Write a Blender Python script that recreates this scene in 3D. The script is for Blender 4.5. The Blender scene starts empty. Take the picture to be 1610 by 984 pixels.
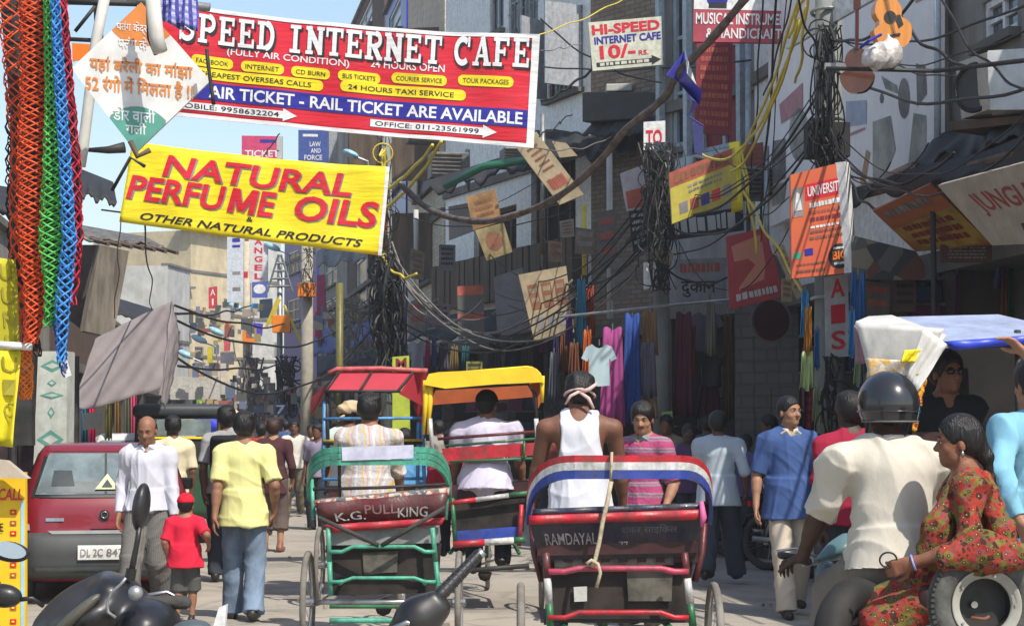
import bpy, bmesh, math, random
import numpy as np
from mathutils import Vector, Matrix
R = random.Random(7)
rad = math.radians
C = bpy.context.scene.collection
SC = bpy.context.scene
# ---------------------------------------------------------------- camera, sky, sun, exposure
F = 3000.0; CX = 805.0; CY = 492.0; CAMZ = 1.66
PITCH = math.atan(175 / F)
cam = bpy.data.cameras.new('camera'); camo = bpy.data.objects.new('camera', cam); C.objects.link(camo)
cam.lens = 36.0 * F / 1610; cam.clip_start = 0.1; cam.clip_end = 3000
camo.location = (0, 0, CAMZ); camo.rotation_euler = (math.pi / 2 + PITCH, 0, 0)
SC.camera = camo
cam.dof.use_dof = False
SUND = Vector((-0.33, 0.46, -0.72)).normalized()          # direction the light travels
w = bpy.data.worlds.new('World'); SC.world = w; w.use_nodes = True
nt = w.node_tree; bg = nt.nodes['Background']; bg.inputs[1].default_value = 0.15
sky = nt.nodes.new('ShaderNodeTexSky'); sky.sky_type = 'NISHITA'; sky.sun_disc = False
sky.sun_elevation = math.asin(-SUND.z); sky.sun_rotation = math.atan2(-SUND.x, -SUND.y)
sky.air_density = 1.2; sky.dust_density = 1.2; sky.ozone_density = 1.0
nt.links.new(sky.outputs[0], bg.inputs[0])
sl = bpy.data.lights.new('sun', 'SUN'); sl.energy = 4.6; sl.angle = rad(0.55); sl.color = (1, 0.94, 0.84)
so = bpy.data.objects.new('sun', sl); C.objects.link(so)
so.rotation_euler = SUND.to_track_quat('-Z', 'Y').to_euler()
SC.view_settings.view_transform = 'Standard'; SC.view_settings.look = 'None'
SC.view_settings.exposure = 0.35; SC.view_settings.gamma = 1
SC.cycles.max_bounces = 6; SC.cycles.diffuse_bounces = 3; SC.cycles.glossy_bounces = 3
SC.cycles.transmission_bounces = 4; SC.cycles.transparent_max_bounces = 6
# ---------------------------------------------------------------- pixel -> world
cp, sp_ = math.cos(PITCH), math.sin(PITCH)
def ray(px, py):
    x, y = (px - CX) / F, (CY - py) / F
    return np.array((x, cp - y * sp_, sp_ + y * cp))
def P(px, py, d):
    r = ray(px, py); return np.array((0, 0, CAMZ)) + r * (d / r[1])
ST = 0.135                                                # street heads 7.7 degrees to the left
def FP(px, py, o=7.0):
    """point on a plane parallel to the street, o metres to its right"""
    r = ray(px, py); t = o / (r[0] + ST * r[1]); return np.array((0, 0, CAMZ)) + r * t
# ---------------------------------------------------------------- materials
MATS = {}
def lin(c):
    return tuple((v / 12.92 if v <= 0.04045 else ((v + 0.055) / 1.055) ** 2.4) for v in c)
def mat(name, col, rough=0.7, var=0.12, vs=6.0, bump=0.0, bs=40.0, metal=0.0, spec=0.4, dirt=0.0, alpha=1.0, coat=0.0, stretch=None, col2=None, trans=0.0, sub=0.0):
    """procedural material; col is the linear base colour"""
    if name in MATS: return MATS[name]
    m = bpy.data.materials.new(name); m.use_nodes = True
    n, l = m.node_tree.nodes, m.node_tree.links; b = n['Principled BSDF']
    b.inputs['Roughness'].default_value = rough; b.inputs['Metallic'].default_value = metal
    b.inputs['Specular IOR Level'].default_value = spec; b.inputs['Coat Weight'].default_value = coat
    if trans: b.inputs['Transmission Weight'].default_value = trans
    if sub:
        b.inputs['Subsurface Weight'].default_value = sub; b.inputs['Subsurface Radius'].default_value = (.02, .008, .004)
    tc = n.new('ShaderNodeTexCoord'); mp = n.new('ShaderNodeMapping'); l.new(tc.outputs['Object'], mp.inputs[0])
    if stretch: mp.inputs['Scale'].default_value = stretch
    c1 = (*col, 1); c2 = (*(col2 if col2 else tuple(v * (1 - var * 2.2) for v in col)), 1)
    no = n.new('ShaderNodeTexNoise'); no.inputs['Scale'].default_value = vs; no.inputs['Detail'].default_value = 6
    no.inputs['Roughness'].default_value = 0.62; l.new(mp.outputs[0], no.inputs[0])
    cr = n.new('ShaderNodeValToRGB'); cr.color_ramp.elements[0].position = 0.34; cr.color_ramp.elements[1].position = 0.62
    cr.color_ramp.elements[0].color = c2; cr.color_ramp.elements[1].color = c1
    l.new(no.outputs[0], cr.inputs[0]); out = cr.outputs[0]
    if dirt:
        n2 = n.new('ShaderNodeTexNoise'); n2.inputs['Scale'].default_value = vs * 0.35; n2.inputs['Detail'].default_value = 9
        n2.inputs['Roughness'].default_value = 0.7
        mp2 = n.new('ShaderNodeMapping'); mp2.inputs['Scale'].default_value = (2.2, 2.2, 0.6); l.new(tc.outputs['Object'], mp2.inputs[0])
        l.new(mp2.outputs[0], n2.inputs[0])
        r2 = n.new('ShaderNodeValToRGB'); r2.color_ramp.elements[0].position = 0.42; r2.color_ramp.elements[1].position = 0.68
        r2.color_ramp.elements[0].color = (0, 0, 0, 1); r2.color_ramp.elements[1].color = (dirt, dirt, dirt, 1)
        l.new(n2.outputs[0], r2.inputs[0])
        mx = n.new('ShaderNodeMixRGB'); l.new(r2.outputs[0], mx.inputs[0]); l.new(out, mx.inputs[1])
        mx.inputs[2].default_value = (0.07, 0.06, 0.05, 1); out = mx.outputs[0]
    l.new(out, b.inputs['Base Color'])
    if bump:
        n3 = n.new('ShaderNodeTexNoise'); n3.inputs['Scale'].default_value = bs; n3.inputs['Detail'].default_value = 4
        l.new(mp.outputs[0], n3.inputs[0])
        bp = n.new('ShaderNodeBump'); bp.inputs['Strength'].default_value = bump; bp.inputs['Distance'].default_value = 0.02
        l.new(n3.outputs[0], bp.inputs['Height']); l.new(bp.outputs[0], b.inputs['Normal'])
    if alpha < 1: b.inputs['Alpha'].default_value = alpha
    m['out'] = 1; MATS[name] = m
    return m
def cloth(name, c, **k):
    a = dict(rough=0.88, var=0.05, vs=5, bump=0.55, bs=9, spec=0.15, stretch=(1, 1, .55)); a.update(k); return mat(name, c, **a)
def paint(name, c, **k):
    a = dict(rough=0.42, var=0.13, vs=14, bump=0.12, bs=60, dirt=0.35); a.update(k); return mat(name, c, **a)
def stripes(name, axis, freq, cols, rough=0.85, warp=0.02, axis2=None, freq2=0, col2=None, bump=.4):
    """repeating woven colours along an axis (object space); cols = [(start position, colour)]"""
    if name in MATS: return MATS[name]
    m = bpy.data.materials.new(name); m.use_nodes = True; n, l = m.node_tree.nodes, m.node_tree.links; b = n['Principled BSDF']
    b.inputs['Roughness'].default_value = rough; b.inputs['Specular IOR Level'].default_value = .2
    tc = n.new('ShaderNodeTexCoord'); sx = n.new('ShaderNodeSeparateXYZ'); l.new(tc.outputs['Object'], sx.inputs[0])
    nz = n.new('ShaderNodeTexNoise'); nz.inputs['Scale'].default_value = 5; l.new(tc.outputs['Object'], nz.inputs[0])
    def band(ax, f):
        a = n.new('ShaderNodeMath'); a.operation = 'MULTIPLY_ADD'; l.new(nz.outputs[0], a.inputs[0]); a.inputs[1].default_value = warp
        l.new(sx.outputs[ax], a.inputs[2])
        q = n.new('ShaderNodeMath'); q.operation = 'MULTIPLY'; l.new(a.outputs[0], q.inputs[0]); q.inputs[1].default_value = f
        r = n.new('ShaderNodeMath'); r.operation = 'FRACT'; l.new(q.outputs[0], r.inputs[0]); return r
    cr = n.new('ShaderNodeValToRGB'); cr.color_ramp.interpolation = 'CONSTANT'
    el = cr.color_ramp.elements
    el[0].position = cols[0][0]; el[0].color = (*cols[0][1], 1); el[1].position = cols[1][0]; el[1].color = (*cols[1][1], 1)
    for p_, c_ in cols[2:]:
        e = el.new(p_); e.color = (*c_, 1)
    l.new(band(axis, freq).outputs[0], cr.inputs[0]); out = cr.outputs[0]
    if axis2 is not None:
        lt = n.new('ShaderNodeMath'); lt.operation = 'LESS_THAN'; l.new(band(axis2, freq2).outputs[0], lt.inputs[0]); lt.inputs[1].default_value = .45
        mu = n.new('ShaderNodeMath'); mu.operation = 'MULTIPLY'; l.new(lt.outputs[0], mu.inputs[0]); mu.inputs[1].default_value = .6
        mx = n.new('ShaderNodeMixRGB'); l.new(mu.outputs[0], mx.inputs[0]); l.new(out, mx.inputs[1]); mx.inputs[2].default_value = (*col2, 1); out = mx.outputs[0]
    l.new(out, b.inputs['Base Color'])
    n3 = n.new('ShaderNodeTexNoise'); n3.inputs['Scale'].default_value = 40; l.new(tc.outputs['Object'], n3.inputs[0])
    bp = n.new('ShaderNodeBump'); bp.inputs['Strength'].default_value = bump; bp.inputs['Distance'].default_value = 0.02
    l.new(n3.outputs[0], bp.inputs['Height']); l.new(bp.outputs[0], b.inputs['Normal'])
    MATS[name] = m; return m
def cells(name, scale, cols, rough=.8, bump=.3, stretch=(1, 1, 1), feat='F1', edge=None, col_noise=True):
    """voronoi patches in several colours (floral print, mosaic of goods)"""
    if name in MATS: return MATS[name]
    m = bpy.data.materials.new(name); m.use_nodes = True; n, l = m.node_tree.nodes, m.node_tree.links; b = n['Principled BSDF']
    b.inputs['Roughness'].default_value = rough; b.inputs['Specular IOR Level'].default_value = .2
    tc = n.new('ShaderNodeTexCoord'); mp = n.new('ShaderNodeMapping'); mp.inputs['Scale'].default_value = stretch; l.new(tc.outputs['Object'], mp.inputs[0])
    v = n.new('ShaderNodeTexVoronoi'); v.inputs['Scale'].default_value = scale; l.new(mp.outputs[0], v.inputs['Vector'])
    sx = n.new('ShaderNodeSeparateXYZ'); l.new(v.outputs['Color'], sx.inputs[0])
    cr = n.new('ShaderNodeValToRGB'); cr.color_ramp.interpolation = 'CONSTANT'; el = cr.color_ramp.elements
    k = len(cols)
    for i, c_ in enumerate(cols):
        e = el[i] if i < 2 else el.new(i / k); e.position = i / k; e.color = (*c_, 1)
    l.new(sx.outputs[0], cr.inputs[0]); out = cr.outputs[0]
    if edge:
        r2 = n.new('ShaderNodeValToRGB'); r2.color_ramp.interpolation = 'CONSTANT'
        es = r2.color_ramp.elements; es[0].position = 0; es[0].color = (*edge[1], 1); es[1].position = edge[0] * .5; es[1].color = (*edge[2], 1)
        l.new(v.outputs['Distance'], r2.inputs[0])
        gt = n.new('ShaderNodeMath'); gt.operation = 'LESS_THAN'; l.new(v.outputs['Distance'], gt.inputs[0]); gt.inputs[1].default_value = edge[0]
        mx = n.new('ShaderNodeMixRGB'); l.new(gt.outputs[0], mx.inputs[0]); l.new(out, mx.inputs[1]); l.new(r2.outputs[0], mx.inputs[2]); out = mx.outputs[0]
    l.new(out, b.inputs['Base Color'])
    n3 = n.new('ShaderNodeTexNoise'); n3.inputs['Scale'].default_value = 30; l.new(tc.outputs['Object'], n3.inputs[0])
    bp = n.new('ShaderNodeBump'); bp.inputs['Strength'].default_value = bump; bp.inputs['Distance'].default_value = 0.02
    l.new(n3.outputs[0], bp.inputs['Height']); l.new(bp.outputs[0], b.inputs['Normal'])
    MATS[name] = m; return m
# ---------------------------------------------------------------- mesh builder
def basis(z, up=(0, 0, 1)):
    z = np.array(z, float); z /= np.linalg.norm(z) + 1e-12
    u = np.array(up, float)
    if abs(np.dot(z, u)) > .97: u = np.array((1., 0, 0))
    x = np.cross(u, z); x /= np.linalg.norm(x); y = np.cross(z, x); return x, y, z
def rotz(a):
    c, s = math.cos(a), math.sin(a); return np.array(((c, -s, 0), (s, c, 0), (0, 0, 1)))
def rotx(a):
    c, s = math.cos(a), math.sin(a); return np.array(((1, 0, 0), (0, c, -s), (0, s, c)))
def roty(a):
    c, s = math.cos(a), math.sin(a); return np.array(((c, 0, s), (0, 1, 0), (-s, 0, c)))
class MB:
    def __init__(s): s.v = []; s.f = []; s.n = 0
    def add(s, V, Fc):
        V = np.asarray(V, float).reshape(-1, 3); s.v.append(V)
        s.f += [tuple(i + s.n for i in f) for f in Fc]; s.n += len(V); return s
    def box(s, c, h, rot=None):
        """centre, full size"""
        c = np.array(c, float); h = np.array(h, float) / 2
        q = np.array([(x, y, z) for x in (-1, 1) for y in (-1, 1) for z in (-1, 1)]) * h
        if rot is not None: q = q @ rot.T
        return s.add(q + c, [(0, 1, 3, 2), (4, 6, 7, 5), (0, 4, 5, 1), (2, 3, 7, 6), (0, 2, 6, 4), (1, 5, 7, 3)])
    def slab(s, q, th, n=None):
        """quad q (4 pts seen from the front, any winding) extruded th away from the camera side along its normal"""
        q = np.array(q, float)
        if n is None:
            n = np.cross(q[1] - q[0], q[2] - q[0]); n /= np.linalg.norm(n)
            if np.dot(n, q.mean(0) - np.array((0, 0, CAMZ))) < 0: n = -n
        b = q + np.array(n) * th
        k = len(q)
        return s.add(np.vstack((q, b)), [tuple(range(k)), tuple(range(2 * k - 1, k - 1, -1))] + [(i, i + k, (i + 1) % k + k, (i + 1) % k) for i in range(k)])
    def tube(s, pts, r, n=8, closed=False, cap=True, flat=1.0):
        pts = np.array(pts, float); k = len(pts)
        rr = np.full(k, r) if np.isscalar(r) else np.array(r)
        T = np.gradient(pts, axis=0)
        if closed: T[0] = T[-1] = pts[1] - pts[-2] if np.allclose(pts[0], pts[-1]) else pts[1] - pts[-1]
        x, y, _ = basis(T[0]); V = []
        for i in range(k):
            t = T[i] / (np.linalg.norm(T[i]) + 1e-12)
            x = x - np.dot(x, t) * t; x /= np.linalg.norm(x) + 1e-12; y = np.cross(t, x)
            for j in range(n):
                a = 2 * math.pi * j / n; V.append(pts[i] + rr[i] * (math.cos(a) * x + math.sin(a) * y * flat))
        Fc = [(i * n + j, i * n + (j + 1) % n, (i + 1) * n + (j + 1) % n, (i + 1) * n + j) for i in range(k - 1) for j in range(n)]
        if cap and not closed: Fc += [tuple(range(n - 1, -1, -1)), tuple((k - 1) * n + j for j in range(n))]
        return s.add(V, Fc)
    def cyl(s, a, b, r, n=16, r2=None):
        return s.tube([a, b], [r, r if r2 is None else r2], n)
    def lathe(s, prof, n=24, c=(0, 0, 0), axis=(0, 0, 1)):
        """prof = [(radius, height)]"""
        x, y, z = basis(axis); c = np.array(c, float); V = []
        for (r, h) in prof:
            for j in range(n):
                a = 2 * math.pi * j / n; V.append(c + z * h + r * (math.cos(a) * x + math.sin(a) * y))
        return s.add(V, [(i * n + j, i * n + (j + 1) % n, (i + 1) * n + (j + 1) % n, (i + 1) * n + j) for i in range(len(prof) - 1) for j in range(n)])
    def torus(s, c, axis, Rr, r, n=32, m=8):
        x, y, z = basis(axis); c = np.array(c, float); V = []
        for i in range(n):
            a = 2 * math.pi * i / n; e = math.cos(a) * x + math.sin(a) * y
            for j in range(m):
                b = 2 * math.pi * j / m; V.append(c + e * (Rr + r * math.cos(b)) + z * r * math.sin(b))
        return s.add(V, [(i * m + j, ((i + 1) % n) * m + j, ((i + 1) % n) * m + (j + 1) % m, i * m + (j + 1) % m) for i in range(n) for j in range(m)])
    def grid(s, fn, nu, nv, th=0.0):
        us = np.linspace(0, 1, nu + 1); vs = np.linspace(0, 1, nv + 1)
        V = np.array([fn(u, v) for v in vs for u in us]); W = nu + 1
        Fc = [(j * W + i, j * W + i + 1, (j + 1) * W + i + 1, (j + 1) * W + i) for j in range(nv) for i in range(nu)]
        s.add(V, Fc)
        return s
    def ball(s, c, r, n=12):
        r = np.array((r, r, r) if np.isscalar(r) else r, float); V = []; c = np.array(c, float)
        for i in range(n // 2 + 1):
            t = math.pi * i / (n // 2)
            for j in range(n):
                a = 2 * math.pi * j / n; V.append(c + r * np.array((math.sin(t) * math.cos(a), math.sin(t) * math.sin(a), math.cos(t))))
        return s.add(V, [(i * n + j, (i + 1) * n + j, (i + 1) * n + (j + 1) % n, i * n + (j + 1) % n) for i in range(n // 2) for j in range(n)])
    def arr(s): return np.vstack(s.v), s.f
LOC = {}
def mesh(name, V, Fc, m, smooth=False, fl=True):
    me = bpy.data.meshes.new(name); V = np.asarray(V, np.float32)
    if isinstance(Fc, np.ndarray):
        me.vertices.add(len(V)); me.vertices.foreach_set('co', V.ravel())
        me.loops.add(Fc.size); me.loops.foreach_set('vertex_index', Fc.ravel().astype(np.int32))
        me.polygons.add(len(Fc)); me.polygons.foreach_set('loop_start', np.arange(len(Fc), dtype=np.int32) * Fc.shape[1])
        me.update(calc_edges=True)
    else:
        me.from_pydata(V.tolist(), [], Fc); me.update()
    if m: me.materials.append(m)
    if smooth: me.polygons.foreach_set('use_smooth', [True] * len(me.polygons))
    return me
def tag(o, label=None, cat=None, group=None, kind=None):
    for k_, v_ in (('label', label), ('category', cat), ('group', group), ('kind', kind)):
        if v_: o[k_] = v_
    return o
def part(name, mb, m, parent=None, smooth=False, local=False, bevel=0.0, solid=0.0):
    """ONE mesh object. World coordinates unless local; a top-level one gets its origin at its base"""
    V, Fc = mb.arr() if isinstance(mb, MB) else mb
    V = np.array(V, float)
    if parent is None:
        loc = np.array((V[:, 0].mean(), V[:, 1].mean(), V[:, 2].min())); V = V - loc
    elif not local:
        V = V - LOC[parent.name]; loc = None
    else: loc = None
    o = bpy.data.objects.new(name, mesh(name, V, Fc, m, smooth)); C.objects.link(o)
    if loc is not None: o.location = loc; LOC[o.name] = loc
    else:
        o.parent = parent
        LOC[o.name] = LOC[parent.name] if not local else np.zeros(3)
    if bevel:
        b = o.modifiers.new('bevel', 'BEVEL'); b.width = bevel; b.segments = 2; b.limit_method = 'ANGLE'
    if solid:
        b = o.modifiers.new('solidify', 'SOLIDIFY'); b.thickness = solid; b.offset = 0
    return o
def empty(name, label, cat, loc=(0, 0, 0), rz=0.0, group=None):
    o = bpy.data.objects.new(name, None); C.objects.link(o); o.empty_display_size = .1
    o.location = loc; o.rotation_euler = (0, 0, rz); LOC[o.name] = np.array(loc, float); tag(o, label, cat, group); return o
def copy_tree(o, parent=None):
    c = o.copy(); C.objects.link(c); c.parent = parent
    for ch in [x for x in ALLCH.get(o.name, [])] or list(o.children): copy_tree(ch, c)
    return c
ALLCH = {}
# ---------------------------------------------------------------- lettering: flat print laid on a surface
TX = {}
def txtmesh(s, bold=0.0, shear=0.0, res=3, spacing=1.0):
    k = (s, bold, shear, spacing)
    if k in TX: return TX[k]
    cu = bpy.data.curves.new('t', 'FONT'); cu.body = s; cu.resolution_u = res; cu.offset = bold; cu.shear = shear; cu.space_character = spacing
    o = bpy.data.objects.new('t', cu); C.objects.link(o)
    dg = bpy.context.evaluated_depsgraph_get(); me = bpy.data.meshes.new_from_object(o.evaluated_get(dg))
    V = np.array([v.co[:] for v in me.vertices]).reshape(-1, 3); Fc = [tuple(p.vertices) for p in me.polygons]
    bpy.data.objects.remove(o); bpy.data.curves.remove(cu); bpy.data.meshes.remove(me)
    V = V[:, :2]; mn, mx = V.min(0), V.max(0); V = (V - mn) / (mx - mn)
    TX[k] = (V, Fc, (mx - mn)); return TX[k]
def surf(q, d, wrinkle=None):
    """bilinear patch over a pixel quad [TL, TR, BR, BL] at depth(s) d; returns S(u, v, lift)"""
    dd = [d] * 4 if np.isscalar(d) else d
    c = [P(x, y, e) for (x, y), e in zip(q, dd)]
    return surf3(c, wrinkle)
def surf3(c, wrinkle=None):
    c = [np.array(x, float) for x in c]
    n = np.cross(c[1] - c[0], c[3] - c[0]); n /= np.linalg.norm(n)
    if np.dot(n, c[0] - np.array((0, 0, CAMZ))) > 0: n = -n
    def S(u, v, lift=0.0):      # v = 0 at the top
        p = c[0] * (1 - u) * (1 - v) + c[1] * u * (1 - v) + c[2] * u * v + c[3] * (1 - u) * v
        if wrinkle: p = p + n * wrinkle(u, v)[0] + np.array((0, 0, wrinkle(u, v)[1]))
        return p + n * lift
    S.n = n; S.c = c
    return S
def subdiv(V, Fc, step):
    bm = bmesh.new(); vs = [bm.verts.new((x, y, 0)) for x, y in V]
    for f in Fc:
        try: bm.faces.new([vs[i] for i in f])
        except ValueError: pass
    lo, hi = V.min(0), V.max(0)
    for ax in (0, 1):
        t = math.floor(lo[ax] / step[ax]) * step[ax] + step[ax]
        while t < hi[ax]:
            co = (t, 0, 0) if ax == 0 else (0, t, 0); no = (1, 0, 0) if ax == 0 else (0, 1, 0)
            bmesh.ops.bisect_plane(bm, geom=bm.verts[:] + bm.edges[:] + bm.faces[:], plane_co=co, plane_no=no); t += step[ax]
    V2 = np.array([v.co[:2] for v in bm.verts]); bm.verts.index_update(); F2 = [tuple(v.index for v in f.verts) for f in bm.faces]; bm.free()
    return V2, F2
def print_on(S, parent, name, m, V, Fc, lift=0.004, step=None):
    """V in (u, v) with v down"""
    V = np.array(V, float)
    if step: V, Fc = subdiv(V, Fc, step)
    W = [S(u, v, lift) for u, v in V]
    return part(name, (W, Fc), m, parent)
def rect(S, parent, m, u0, v0, u1, v1, name='stripe', lift=0.003, step=None, rnd=0.0, asp=1.0, name2=None):
    if rnd:
        V = []
        rx, ry = rnd / asp, rnd
        for cx, cy, a0 in ((u1 - rx, v0 + ry, -90), (u1 - rx, v1 - ry, 0), (u0 + rx, v1 - ry, 90), (u0 + rx, v0 + ry, 180)):
            for k in range(5):
                a = rad(a0 + 22.5 * k); V.append((cx + rx * math.cos(a), cy + ry * math.sin(a)))
        return print_on(S, parent, name, m, V, [tuple(range(len(V)))], lift, step)
    return print_on(S, parent, name, m, [(u0, v0), (u1, v0), (u1, v1), (u0, v1)], [(0, 1, 2, 3)], lift, step)
def write(S, parent, s, m, u0, v0, u1, v1, bold=0.012, shear=0.0, lift=0.006, step=None, spacing=1.0, name='lettering', rot90=0):
    V, Fc, _ = txtmesh(s, bold, shear, spacing=spacing)
    if rot90: V = np.stack((V[:, 1], 1 - V[:, 0]), 1)
    V = np.stack((u0 + V[:, 0] * (u1 - u0), v1 + V[:, 1] * (v0 - v1)), 1)
    return print_on(S, parent, name, m, V, Fc, lift, step)
def ring_pts(cx, cy, rx, ry, n=20): return [(cx + rx * math.cos(2 * math.pi * k / n), cy + ry * math.sin(2 * math.pi * k / n)) for k in range(n)]
def disc(S, parent, m, cx, cy, rx, ry, name='emblem', lift=0.004):
    V = ring_pts(cx, cy, rx, ry); return print_on(S, parent, name, m, V, [tuple(range(len(V)))], lift)
def panel(name, label, cat, q, d, m, th=0.03, group=None, wr=None, nu=1, nv=1, c3=None, kids=None):
    """a board, sheet or banner as a top-level thing; returns object and its surface map"""
    S = surf3(c3, wr) if c3 is not None else surf(q, d, wr)
    nu, nv = max(nu, 1), max(nv, 1)
    f = MB().grid(lambda u, v: S(u, v), nu, nv).grid(lambda u, v: S(u, v, -th), nu, nv); V, Fc = f.arr(); W = nu + 1; N = W * (nv + 1)
    Fc = [x if x[0] < N else x[::-1] for x in Fc]
    rim = [i for i in range(W)] + [j * W + nu for j in range(1, nv + 1)] + [nv * W + i for i in range(nu - 1, -1, -1)] + [j * W for j in range(nv - 1, 0, -1)]
    Fc += [(rim[i], rim[i] + N, rim[(i + 1) % len(rim)] + N, rim[(i + 1) % len(rim)]) for i in range(len(rim))]
    o = part(name, (V, Fc), m, None, smooth=bool(wr)); tag(o, label, cat, group); return o, S
# ---------------------------------------------------------------- smooth bodies: blended distance fields meshed by surface nets
class SDF:
    def __init__(s): s.p = []; s.cut = []
    def _add(s, fn, lo, hi, k, op): s.p.append((fn, np.array(lo) - k * .6, np.array(hi) + k * .6, k, op)); return s
    def cap(s, a, b, ra, rb, k=.025, flat=None, op=0):
        a = np.array(a, float); b = np.array(b, float); ba = b - a; L = ba @ ba + 1e-9; m = max(ra, rb)
        def fn(x, y, z):
            px, py, pz = x - a[0], y - a[1], z - a[2]
            h = np.clip((px * ba[0] + py * ba[1] + pz * ba[2]) / L, 0, 1)
            qx, qy, qz = px - h * ba[0], py - h * ba[1], pz - h * ba[2]
            d2 = qx * qx + qy * qy + qz * qz
            if flat is not None:
                n_, f_ = flat; dn = qx * n_[0] + qy * n_[1] + qz * n_[2]; d2 = d2 + (f_ * f_ - 1) * dn * dn
            return np.sqrt(d2) - (ra + (rb - ra) * h)
        return s._add(fn, np.minimum(a, b) - m, np.maximum(a, b) + m, k, op)
    def cone(s, a, b, ra, rb, k=.015, flat=None, op=0):
        """tapered limb with flat ends (sleeves, trouser legs)"""
        a = np.array(a, float); b = np.array(b, float); ba = b - a; L2 = ba @ ba; L = math.sqrt(L2); m = max(ra, rb)
        def fn(x, y, z):
            px, py, pz = x - a[0], y - a[1], z - a[2]
            t = (px * ba[0] + py * ba[1] + pz * ba[2]) / L2
            qx, qy, qz = px - t * ba[0], py - t * ba[1], pz - t * ba[2]
            d2 = qx * qx + qy * qy + qz * qz
            if flat is not None:
                n_, f_ = flat; dn = qx * n_[0] + qy * n_[1] + qz * n_[2]; d2 = d2 + (f_ * f_ - 1) * dn * dn
            return np.maximum(np.sqrt(d2) - (ra + (rb - ra) * np.clip(t, 0, 1)), np.maximum(-t, t - 1) * L)
        return s._add(fn, np.minimum(a, b) - m, np.maximum(a, b) + m, k, op)
    def ell(s, c, r, Rm=None, k=.02, op=0):
        c = np.array(c, float); r = np.array(r, float); m = r.max(); Rm = np.eye(3) if Rm is None else Rm
        def fn(x, y, z):
            px, py, pz = x - c[0], y - c[1], z - c[2]
            q = [px * Rm[0, i] + py * Rm[1, i] + pz * Rm[2, i] for i in range(3)]
            k0 = np.sqrt(sum((q[i] / r[i]) ** 2 for i in range(3))); k1 = np.sqrt(sum((q[i] / r[i] ** 2) ** 2 for i in range(3))) + 1e-9
            return k0 * (k0 - 1) / k1
        return s._add(fn, c - m, c + m, k, op)
    def box(s, c, h, Rm=None, rnd=.01, k=.02, op=0):
        c = np.array(c, float); h = np.array(h, float) - rnd; m = np.linalg.norm(h) + rnd; Rm = np.eye(3) if Rm is None else Rm
        def fn(x, y, z):
            px, py, pz = x - c[0], y - c[1], z - c[2]
            q = [np.abs(px * Rm[0, i] + py * Rm[1, i] + pz * Rm[2, i]) - h[i] for i in range(3)]
            o = np.sqrt(sum(np.maximum(v, 0) ** 2 for v in q)); return o + np.minimum(np.maximum(np.maximum(q[0], q[1]), q[2]), 0) - rnd
        return s._add(fn, c - m, c + m, k, op)
    def plane(s, n, c): s.cut.append((np.array(n, float), c)); return s      # keeps dot(p, n) < c
    def build(s, h):
        lo = np.min([p[1] for p in s.p if p[4] == 0], 0) - 2 * h; hi = np.max([p[2] for p in s.p if p[4] == 0], 0) + 2 * h
        N = np.ceil((hi - lo) / h).astype(int) + 1
        A = np.full(N, 1.0, np.float32); ax = [(lo[i] + h * np.arange(N[i])).astype(np.float32) for i in range(3)]
        for fn, a, b, k, op in s.p:
            i0 = np.maximum(((a - lo) / h).astype(int) - 2, 0); i1 = np.minimum(((b - lo) / h).astype(int) + 4, N)
            if np.any(i1 <= i0): continue
            sl_ = tuple(slice(i0[i], i1[i]) for i in range(3))
            d = fn(ax[0][sl_[0]][:, None, None], ax[1][sl_[1]][None, :, None], ax[2][sl_[2]][None, None, :]).astype(np.float32)
            B = A[sl_]
            if op == 0:
                hh = np.maximum(k - np.abs(B - d), 0) / k; A[sl_] = np.minimum(B, d) - hh * hh * k * .25
            else:
                d = -d; hh = np.maximum(k - np.abs(B - d), 0) / k; A[sl_] = np.maximum(B, d) + hh * hh * k * .25
        for n, c in s.cut:
            A = np.maximum(A, ax[0][:, None, None] * n[0] + ax[1][None, :, None] * n[1] + ax[2][None, None, :] * n[2] - c)
        S = A < 0; c8 = [S[i:N[0] - 1 + i, j:N[1] - 1 + j, k_:N[2] - 1 + k_] for i in (0, 1) for j in (0, 1) for k_ in (0, 1)]
        anyc = c8[0].copy(); allc = c8[0].copy()
        for q in c8[1:]: anyc |= q; allc &= q
        I = np.argwhere(anyc & ~allc); idx = np.full(N - 1, -1, np.int32); idx[I[:, 0], I[:, 1], I[:, 2]] = np.arange(len(I))
        acc = np.zeros((len(I), 3)); cnt = np.zeros(len(I))
        off = [(i, j, k_) for i in (0, 1) for j in (0, 1) for k_ in (0, 1)]
        val = [A[I[:, 0] + o[0], I[:, 1] + o[1], I[:, 2] + o[2]] for o in off]
        for a in range(8):
            for b in range(a + 1, 8):
                df = np.abs(np.array(off[a]) - np.array(off[b]))
                if df.sum() != 1: continue
                m_ = (val[a] < 0) != (val[b] < 0); t = np.where(m_, val[a] / (val[a] - val[b] + 1e-12), 0)
                pt = np.array(off[a])[None] + t[:, None] * (np.array(off[b]) - np.array(off[a]))[None]
                acc += pt * m_[:, None]; cnt += m_
        V = lo + (I + acc / cnt[:, None]) * h
        Q = []
        for axn in range(3):
            sA = [slice(None)] * 3; sB = [slice(None)] * 3; sA[axn] = slice(0, -1); sB[axn] = slice(1, None)
            df = S[tuple(sA)] != S[tuple(sB)]; E_ = np.argwhere(df)
            o1, o2 = [(1, 2), (2, 0), (0, 1)][axn]
            ok = (E_[:, o1] > 0) & (E_[:, o2] > 0) & (E_[:, o1] < N[o1] - 1) & (E_[:, o2] < N[o2] - 1); E_ = E_[ok]
            def g(d1, d2):
                X = E_.copy(); X[:, o1] += d1; X[:, o2] += d2; return idx[X[:, 0], X[:, 1], X[:, 2]]
            q = np.stack((g(-1, -1), g(0, -1), g(0, 0), g(-1, 0)), 1)
            ins = S[E_[:, 0], E_[:, 1], E_[:, 2]]
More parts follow.
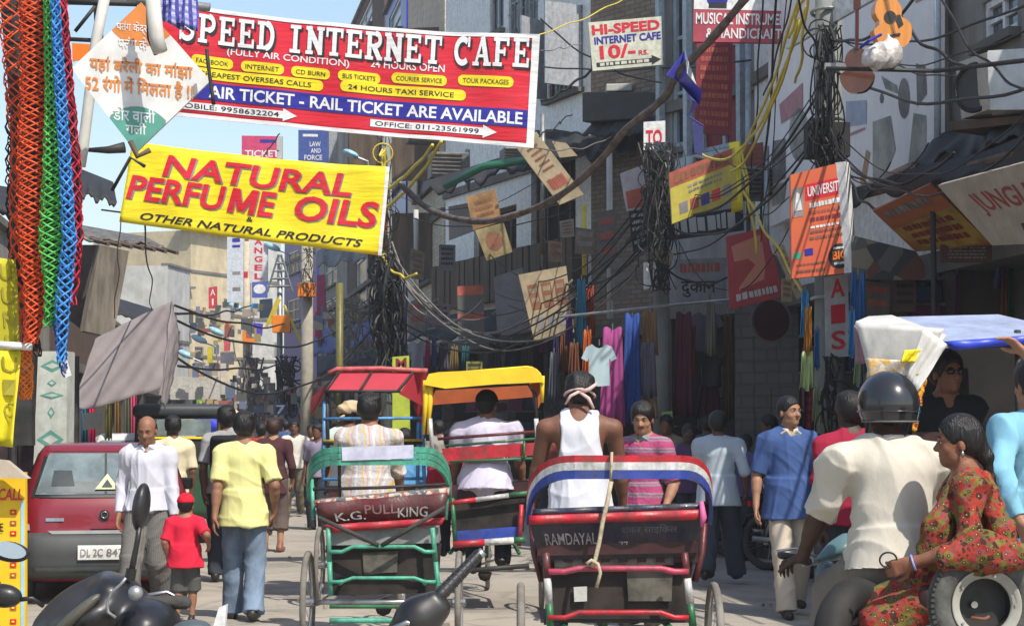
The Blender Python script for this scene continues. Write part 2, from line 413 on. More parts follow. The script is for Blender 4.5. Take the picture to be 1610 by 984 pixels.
            q[~ins] = q[~ins][:, ::-1]; Q.append(q)
        return V, np.vstack(Q)
def vnormals(V, Q):
    n = np.cross(V[Q[:, 2]] - V[Q[:, 0]], V[Q[:, 3]] - V[Q[:, 1]]); N = np.zeros_like(V)
    for i in range(4): np.add.at(N, Q[:, i], n)
    return N / (np.linalg.norm(N, axis=1, keepdims=True) + 1e-9)
def ruffle(V, Q, amp, fr, seed=0, squash=(1, 1, 1)):
    """folds: push the surface in and out along its normals with a warped wave"""
    rs = np.random.RandomState(seed); N = vnormals(V, Q); X = V * np.array(squash); d = np.zeros(len(V))
    wv = X + .07 * np.sin(X[:, [1, 2, 0]] * 7 + seed)
    n_ = 4
    for i in range(n_):
        k = rs.randn(3); k /= np.linalg.norm(k); f = fr * (.7 + .8 * rs.rand())
        m_ = .5 + .5 * np.sin(X @ rs.randn(3) * 5 + rs.rand() * 6.3)
        d += m_ * ((1 - np.abs(np.sin(wv @ k * f + rs.rand() * 6.3))) ** 1.5 - .36) / n_
    return V + N * (np.maximum(d * 4.2, -.35) * amp + .001)[:, None]
def sob(name, sdf, h, m, parent, fold=0, fr=14, seed=0, squash=(1, 1, 1)):
    V, Q = sdf.build(h)
    if fold: V = ruffle(V, Q, fold, fr, seed, squash)
    me = mesh(name, V, Q, m, True); o = bpy.data.objects.new(name, me); C.objects.link(o); o.parent = parent; LOC[o.name] = np.zeros(3); return o
def ik(a, b, l1, l2, pole):
    a = np.array(a, float); b = np.array(b, float); d = b - a; L = np.linalg.norm(d); L2 = min(L, (l1 + l2) * .999); u = d / L; b = a + u * L2
    t = (l1 * l1 - l2 * l2 + L2 * L2) / (2 * L2); hh = math.sqrt(max(l1 * l1 - t * t, 0)); p = np.array(pole, float); p = p - (p @ u) * u; p /= np.linalg.norm(p) + 1e-9
    return a + u * t + p * hh, b
def hand(S, wr, d, palm_n, side, s=1.0, curl=.5, k=.006):
    """palm, four fingers of different lengths with two bends each, and a thumb off the side of the palm"""
    d = np.array(d, float); d /= np.linalg.norm(d); n = np.array(palm_n, float); n -= (n @ d) * d; n /= np.linalg.norm(n); t = np.cross(d, n) * side
    wr = np.array(wr, float); S.cap(wr, wr + d * .03 * s, .027 * s, .03 * s, .02, flat=(n, 1.5))
    S.box(wr + d * .058 * s, (.0, .0, .0), None, .001, .01) if 0 else None
    for i, (o, L) in enumerate(((.030, .072), (.010, .082), (-.010, .077), (-.029, .062))):
        b0 = wr + d * .03 * s + t * o * .7 * s; b1 = wr + d * .09 * s + t * o * s
        S.cap(b0, b1, .0145 * s, .0125 * s, .012, flat=(n, 1.15))
        p = b1; dd = d.copy(); 
        for j, fr_ in enumerate((.42, .32, .26)):
            a = curl * (.55 + .3 * j + .06 * i); dd = dd * math.cos(a) + n * math.sin(a); dd /= np.linalg.norm(dd)
            q = p + dd * L * fr_ * s; S.cap(p, q, (.0095 - .0012 * j) * s, (.0085 - .0012 * j) * s, k); p = q
            n2 = n - (n @ dd) * dd; n_ = n2 / (np.linalg.norm(n2) + 1e-9)
    b0 = wr + d * .022 * s + t * .02 * s; a1 = (d * .55 + t * .75 + n * .35); a1 /= np.linalg.norm(a1); p1 = b0 + a1 * .045 * s
    S.cap(b0, p1, .015 * s, .012 * s, .012); a2 = d * .85 + t * .3 + n * .4; a2 /= np.linalg.norm(a2); p2 = p1 + a2 * .032 * s; S.cap(p1, p2, .0108 * s, .0095 * s, k)
    S.cap(p2, p2 + (d * .9 + n * .3) * .024 * s, .0095 * s, .008 * s, k)
SKIN = dict(rough=.55, var=.08, vs=14, bump=.15, bs=120, spec=.35)
def person(label, x, y, z=0.0, rz=0.0, H=1.72, skin=(.16, .075, .04), hair='short', hcol=(.012, .010, .009), vox=.009,
           pelvis=(0, 0, .953), lean=0.0, twist=0.0, sidelean=0.0, hyaw=0.0, hpitch=0.0, hroll=0.0, feet=None, wr=None, pole=None, kneepole=((0, 1, 0), (0, 1, 0)),
           build=1.0, shirt=None, sleeve=.55, hem=-.02, shirt_fit=1.0, trousers=None, cuff=.07, loose=1.0, shorts=False, shoe=(.03, .025, .02), face=True, curl=(.5, .5), handdir=(None, None),
           tank=False, neckopen=True, group=None, seed=1, child=False, kurta=0, foldamp=.009, collar=None, belt=None, bald=False, mous=False, palmn=(None, None), shirtname='shirt', sh_w=.172, footdir=None, wl=None):
    """one person; local frame faces +Y, feet at z = 0. lean tips the trunk forward"""
    root = empty('person', label, 'person', (x, y, z), rz, group)
    s = H / 1.72; hs = s * (1.22 if child else 1.0)
    pel = np.array(pelvis, float) * s
    Rt = rotz(twist) @ rotx(-lean) @ roty(sidelean); up = Rt @ np.array((0, 0, 1.)); rt = Rt @ np.array((1., 0, 0)); fw = Rt @ np.array((0, 1., 0))
    T = lambda a, b, c: pel + s * (rt * a + fw * b + up * c)
    nb = T(0, -.01, .50); sw = sh_w * math.sqrt(build)
    sho = {1: T(sw, -.005, .432), -1: T(-sw, -.005, .432)}
    hip = {k_: pel + s * (rotz(twist * .5) @ np.array((.09 * k_, 0, -.02))) for k_ in (1, -1)}
    feet = feet or ((.10, 0, 0), (-.10, 0, 0)); fd = {}
    ank, kn, wrs, elb = {}, {}, {}, {}
    for i, k_ in enumerate((1, -1)):
        f = np.array(feet[i], float) * s; a = f + np.array((0, -.0, .075 * s)); kn[k_], ank[k_] = ik(hip[k_], a, .445 * s, .435 * s, kneepole[i])
        fd[k_] = np.array(footdir[i] if footdir else (.12 * k_, 1, 0), float); fd[k_] /= np.linalg.norm(fd[k_])
        w_ = T(*(wr[i])) if wr and wr[i] is not None else T(k_ * (sw + .045), .03, -.09)
        po = pole[i] if pole and pole[i] is not None else (k_ * .5, -1, -.2)
        if wl and wl[i] is not None: w_ = np.array(wl[i], float)
        elb[k_], wrs[k_] = ik(sho[k_], w_, .285 * s, .255 * s, po)
    # ---- body, one continuous surface
    B = SDF(); b_ = math.sqrt(build)
    B.ell(pel + up * .0, (.155 * s * b_, .115 * s * b_, .12 * s), Rt, .05)
    B.cap(T(0, 0, .08), T(0, .0, .36), .118 * s * b_, .135 * s * b_, .06, flat=(fw, 1.28)); B.cap(T(-.1, -.005, .43), T(.1, -.005, .43), .07 * s * b_, .07 * s * b_, .06)
    B.cap(T(0, -.012, .44), T(0, .004, .585), .056 * s, .052 * s, .05)
    for i, k_ in enumerate((1, -1)):
        B.cap(T(k_ * .04, -.02, .50), sho[k_], .04 * s, .05 * s, .05)
        B.cap(sho[k_], elb[k_], .052 * s * b_, .039 * s * b_, .035); B.cap(elb[k_], wrs[k_], .040 * s * b_, .026 * s, .02)
        m1 = elb[k_] * .75 + wrs[k_] * .25; B.cap(m1, elb[k_] * .5 + wrs[k_] * .5, .043 * s * b_, .036 * s, .02)
        hd = handdir[i] if handdir[i] is not None else (wrs[k_] - elb[k_])
        pn = palmn[i] if palmn[i] is not None else (-rt * k_ + fw * .2)
        hand(B, wrs[k_], hd, pn, k_ * (-1 if True else 1), s, curl[i])
        B.cap(hip[k_], kn[k_], .085 * s * b_, .057 * s, .05); B.cap(kn[k_], ank[k_], .054 * s, .038 * s, .03)
        B.ell(kn[k_] * .68 + ank[k_] * .32 - fw * .015 * s, (.048 * s, .050 * s, .11 * s), None, .03)
        B.cap(ank[k_] - fd[k_] * .03 * s + np.array((0, 0, -.035 * s)), ank[k_] + fd[k_] * .14 * s + np.array((0, 0, -.05 * s)), .035 * s, .026 * s, .03)
    # ---- head
    Rh = rotz(hyaw) @ rotx(hpitch) @ roty(hroll); hb = T(0, .01, .575)
    G = lambda a, b, c: hb + hs * (Rh @ np.array((a, b, c)))     # origin at the top of the neck
    E3 = lambda a, b, c: (a * hs, b * hs, c * hs)
    B.ell(G(0, .0, .105), E3(.077, .095, .092), Rh, .02); B.ell(G(0, .038, .045), E3(.060, .062, .080), Rh, .03)
    B.cap(G(0, .068, -.008), G(0, .072, -.012), .022 * hs, .022 * hs, .03)
    B.cap(G(-.035, .028, .002), G(.035, .028, .002), .028 * hs, .028 * hs, .03)
    for k_ in (1, -1): B.ell(G(k_ * .077, -.002, .062), E3(.010, .019, .031), Rh @ rotz(-.35 * k_), .008)
    if face:
        B.cap(G(0, .090, .088), G(0, .112, .050), .009 * hs, .0145 * hs, .010); 
        for k_ in (1, -1):
            B.ell(G(k_ * .014, .098, .047), E3(.010, .010, .008), Rh, .008)
            B.ell(G(k_ * .030, .098, .082), E3(.019, .014, .011), Rh, .012, op=1)
            B.ell(G(k_ * .030, .080, .0825), E3(.018, .0135, .0125), Rh, .004)
            B.cap(G(k_ * .014, .092, .101), G(k_ * .045, .082, .100), .008 * hs, .006 * hs, .014)
            B.ell(G(k_ * .040, .066, .045), E3(.020, .018, .016), Rh, .02)
        B.ell(G(0, .090, .021), E3(.025, .011, .007), Rh, .005); B.ell(G(0, .088, .010), E3(.021, .011, .007), Rh, .005)
    sk = mat('skin_%d' % int(skin[0] * 1000), skin, **SKIN)
    sob('body', B, vox, sk, root)
    dark = mat('eyebrow_hair', (.01, .008, .007), rough=.8)
    if face:
        for k_ in (1, -1):
            e = MB().ball(G(k_ * .030, .083, .081), .0125 * hs, 12); part('eye', e, mat('eye_white', (.36, .32, .28), rough=.3, var=0), root, True, local=True)
            e = MB().ball(G(k_ * .030, .0905, .081), (.0062 * hs,) * 3, 10); part('iris', e, mat('iris', (.012, .008, .006), rough=.15, var=0), root, True, local=True)
            e = MB().tube([G(k_ * .013, .099, .100), G(k_ * .030, .099, .107), G(k_ * .048, .084, .102)], [.004 * hs, .0046 * hs, .0022 * hs], 6, flat=.9); part('eyebrow', e, dark, root, True, local=True)
            e = MB().tube([G(k_ * .017, .093, .086), G(k_ * .030, .0955, .0895), G(k_ * .044, .087, .086)], [.0022 * hs] * 3, 5); part('eyelid', e, dark, root, True, local=True)
        e = MB().tube([G(-.022, .093, .0155), G(0, .1015, .0165), G(.022, .093, .0155)], [.0016 * hs, .0024 * hs, .0016 * hs], 6); part('mouth', e, mat('lip_line', (.09, .03, .025), rough=.6), root, True, local=True)
        if mous:
            e = MB().tube([G(-.026, .090, .024), G(0, .105, .034), G(.026, .090, .024)], [.004 * hs, .008 * hs, .004 * hs], 8, flat=.7); part('moustache', e, dark, root, True, local=True)
    # ---- hair
    hm = mat('hair_%d' % int(hcol[0] * 1000), hcol, rough=.42, var=.3, vs=60, bump=.55, bs=120, spec=.4, stretch=(1, 1, .12))
    hh = SDF()
    if hair in ('short', 'full', 'long', 'braid'):
        t = {'short': .008, 'full': .018, 'long': .012, 'braid': .012}[hair]
        hh.ell(G(0, -.006, .115), E3(.077 + t, .094 + t, .088 + t), Rh, .02); hh.ell(G(0, -.040, .075), E3(.070 + t * .7, .060 + t, .075), Rh, .03)
        hh.ell(G(0, .105, .030), E3(.082, .085, .108), Rh, .014, op=1)                       # clears the face
        for k_ in (1, -1): hh.ell(G(k_ * .085, .012, .045), E3(.020, .030, .040), Rh, .010, op=1)
        hh.box(G(0, 0, -.055), E3(.2, .2, .055), Rh, .01, .01, op=1)
        if hair in ('full',): 
            for q in range(9): a = R.uniform(-2.6, 2.6); hh.ell(G(math.sin(a) * .05, -.02 + math.cos(a) * .05, .16 + R.uniform(-.01, .02)), E3(.035, .035, .022), Rh, .02)
        if hair == 'braid':
            hh.cap(G(0, -.085, .06), G(0, -.115, .0), .035 * hs, .04 * hs, .03)
            p0 = G(0, -.115, .0)
            for q in range(9):
                p1 = p0 + np.array((.004, -.012, -.05)) * s; hh.ell(p1, (.028 * s, .024 * s, .036 * s), None, .012); p0 = p1
        if hair == 'long': hh.cap(G(0, -.075, .05), G(0, -.085, -.08), .06 * hs, .05 * hs, .04)
        sob('hair', hh, min(vox, .009), hm, root, fold=.0022, fr=34, seed=seed, squash=(1, 1, .5))
    elif hair == 'balding':
        hh.ell(G(0, -.018, .085), E3(.084, .088, .085), Rh, .02); hh.ell(G(0, .10, .05), E3(.1, .10, .13), Rh, .01, op=1); hh.ell(G(0, .02, .20), E3(.08, .10, .065), Rh, .02, op=1)
        for k_ in (1, -1): hh.ell(G(k_ * .085, .012, .045), E3(.020, .030, .040), Rh, .010, op=1)
        hh.box(G(0, 0, -.055), E3(.2, .2, .055), Rh, .01, .01, op=1); sob('hair', hh, min(vox, .008), hm, root, fold=.002, fr=80, seed=seed)
    inf = dict(T=T, G=G, E3=E3, Rh=Rh, Rt=Rt, rt=rt, fw=fw, up=up, s=s, hs=hs, elb=elb, wrs=wrs, kn=kn, ank=ank, sho=sho, hip=hip, pel=pel, root=root, sk=sk, vox=vox, fd=fd)
    # ---- clothes
    if shirt:
        c = SDF(); f = shirt_fit; g = .012 * s
        c.cap(T(0, 0, .02), T(0, .0, .36), .132 * s * b_ * f + g, .145 * s * b_ + g, .05, flat=(fw, 1.22)); c.cap(T(-.10, -.01, .405), T(.10, -.01, .405), .070 * s * b_ + g, .072 * s * b_ + g, .05)
        for k_ in (1, -1): c.cap(sho[k_], sho[k_] * .8 + elb[k_] * .2, .058 * s * b_ + g, .058 * s * b_ + g, .04)
        for k_ in (1, -1): c.cap(T(k_ * .045, -.02, .494), sho[k_] , .044 * s + g, .05 * s + g, .045)
        c.cone(T(0, 0, hem - .07 if not kurta else .0), T(0, 0, .13), .186 * s * b_ * f + g, .145 * s * b_ * f + g, .04, flat=(fw, 1.2))
        if kurta:
            c.cone(T(0, 0, -.02) * .5 + .5 * T(0, 0, -.02), pel + np.array((0, .0, hem * s)), .155 * s * b_ * f + g, .19 * s * f, .04, flat=(np.array((0, 1., 0)), 1.2))
        if sleeve > 0:
            for k_ in (1, -1):
                a = sho[k_]; e = elb[k_]; w_ = wrs[k_]
                if sleeve <= 1: q = a + (e - a) * sleeve; c.cone(a * .98 + e * .02, q, .066 * s * b_ + g * .4, (.062 + .008 * (1 - sleeve)) * s * b_ + g * .7, .035)
                else: q = e + (w_ - e) * (sleeve - 1); c.cap(a, e, .060 * s * b_ + g * .4, .05 * s * b_ + g * .4, .03); c.cone(e, q, .05 * s * b_ + g * .4, .037 * s + g * .5, .02)
        if neckopen: c.ell(T(0, .085, .53), (.038 * s, .07 * s, .075 * s), Rt, .012, op=1); c.ell(T(0, .0, .59), (.062 * s, .065 * s, .06 * s), Rt, .012, op=1)
        if tank:
            for k_ in (1, -1):
                c.ell(T(k_ * .205, -.01, .37), (.098 * s, .22 * s, .20 * s), Rt, .012, op=1); c.ell(T(k_ * .24, -.01, .50), (.13 * s, .2 * s, .13 * s), Rt, .01, op=1)
            c.ell(T(0, 0, .56), (.062 * s, .16 * s, .13 * s), Rt, .012, op=1)
        sob(shirtname, c, vox, shirt, root, fold=foldamp * s * 1.5, fr=18 / s, seed=seed, squash=(1, 1, .7))
        if collar:
            q = SDF(); q.cone(T(0, -.008, .470), T(0, -.002, .528), .092 * s, .076 * s, .01); q.cone(T(0, -.004, .46), T(0, -.002, .56), .070 * s, .060 * s, .004, op=1); q.ell(T(0, .09, .52), (.022 * s, .05 * s, .06 * s), Rt, .006, op=1)
            for k_ in (1, -1): q.box(T(k_ * .045, .068, .478), (.032 * s, .009 * s, .030 * s), Rt @ roty(k_ * .6) @ rotz(-k_ * .45) @ rotx(-.35), .003, .006)
            sob('collar', q, min(vox, .007), collar, root)
    if trousers:
        c = SDF(); g = .014 * s * loose
        c.cap(hip[1] * .5 + hip[-1] * .5 + up * .0, T(0, 0, .06), .132 * s * b_, .128 * s * b_, .05, flat=(fw, 1.15))
        for k_ in (1, -1):
            c.cap(hip[k_], kn[k_], .086 * s * b_ + g * .6, .068 * s + g, .03)
            if shorts: c.cone(hip[k_] * .3 + kn[k_] * .7, kn[k_] * .92 + ank[k_] * .08, .078 * s + g, .082 * s + g, .02)
            else:
                e = ank[k_] + (kn[k_] - ank[k_]) / (np.linalg.norm(kn[k_] - ank[k_]) + 1e-9) * (cuff - .09) * s
                c.cone(kn[k_], e, .064 * s + g, .056 * s + g * 1.3, .03)
        c.plane(up, float(T(0, 0, .10) @ up))
        sob('trousers', c, vox, trousers, root, fold=.011 * s, fr=17 / s, seed=seed + 3, squash=(1, 1, .8))
    if belt:
        q = SDF(); q.cone(T(0, 0, .075), T(0, 0, .112), .139 * s * b_ * shirt_fit + .02, .139 * s * b_ * shirt_fit + .02, .004, flat=(fw, 1.22)); sob('belt', q, .008, belt, root)
    if shoe:
        for k_ in (1, -1):
            q = SDF(); a = ank[k_] + np.array((0, 0, -.038 * s)) - fd[k_] * .045 * s; b = ank[k_] + np.array((0, 0, -.045 * s)) + fd[k_] * .15 * s
            q.cap(a, b, .040 * s, .034 * s, .02); q.cap(a + np.array((0, 0, .02)), ank[k_] + np.array((0, 0, .03 * s)), .042 * s, .044 * s, .02); q.plane((0, 0, -1), -(min(a[2], b[2]) - .036 * s))
            sob('shoe', q, max(vox, .009), mat('shoe_%d' % int(shoe[0] * 1000), shoe, rough=.45), root)
    return root, inf
# ---------------------------------------------------------------- shared materials
def brickmat(name, c1, c2, mortar, sc=3.2, rough=.9, dirt=.6, wob=1.0):
    if name in MATS: return MATS[name]
    m = bpy.data.materials.new(name); m.use_nodes = True; n, l = m.node_tree.nodes, m.node_tree.links; b = n['Principled BSDF']; b.inputs['Roughness'].default_value = rough
    b.inputs['Specular IOR Level'].default_value = .2
    tc = n.new('ShaderNodeTexCoord'); mp = n.new('ShaderNodeMapping'); mp.inputs['Rotation'].default_value = (math.pi / 2, 0, 0); l.new(tc.outputs['Object'], mp.inputs[0])
    br = n.new('ShaderNodeTexBrick'); br.inputs['Scale'].default_value = sc; br.inputs['Color1'].default_value = (*c1, 1); br.inputs['Color2'].default_value = (*c2, 1); br.inputs['Mortar'].default_value = (*mortar, 1)
    br.inputs['Mortar Size'].default_value = .025; l.new(mp.outputs[0], br.inputs[0])
    no = n.new('ShaderNodeTexNoise'); no.inputs['Scale'].default_value = 1.6; no.inputs['Detail'].default_value = 8; l.new(tc.outputs['Object'], no.inputs[0])
    r = n.new('ShaderNodeValToRGB'); r.color_ramp.elements[0].position = .45; r.color_ramp.elements[1].position = .7; r.color_ramp.elements[1].color = (dirt, dirt, dirt, 1); l.new(no.outputs[0], r.inputs[0])
    mx = n.new('ShaderNodeMixRGB'); l.new(r.outputs[0], mx.inputs[0]); l.new(br.outputs[0], mx.inputs[1]); mx.inputs[2].default_value = (.08, .075, .065, 1); l.new(mx.outputs[0], b.inputs['Base Color'])
    bp = n.new('ShaderNodeBump'); bp.inputs['Strength'].default_value = .7; bp.inputs['Distance'].default_value = .02; l.new(br.outputs['Fac'], bp.inputs['Height']); bp.invert = True; l.new(bp.outputs[0], b.inputs['Normal'])
    MATS[name] = m; return m
M = {}
def plaster(name, c, **k):
    a = dict(rough=.9, var=.12, vs=1.3, bump=.25, bs=25, dirt=.55); a.update(k); M[name] = mat('plaster_' + name, c, **a); return M[name]
plaster('grey', (.29, .275, .25)); plaster('white', (.46, .45, .43)); plaster('cream', (.58, .48, .30), dirt=.25); plaster('blue', (.19, .22, .28)); plaster('dark', (.10, .10, .095)); plaster('lilac', (.32, .31, .30))
plaster('concrete', (.18, .165, .145), var=.18); plaster('brown', (.12, .07, .05)); plaster('pierdark', (.075, .065, .055)); plaster('pale', (.5, .5, .47), dirt=.3)
M['brick'] = brickmat('old_brick', (.20, .15, .11), (.26, .20, .15), (.12, .115, .1), 3.0)
M['stone'] = brickmat('stone_wall', (.115, .11, .10), (.13, .125, .115), (.10, .095, .09), 1.6, dirt=.4)
M['creambrick'] = brickmat('cream_brick', (.6, .54, .42), (.52, .46, .35), (.4, .36, .3), 2.6, dirt=.2)
M['glass'] = mat('window_glass', (.05, .07, .08), rough=.12, var=.1, spec=.6); M['darkglass'] = mat('dark_pane', (.02, .024, .028), rough=.2, spec=.6)
M['tin'] = mat('rusty_tin', (.22, .20, .18), rough=.6, var=.25, vs=5, dirt=.7, bump=.2, bs=20, metal=.3)
M['black'] = mat('black_sheet', (.025, .025, .027), rough=.7, var=.2, bump=.4, bs=9, vs=4); M['shade'] = mat('interior_shade', (.02, .018, .017), rough=.95, var=.2)  # shop interior material: near-black colour paints in the shade of the rooms
M['wood'] = mat('old_wood', (.13, .09, .06), rough=.75, var=.25, vs=4, stretch=(1, 1, .15), bump=.3, bs=20); M['lightwood'] = mat('pale_board', (.45, .36, .24), rough=.8, var=.12, vs=3, dirt=.5, bump=.2, bs=8)
M['steel'] = mat('grey_steel', (.35, .36, .36), rough=.45, var=.15, metal=.6, dirt=.3); M['pole'] = mat('pole_concrete', (.23, .25, .235), rough=.85, var=.15, vs=3, bump=.4, bs=30, dirt=.5, stretch=(1, 1, .3))
M['wire'] = mat('cable_black', (.022, .021, .021), rough=.6, var=.2); M['wiregrey'] = mat('cable_grey', (.20, .18, .16), rough=.7, var=.2); M['wireyellow'] = mat('cable_yellow', (.62, .48, .05), rough=.5, var=.1)
M['white'] = paint('white_paint', (.78, .78, .77), dirt=.2); M['vinylwhite'] = mat('white_vinyl', (.72, .72, .72), rough=.36, var=.05, bump=.55, bs=4, stretch=(.7, 1, 4))
M['red'] = mat('print_red', (.62, .012, .03), rough=.34, var=.07, vs=3, dirt=.14, bump=.55, bs=4, stretch=(.7, 1, 4)); M['yellow'] = mat('print_yellow', (.85, .68, .01), rough=.42, var=.07, vs=3, dirt=.14, bump=.55, bs=4, stretch=(.7, 1, 4))
M['blue'] = mat('print_blue', (.02, .02, .27), rough=.34, var=.05, bump=.5, bs=4, stretch=(.7, 1, 4)); M['ink'] = mat('print_black', (.015, .015, .018), rough=.6, var=.1); M['orange'] = mat('print_orange', (.75, .17, .01), rough=.5, var=.08); M['signgreen'] = mat('print_green', (.04, .33, .2), rough=.5)
M['teal'] = mat('print_teal', (.10, .33, .26), rough=.5, dirt=.3); M['maroon'] = mat('print_maroon', (.22, .02, .03), rough=.55, var=.1); M['pink'] = mat('print_pink', (.6, .12, .3), rough=.6); M['brownprint'] = mat('print_brown', (.25, .10, .05), rough=.7, var=.2); M['greyprint'] = mat('print_grey', (.28, .26, .25), rough=.6, var=.25, vs=3)
M['sky'] = mat('print_sky', (.25, .5, .75), rough=.5); M['skyp'] = mat('lamp_blue', (.32, .55, .66), rough=.35)
M['peach'] = mat('faded_red', (.42, .10, .06), rough=.7, var=.2, vs=4)
# ---------------------------------------------------------------- ground
def road_mat():
    m = bpy.data.materials.new('dusty_road'); m.use_nodes = True; n, l = m.node_tree.nodes, m.node_tree.links; b = n['Principled BSDF']; b.inputs['Roughness'].default_value = .92; b.inputs['Specular IOR Level'].default_value = .2
    tc = n.new('ShaderNodeTexCoord')
    def nz(sc, det, ra=.6):
        q = n.new('ShaderNodeTexNoise'); q.inputs['Scale'].default_value = sc; q.inputs['Detail'].default_value = det; q.inputs['Roughness'].default_value = ra; l.new(tc.outputs['Object'], q.inputs[0]); return q
    def ramp(src, p0, c0, p1, c1):
        r = n.new('ShaderNodeValToRGB'); r.color_ramp.elements[0].position = p0; r.color_ramp.elements[1].position = p1; r.color_ramp.elements[0].color = (*c0, 1); r.color_ramp.elements[1].color = (*c1, 1); l.new(src, r.inputs[0]); return r
    def mix(f, a, c):
        x = n.new('ShaderNodeMixRGB'); l.new(f, x.inputs[0]); l.new(a, x.inputs[1]); x.inputs[2].default_value = (*c, 1); return x
    a = ramp(nz(.35, 9, .65).outputs[0], .35, (.28, .25, .21), .65, (.39, .35, .29))
    s1 = ramp(nz(1.1, 10, .75).outputs[0], .50, (0, 0, 0), .64, (.6, .6, .6)); x = mix(s1.outputs[0], a.outputs[0], (.17, .155, .14))
    v = n.new('ShaderNodeTexVoronoi'); v.feature = 'DISTANCE_TO_EDGE'; v.inputs['Scale'].default_value = .45; dn = nz(1.5, 5); dm = n.new('ShaderNodeMixRGB'); dm.inputs[0].default_value = .25; l.new(tc.outputs['Object'], dm.inputs[1]); l.new(dn.outputs['Color'], dm.inputs[2]); l.new(dm.outputs[0], v.inputs['Vector'])
    cr = ramp(v.outputs['Distance'], .003, (.3, .3, .3), .012, (0, 0, 0)); x2 = mix(cr.outputs[0], x.outputs[0], (.10, .09, .08))
    gr = ramp(nz(60, 3).outputs[0], .62, (0, 0, 0), .7, (.5, .5, .5)); x3 = mix(gr.outputs[0], x2.outputs[0], (.45, .42, .37)); l.new(x3.outputs[0], b.inputs['Base Color'])
    bp = n.new('ShaderNodeBump'); bp.inputs['Strength'].default_value = .4; bp.inputs['Distance'].default_value = .03; l.new(nz(14, 8, .7).outputs[0], bp.inputs['Height']); l.new(bp.outputs[0], b.inputs['Normal']); return m
gm = MB(); xs = np.linspace(-400, 400, 41); ys = np.linspace(-60, 1500, 40)
gm.grid(lambda u, v: (-400 + 800 * u, -60 + 1560 * v, -.004), 8, 12); ground = part('ground', gm, mat('earth', (.25, .22, .18), rough=1, vs=.4, dirt=.4)); ground['kind'] = 'structure'
def rx(off, y): return off - ST * y
rm = MB(); NY = 160
def roadz(x, y): return .012 * math.sin(x * 1.3 + y * .7) + .008 * math.sin(y * 1.9 - x)
def rf(u, v):
    y = -2 + 262 * v * v; x = rx(-3.6 + 10.8 * u, y); return (x, y, .03 + roadz(x, y) * (1 if 0 < u < 1 else 0))
rm.grid(rf, 28, NY); road = part('road', rm, road_mat(), smooth=True); road['kind'] = 'structure'
for nm, a, b_ in (('pavement', 6.2, 10.5), ('pavement', -7.5, -3.35)):
    pm = MB()
    for i in range(60):
        y0 = 4 + i * 3.0; q = [(rx(a, y0), y0), (rx(b_, y0), y0), (rx(b_, y0 + 2.985), y0 + 2.985), (rx(a, y0 + 2.985), y0 + 2.985)]
        V = [(x, y, 0) for x, y in q] + [(x, y, .16) for x, y in q]; pm.add(V, [(4, 5, 6, 7), (0, 1, 5, 4), (1, 2, 6, 5), (2, 3, 7, 6), (3, 0, 4, 7)])
    o = part(nm, pm, M['concrete']); o['kind'] = 'structure'
# litter and stones on the road
lt = MB()
for i in range(260):
    y = R.uniform(13, 60); x = rx(R.choice((R.uniform(-3.2, 6), R.uniform(4.5, 6.1), R.uniform(-3.3, -2.4))), y); r = R.uniform(.008, .03)
    lt.box((x, y, .05), (r * R.uniform(1, 3), r * R.uniform(1, 2), r), rotz(R.uniform(0, 3)))
o = part('litter', lt, mat('litter', (.4, .36, .3), var=.3, vs=3)); o['kind'] = 'stuff'; tag(o, 'small stones and scraps scattered over the dusty road')
# ---------------------------------------------------------------- facades
class Fac:
    """vertical plane through ground points A, B (x, y)"""
    def __init__(s, A, B):
        s.A = np.array(A[:2], float); s.B = np.array(B[:2], float); d = s.B - s.A; s.L = np.linalg.norm(d); s.u = d / s.L; s.n = np.array((s.u[1], -s.u[0]))
        if np.dot(s.n, -s.A) < 0: s.n = -s.n
    def pt(s, t, z, out=0.0): q = s.A + s.u * t + s.n * out; return np.array((q[0], q[1], z))
    def sz(s, px, py, out=0.0):
        r = ray(px, py); a = s.A + s.n * out; k = np.dot(a, s.n) / np.dot(r[:2], s.n); p = r * k; return float(np.dot(p[:2] - a, s.u)), float(CAMZ + p[2])
    def rc(s, q, out=0.0):
        """pixel box -> (s0, s1, z0, z1)"""
        x0, y0, x1, y1 = q; ym = (y0 + y1) / 2; a, _ = s.sz(x0, ym, out); b, _ = s.sz(x1, ym, out); xm = (x0 + x1) / 2; _, za = s.sz(xm, y0, out); _, zb = s.sz(xm, y1, out); return min(a, b), max(a, b), min(za, zb), max(za, zb)
    def box(s, mb, s0, s1, z0, z1, o0, o1):
        """box from out=o0 to out=o1 in front of the plane"""
        V = [s.pt(a, z, o) for o in (o0, o1) for z in (z0, z1) for a in (s0, s1)]
        return mb.add(V, [(0, 1, 3, 2), (4, 6, 7, 5), (0, 4, 5, 1), (2, 3, 7, 6), (0, 2, 6, 4), (1, 5, 7, 3)])
def wall(f, z0, z1, op, th=.3, s0=0, s1=None):
    s1 = f.L if s1 is None else s1; mb = MB(); S = sorted({s0, s1} | {min(max(v, s0), s1) for o in op for v in o[:2]}); 
    for a, b in zip(S, S[1:]):
        if b - a < 1e-4: continue
        m = (a + b) / 2; cuts = sorted([(max(o[2], z0), min(o[3], z1)) for o in op if o[0] <= m <= o[1]]); z = z0
        for c0, c1 in cuts:
            if c0 > z + 1e-4: f.box(mb, a, b, z, c0, -th, 0)
            z = max(z, c1)
        if z < z1 - 1e-4: f.box(mb, a, b, z, z1, -th, 0)
    return mb
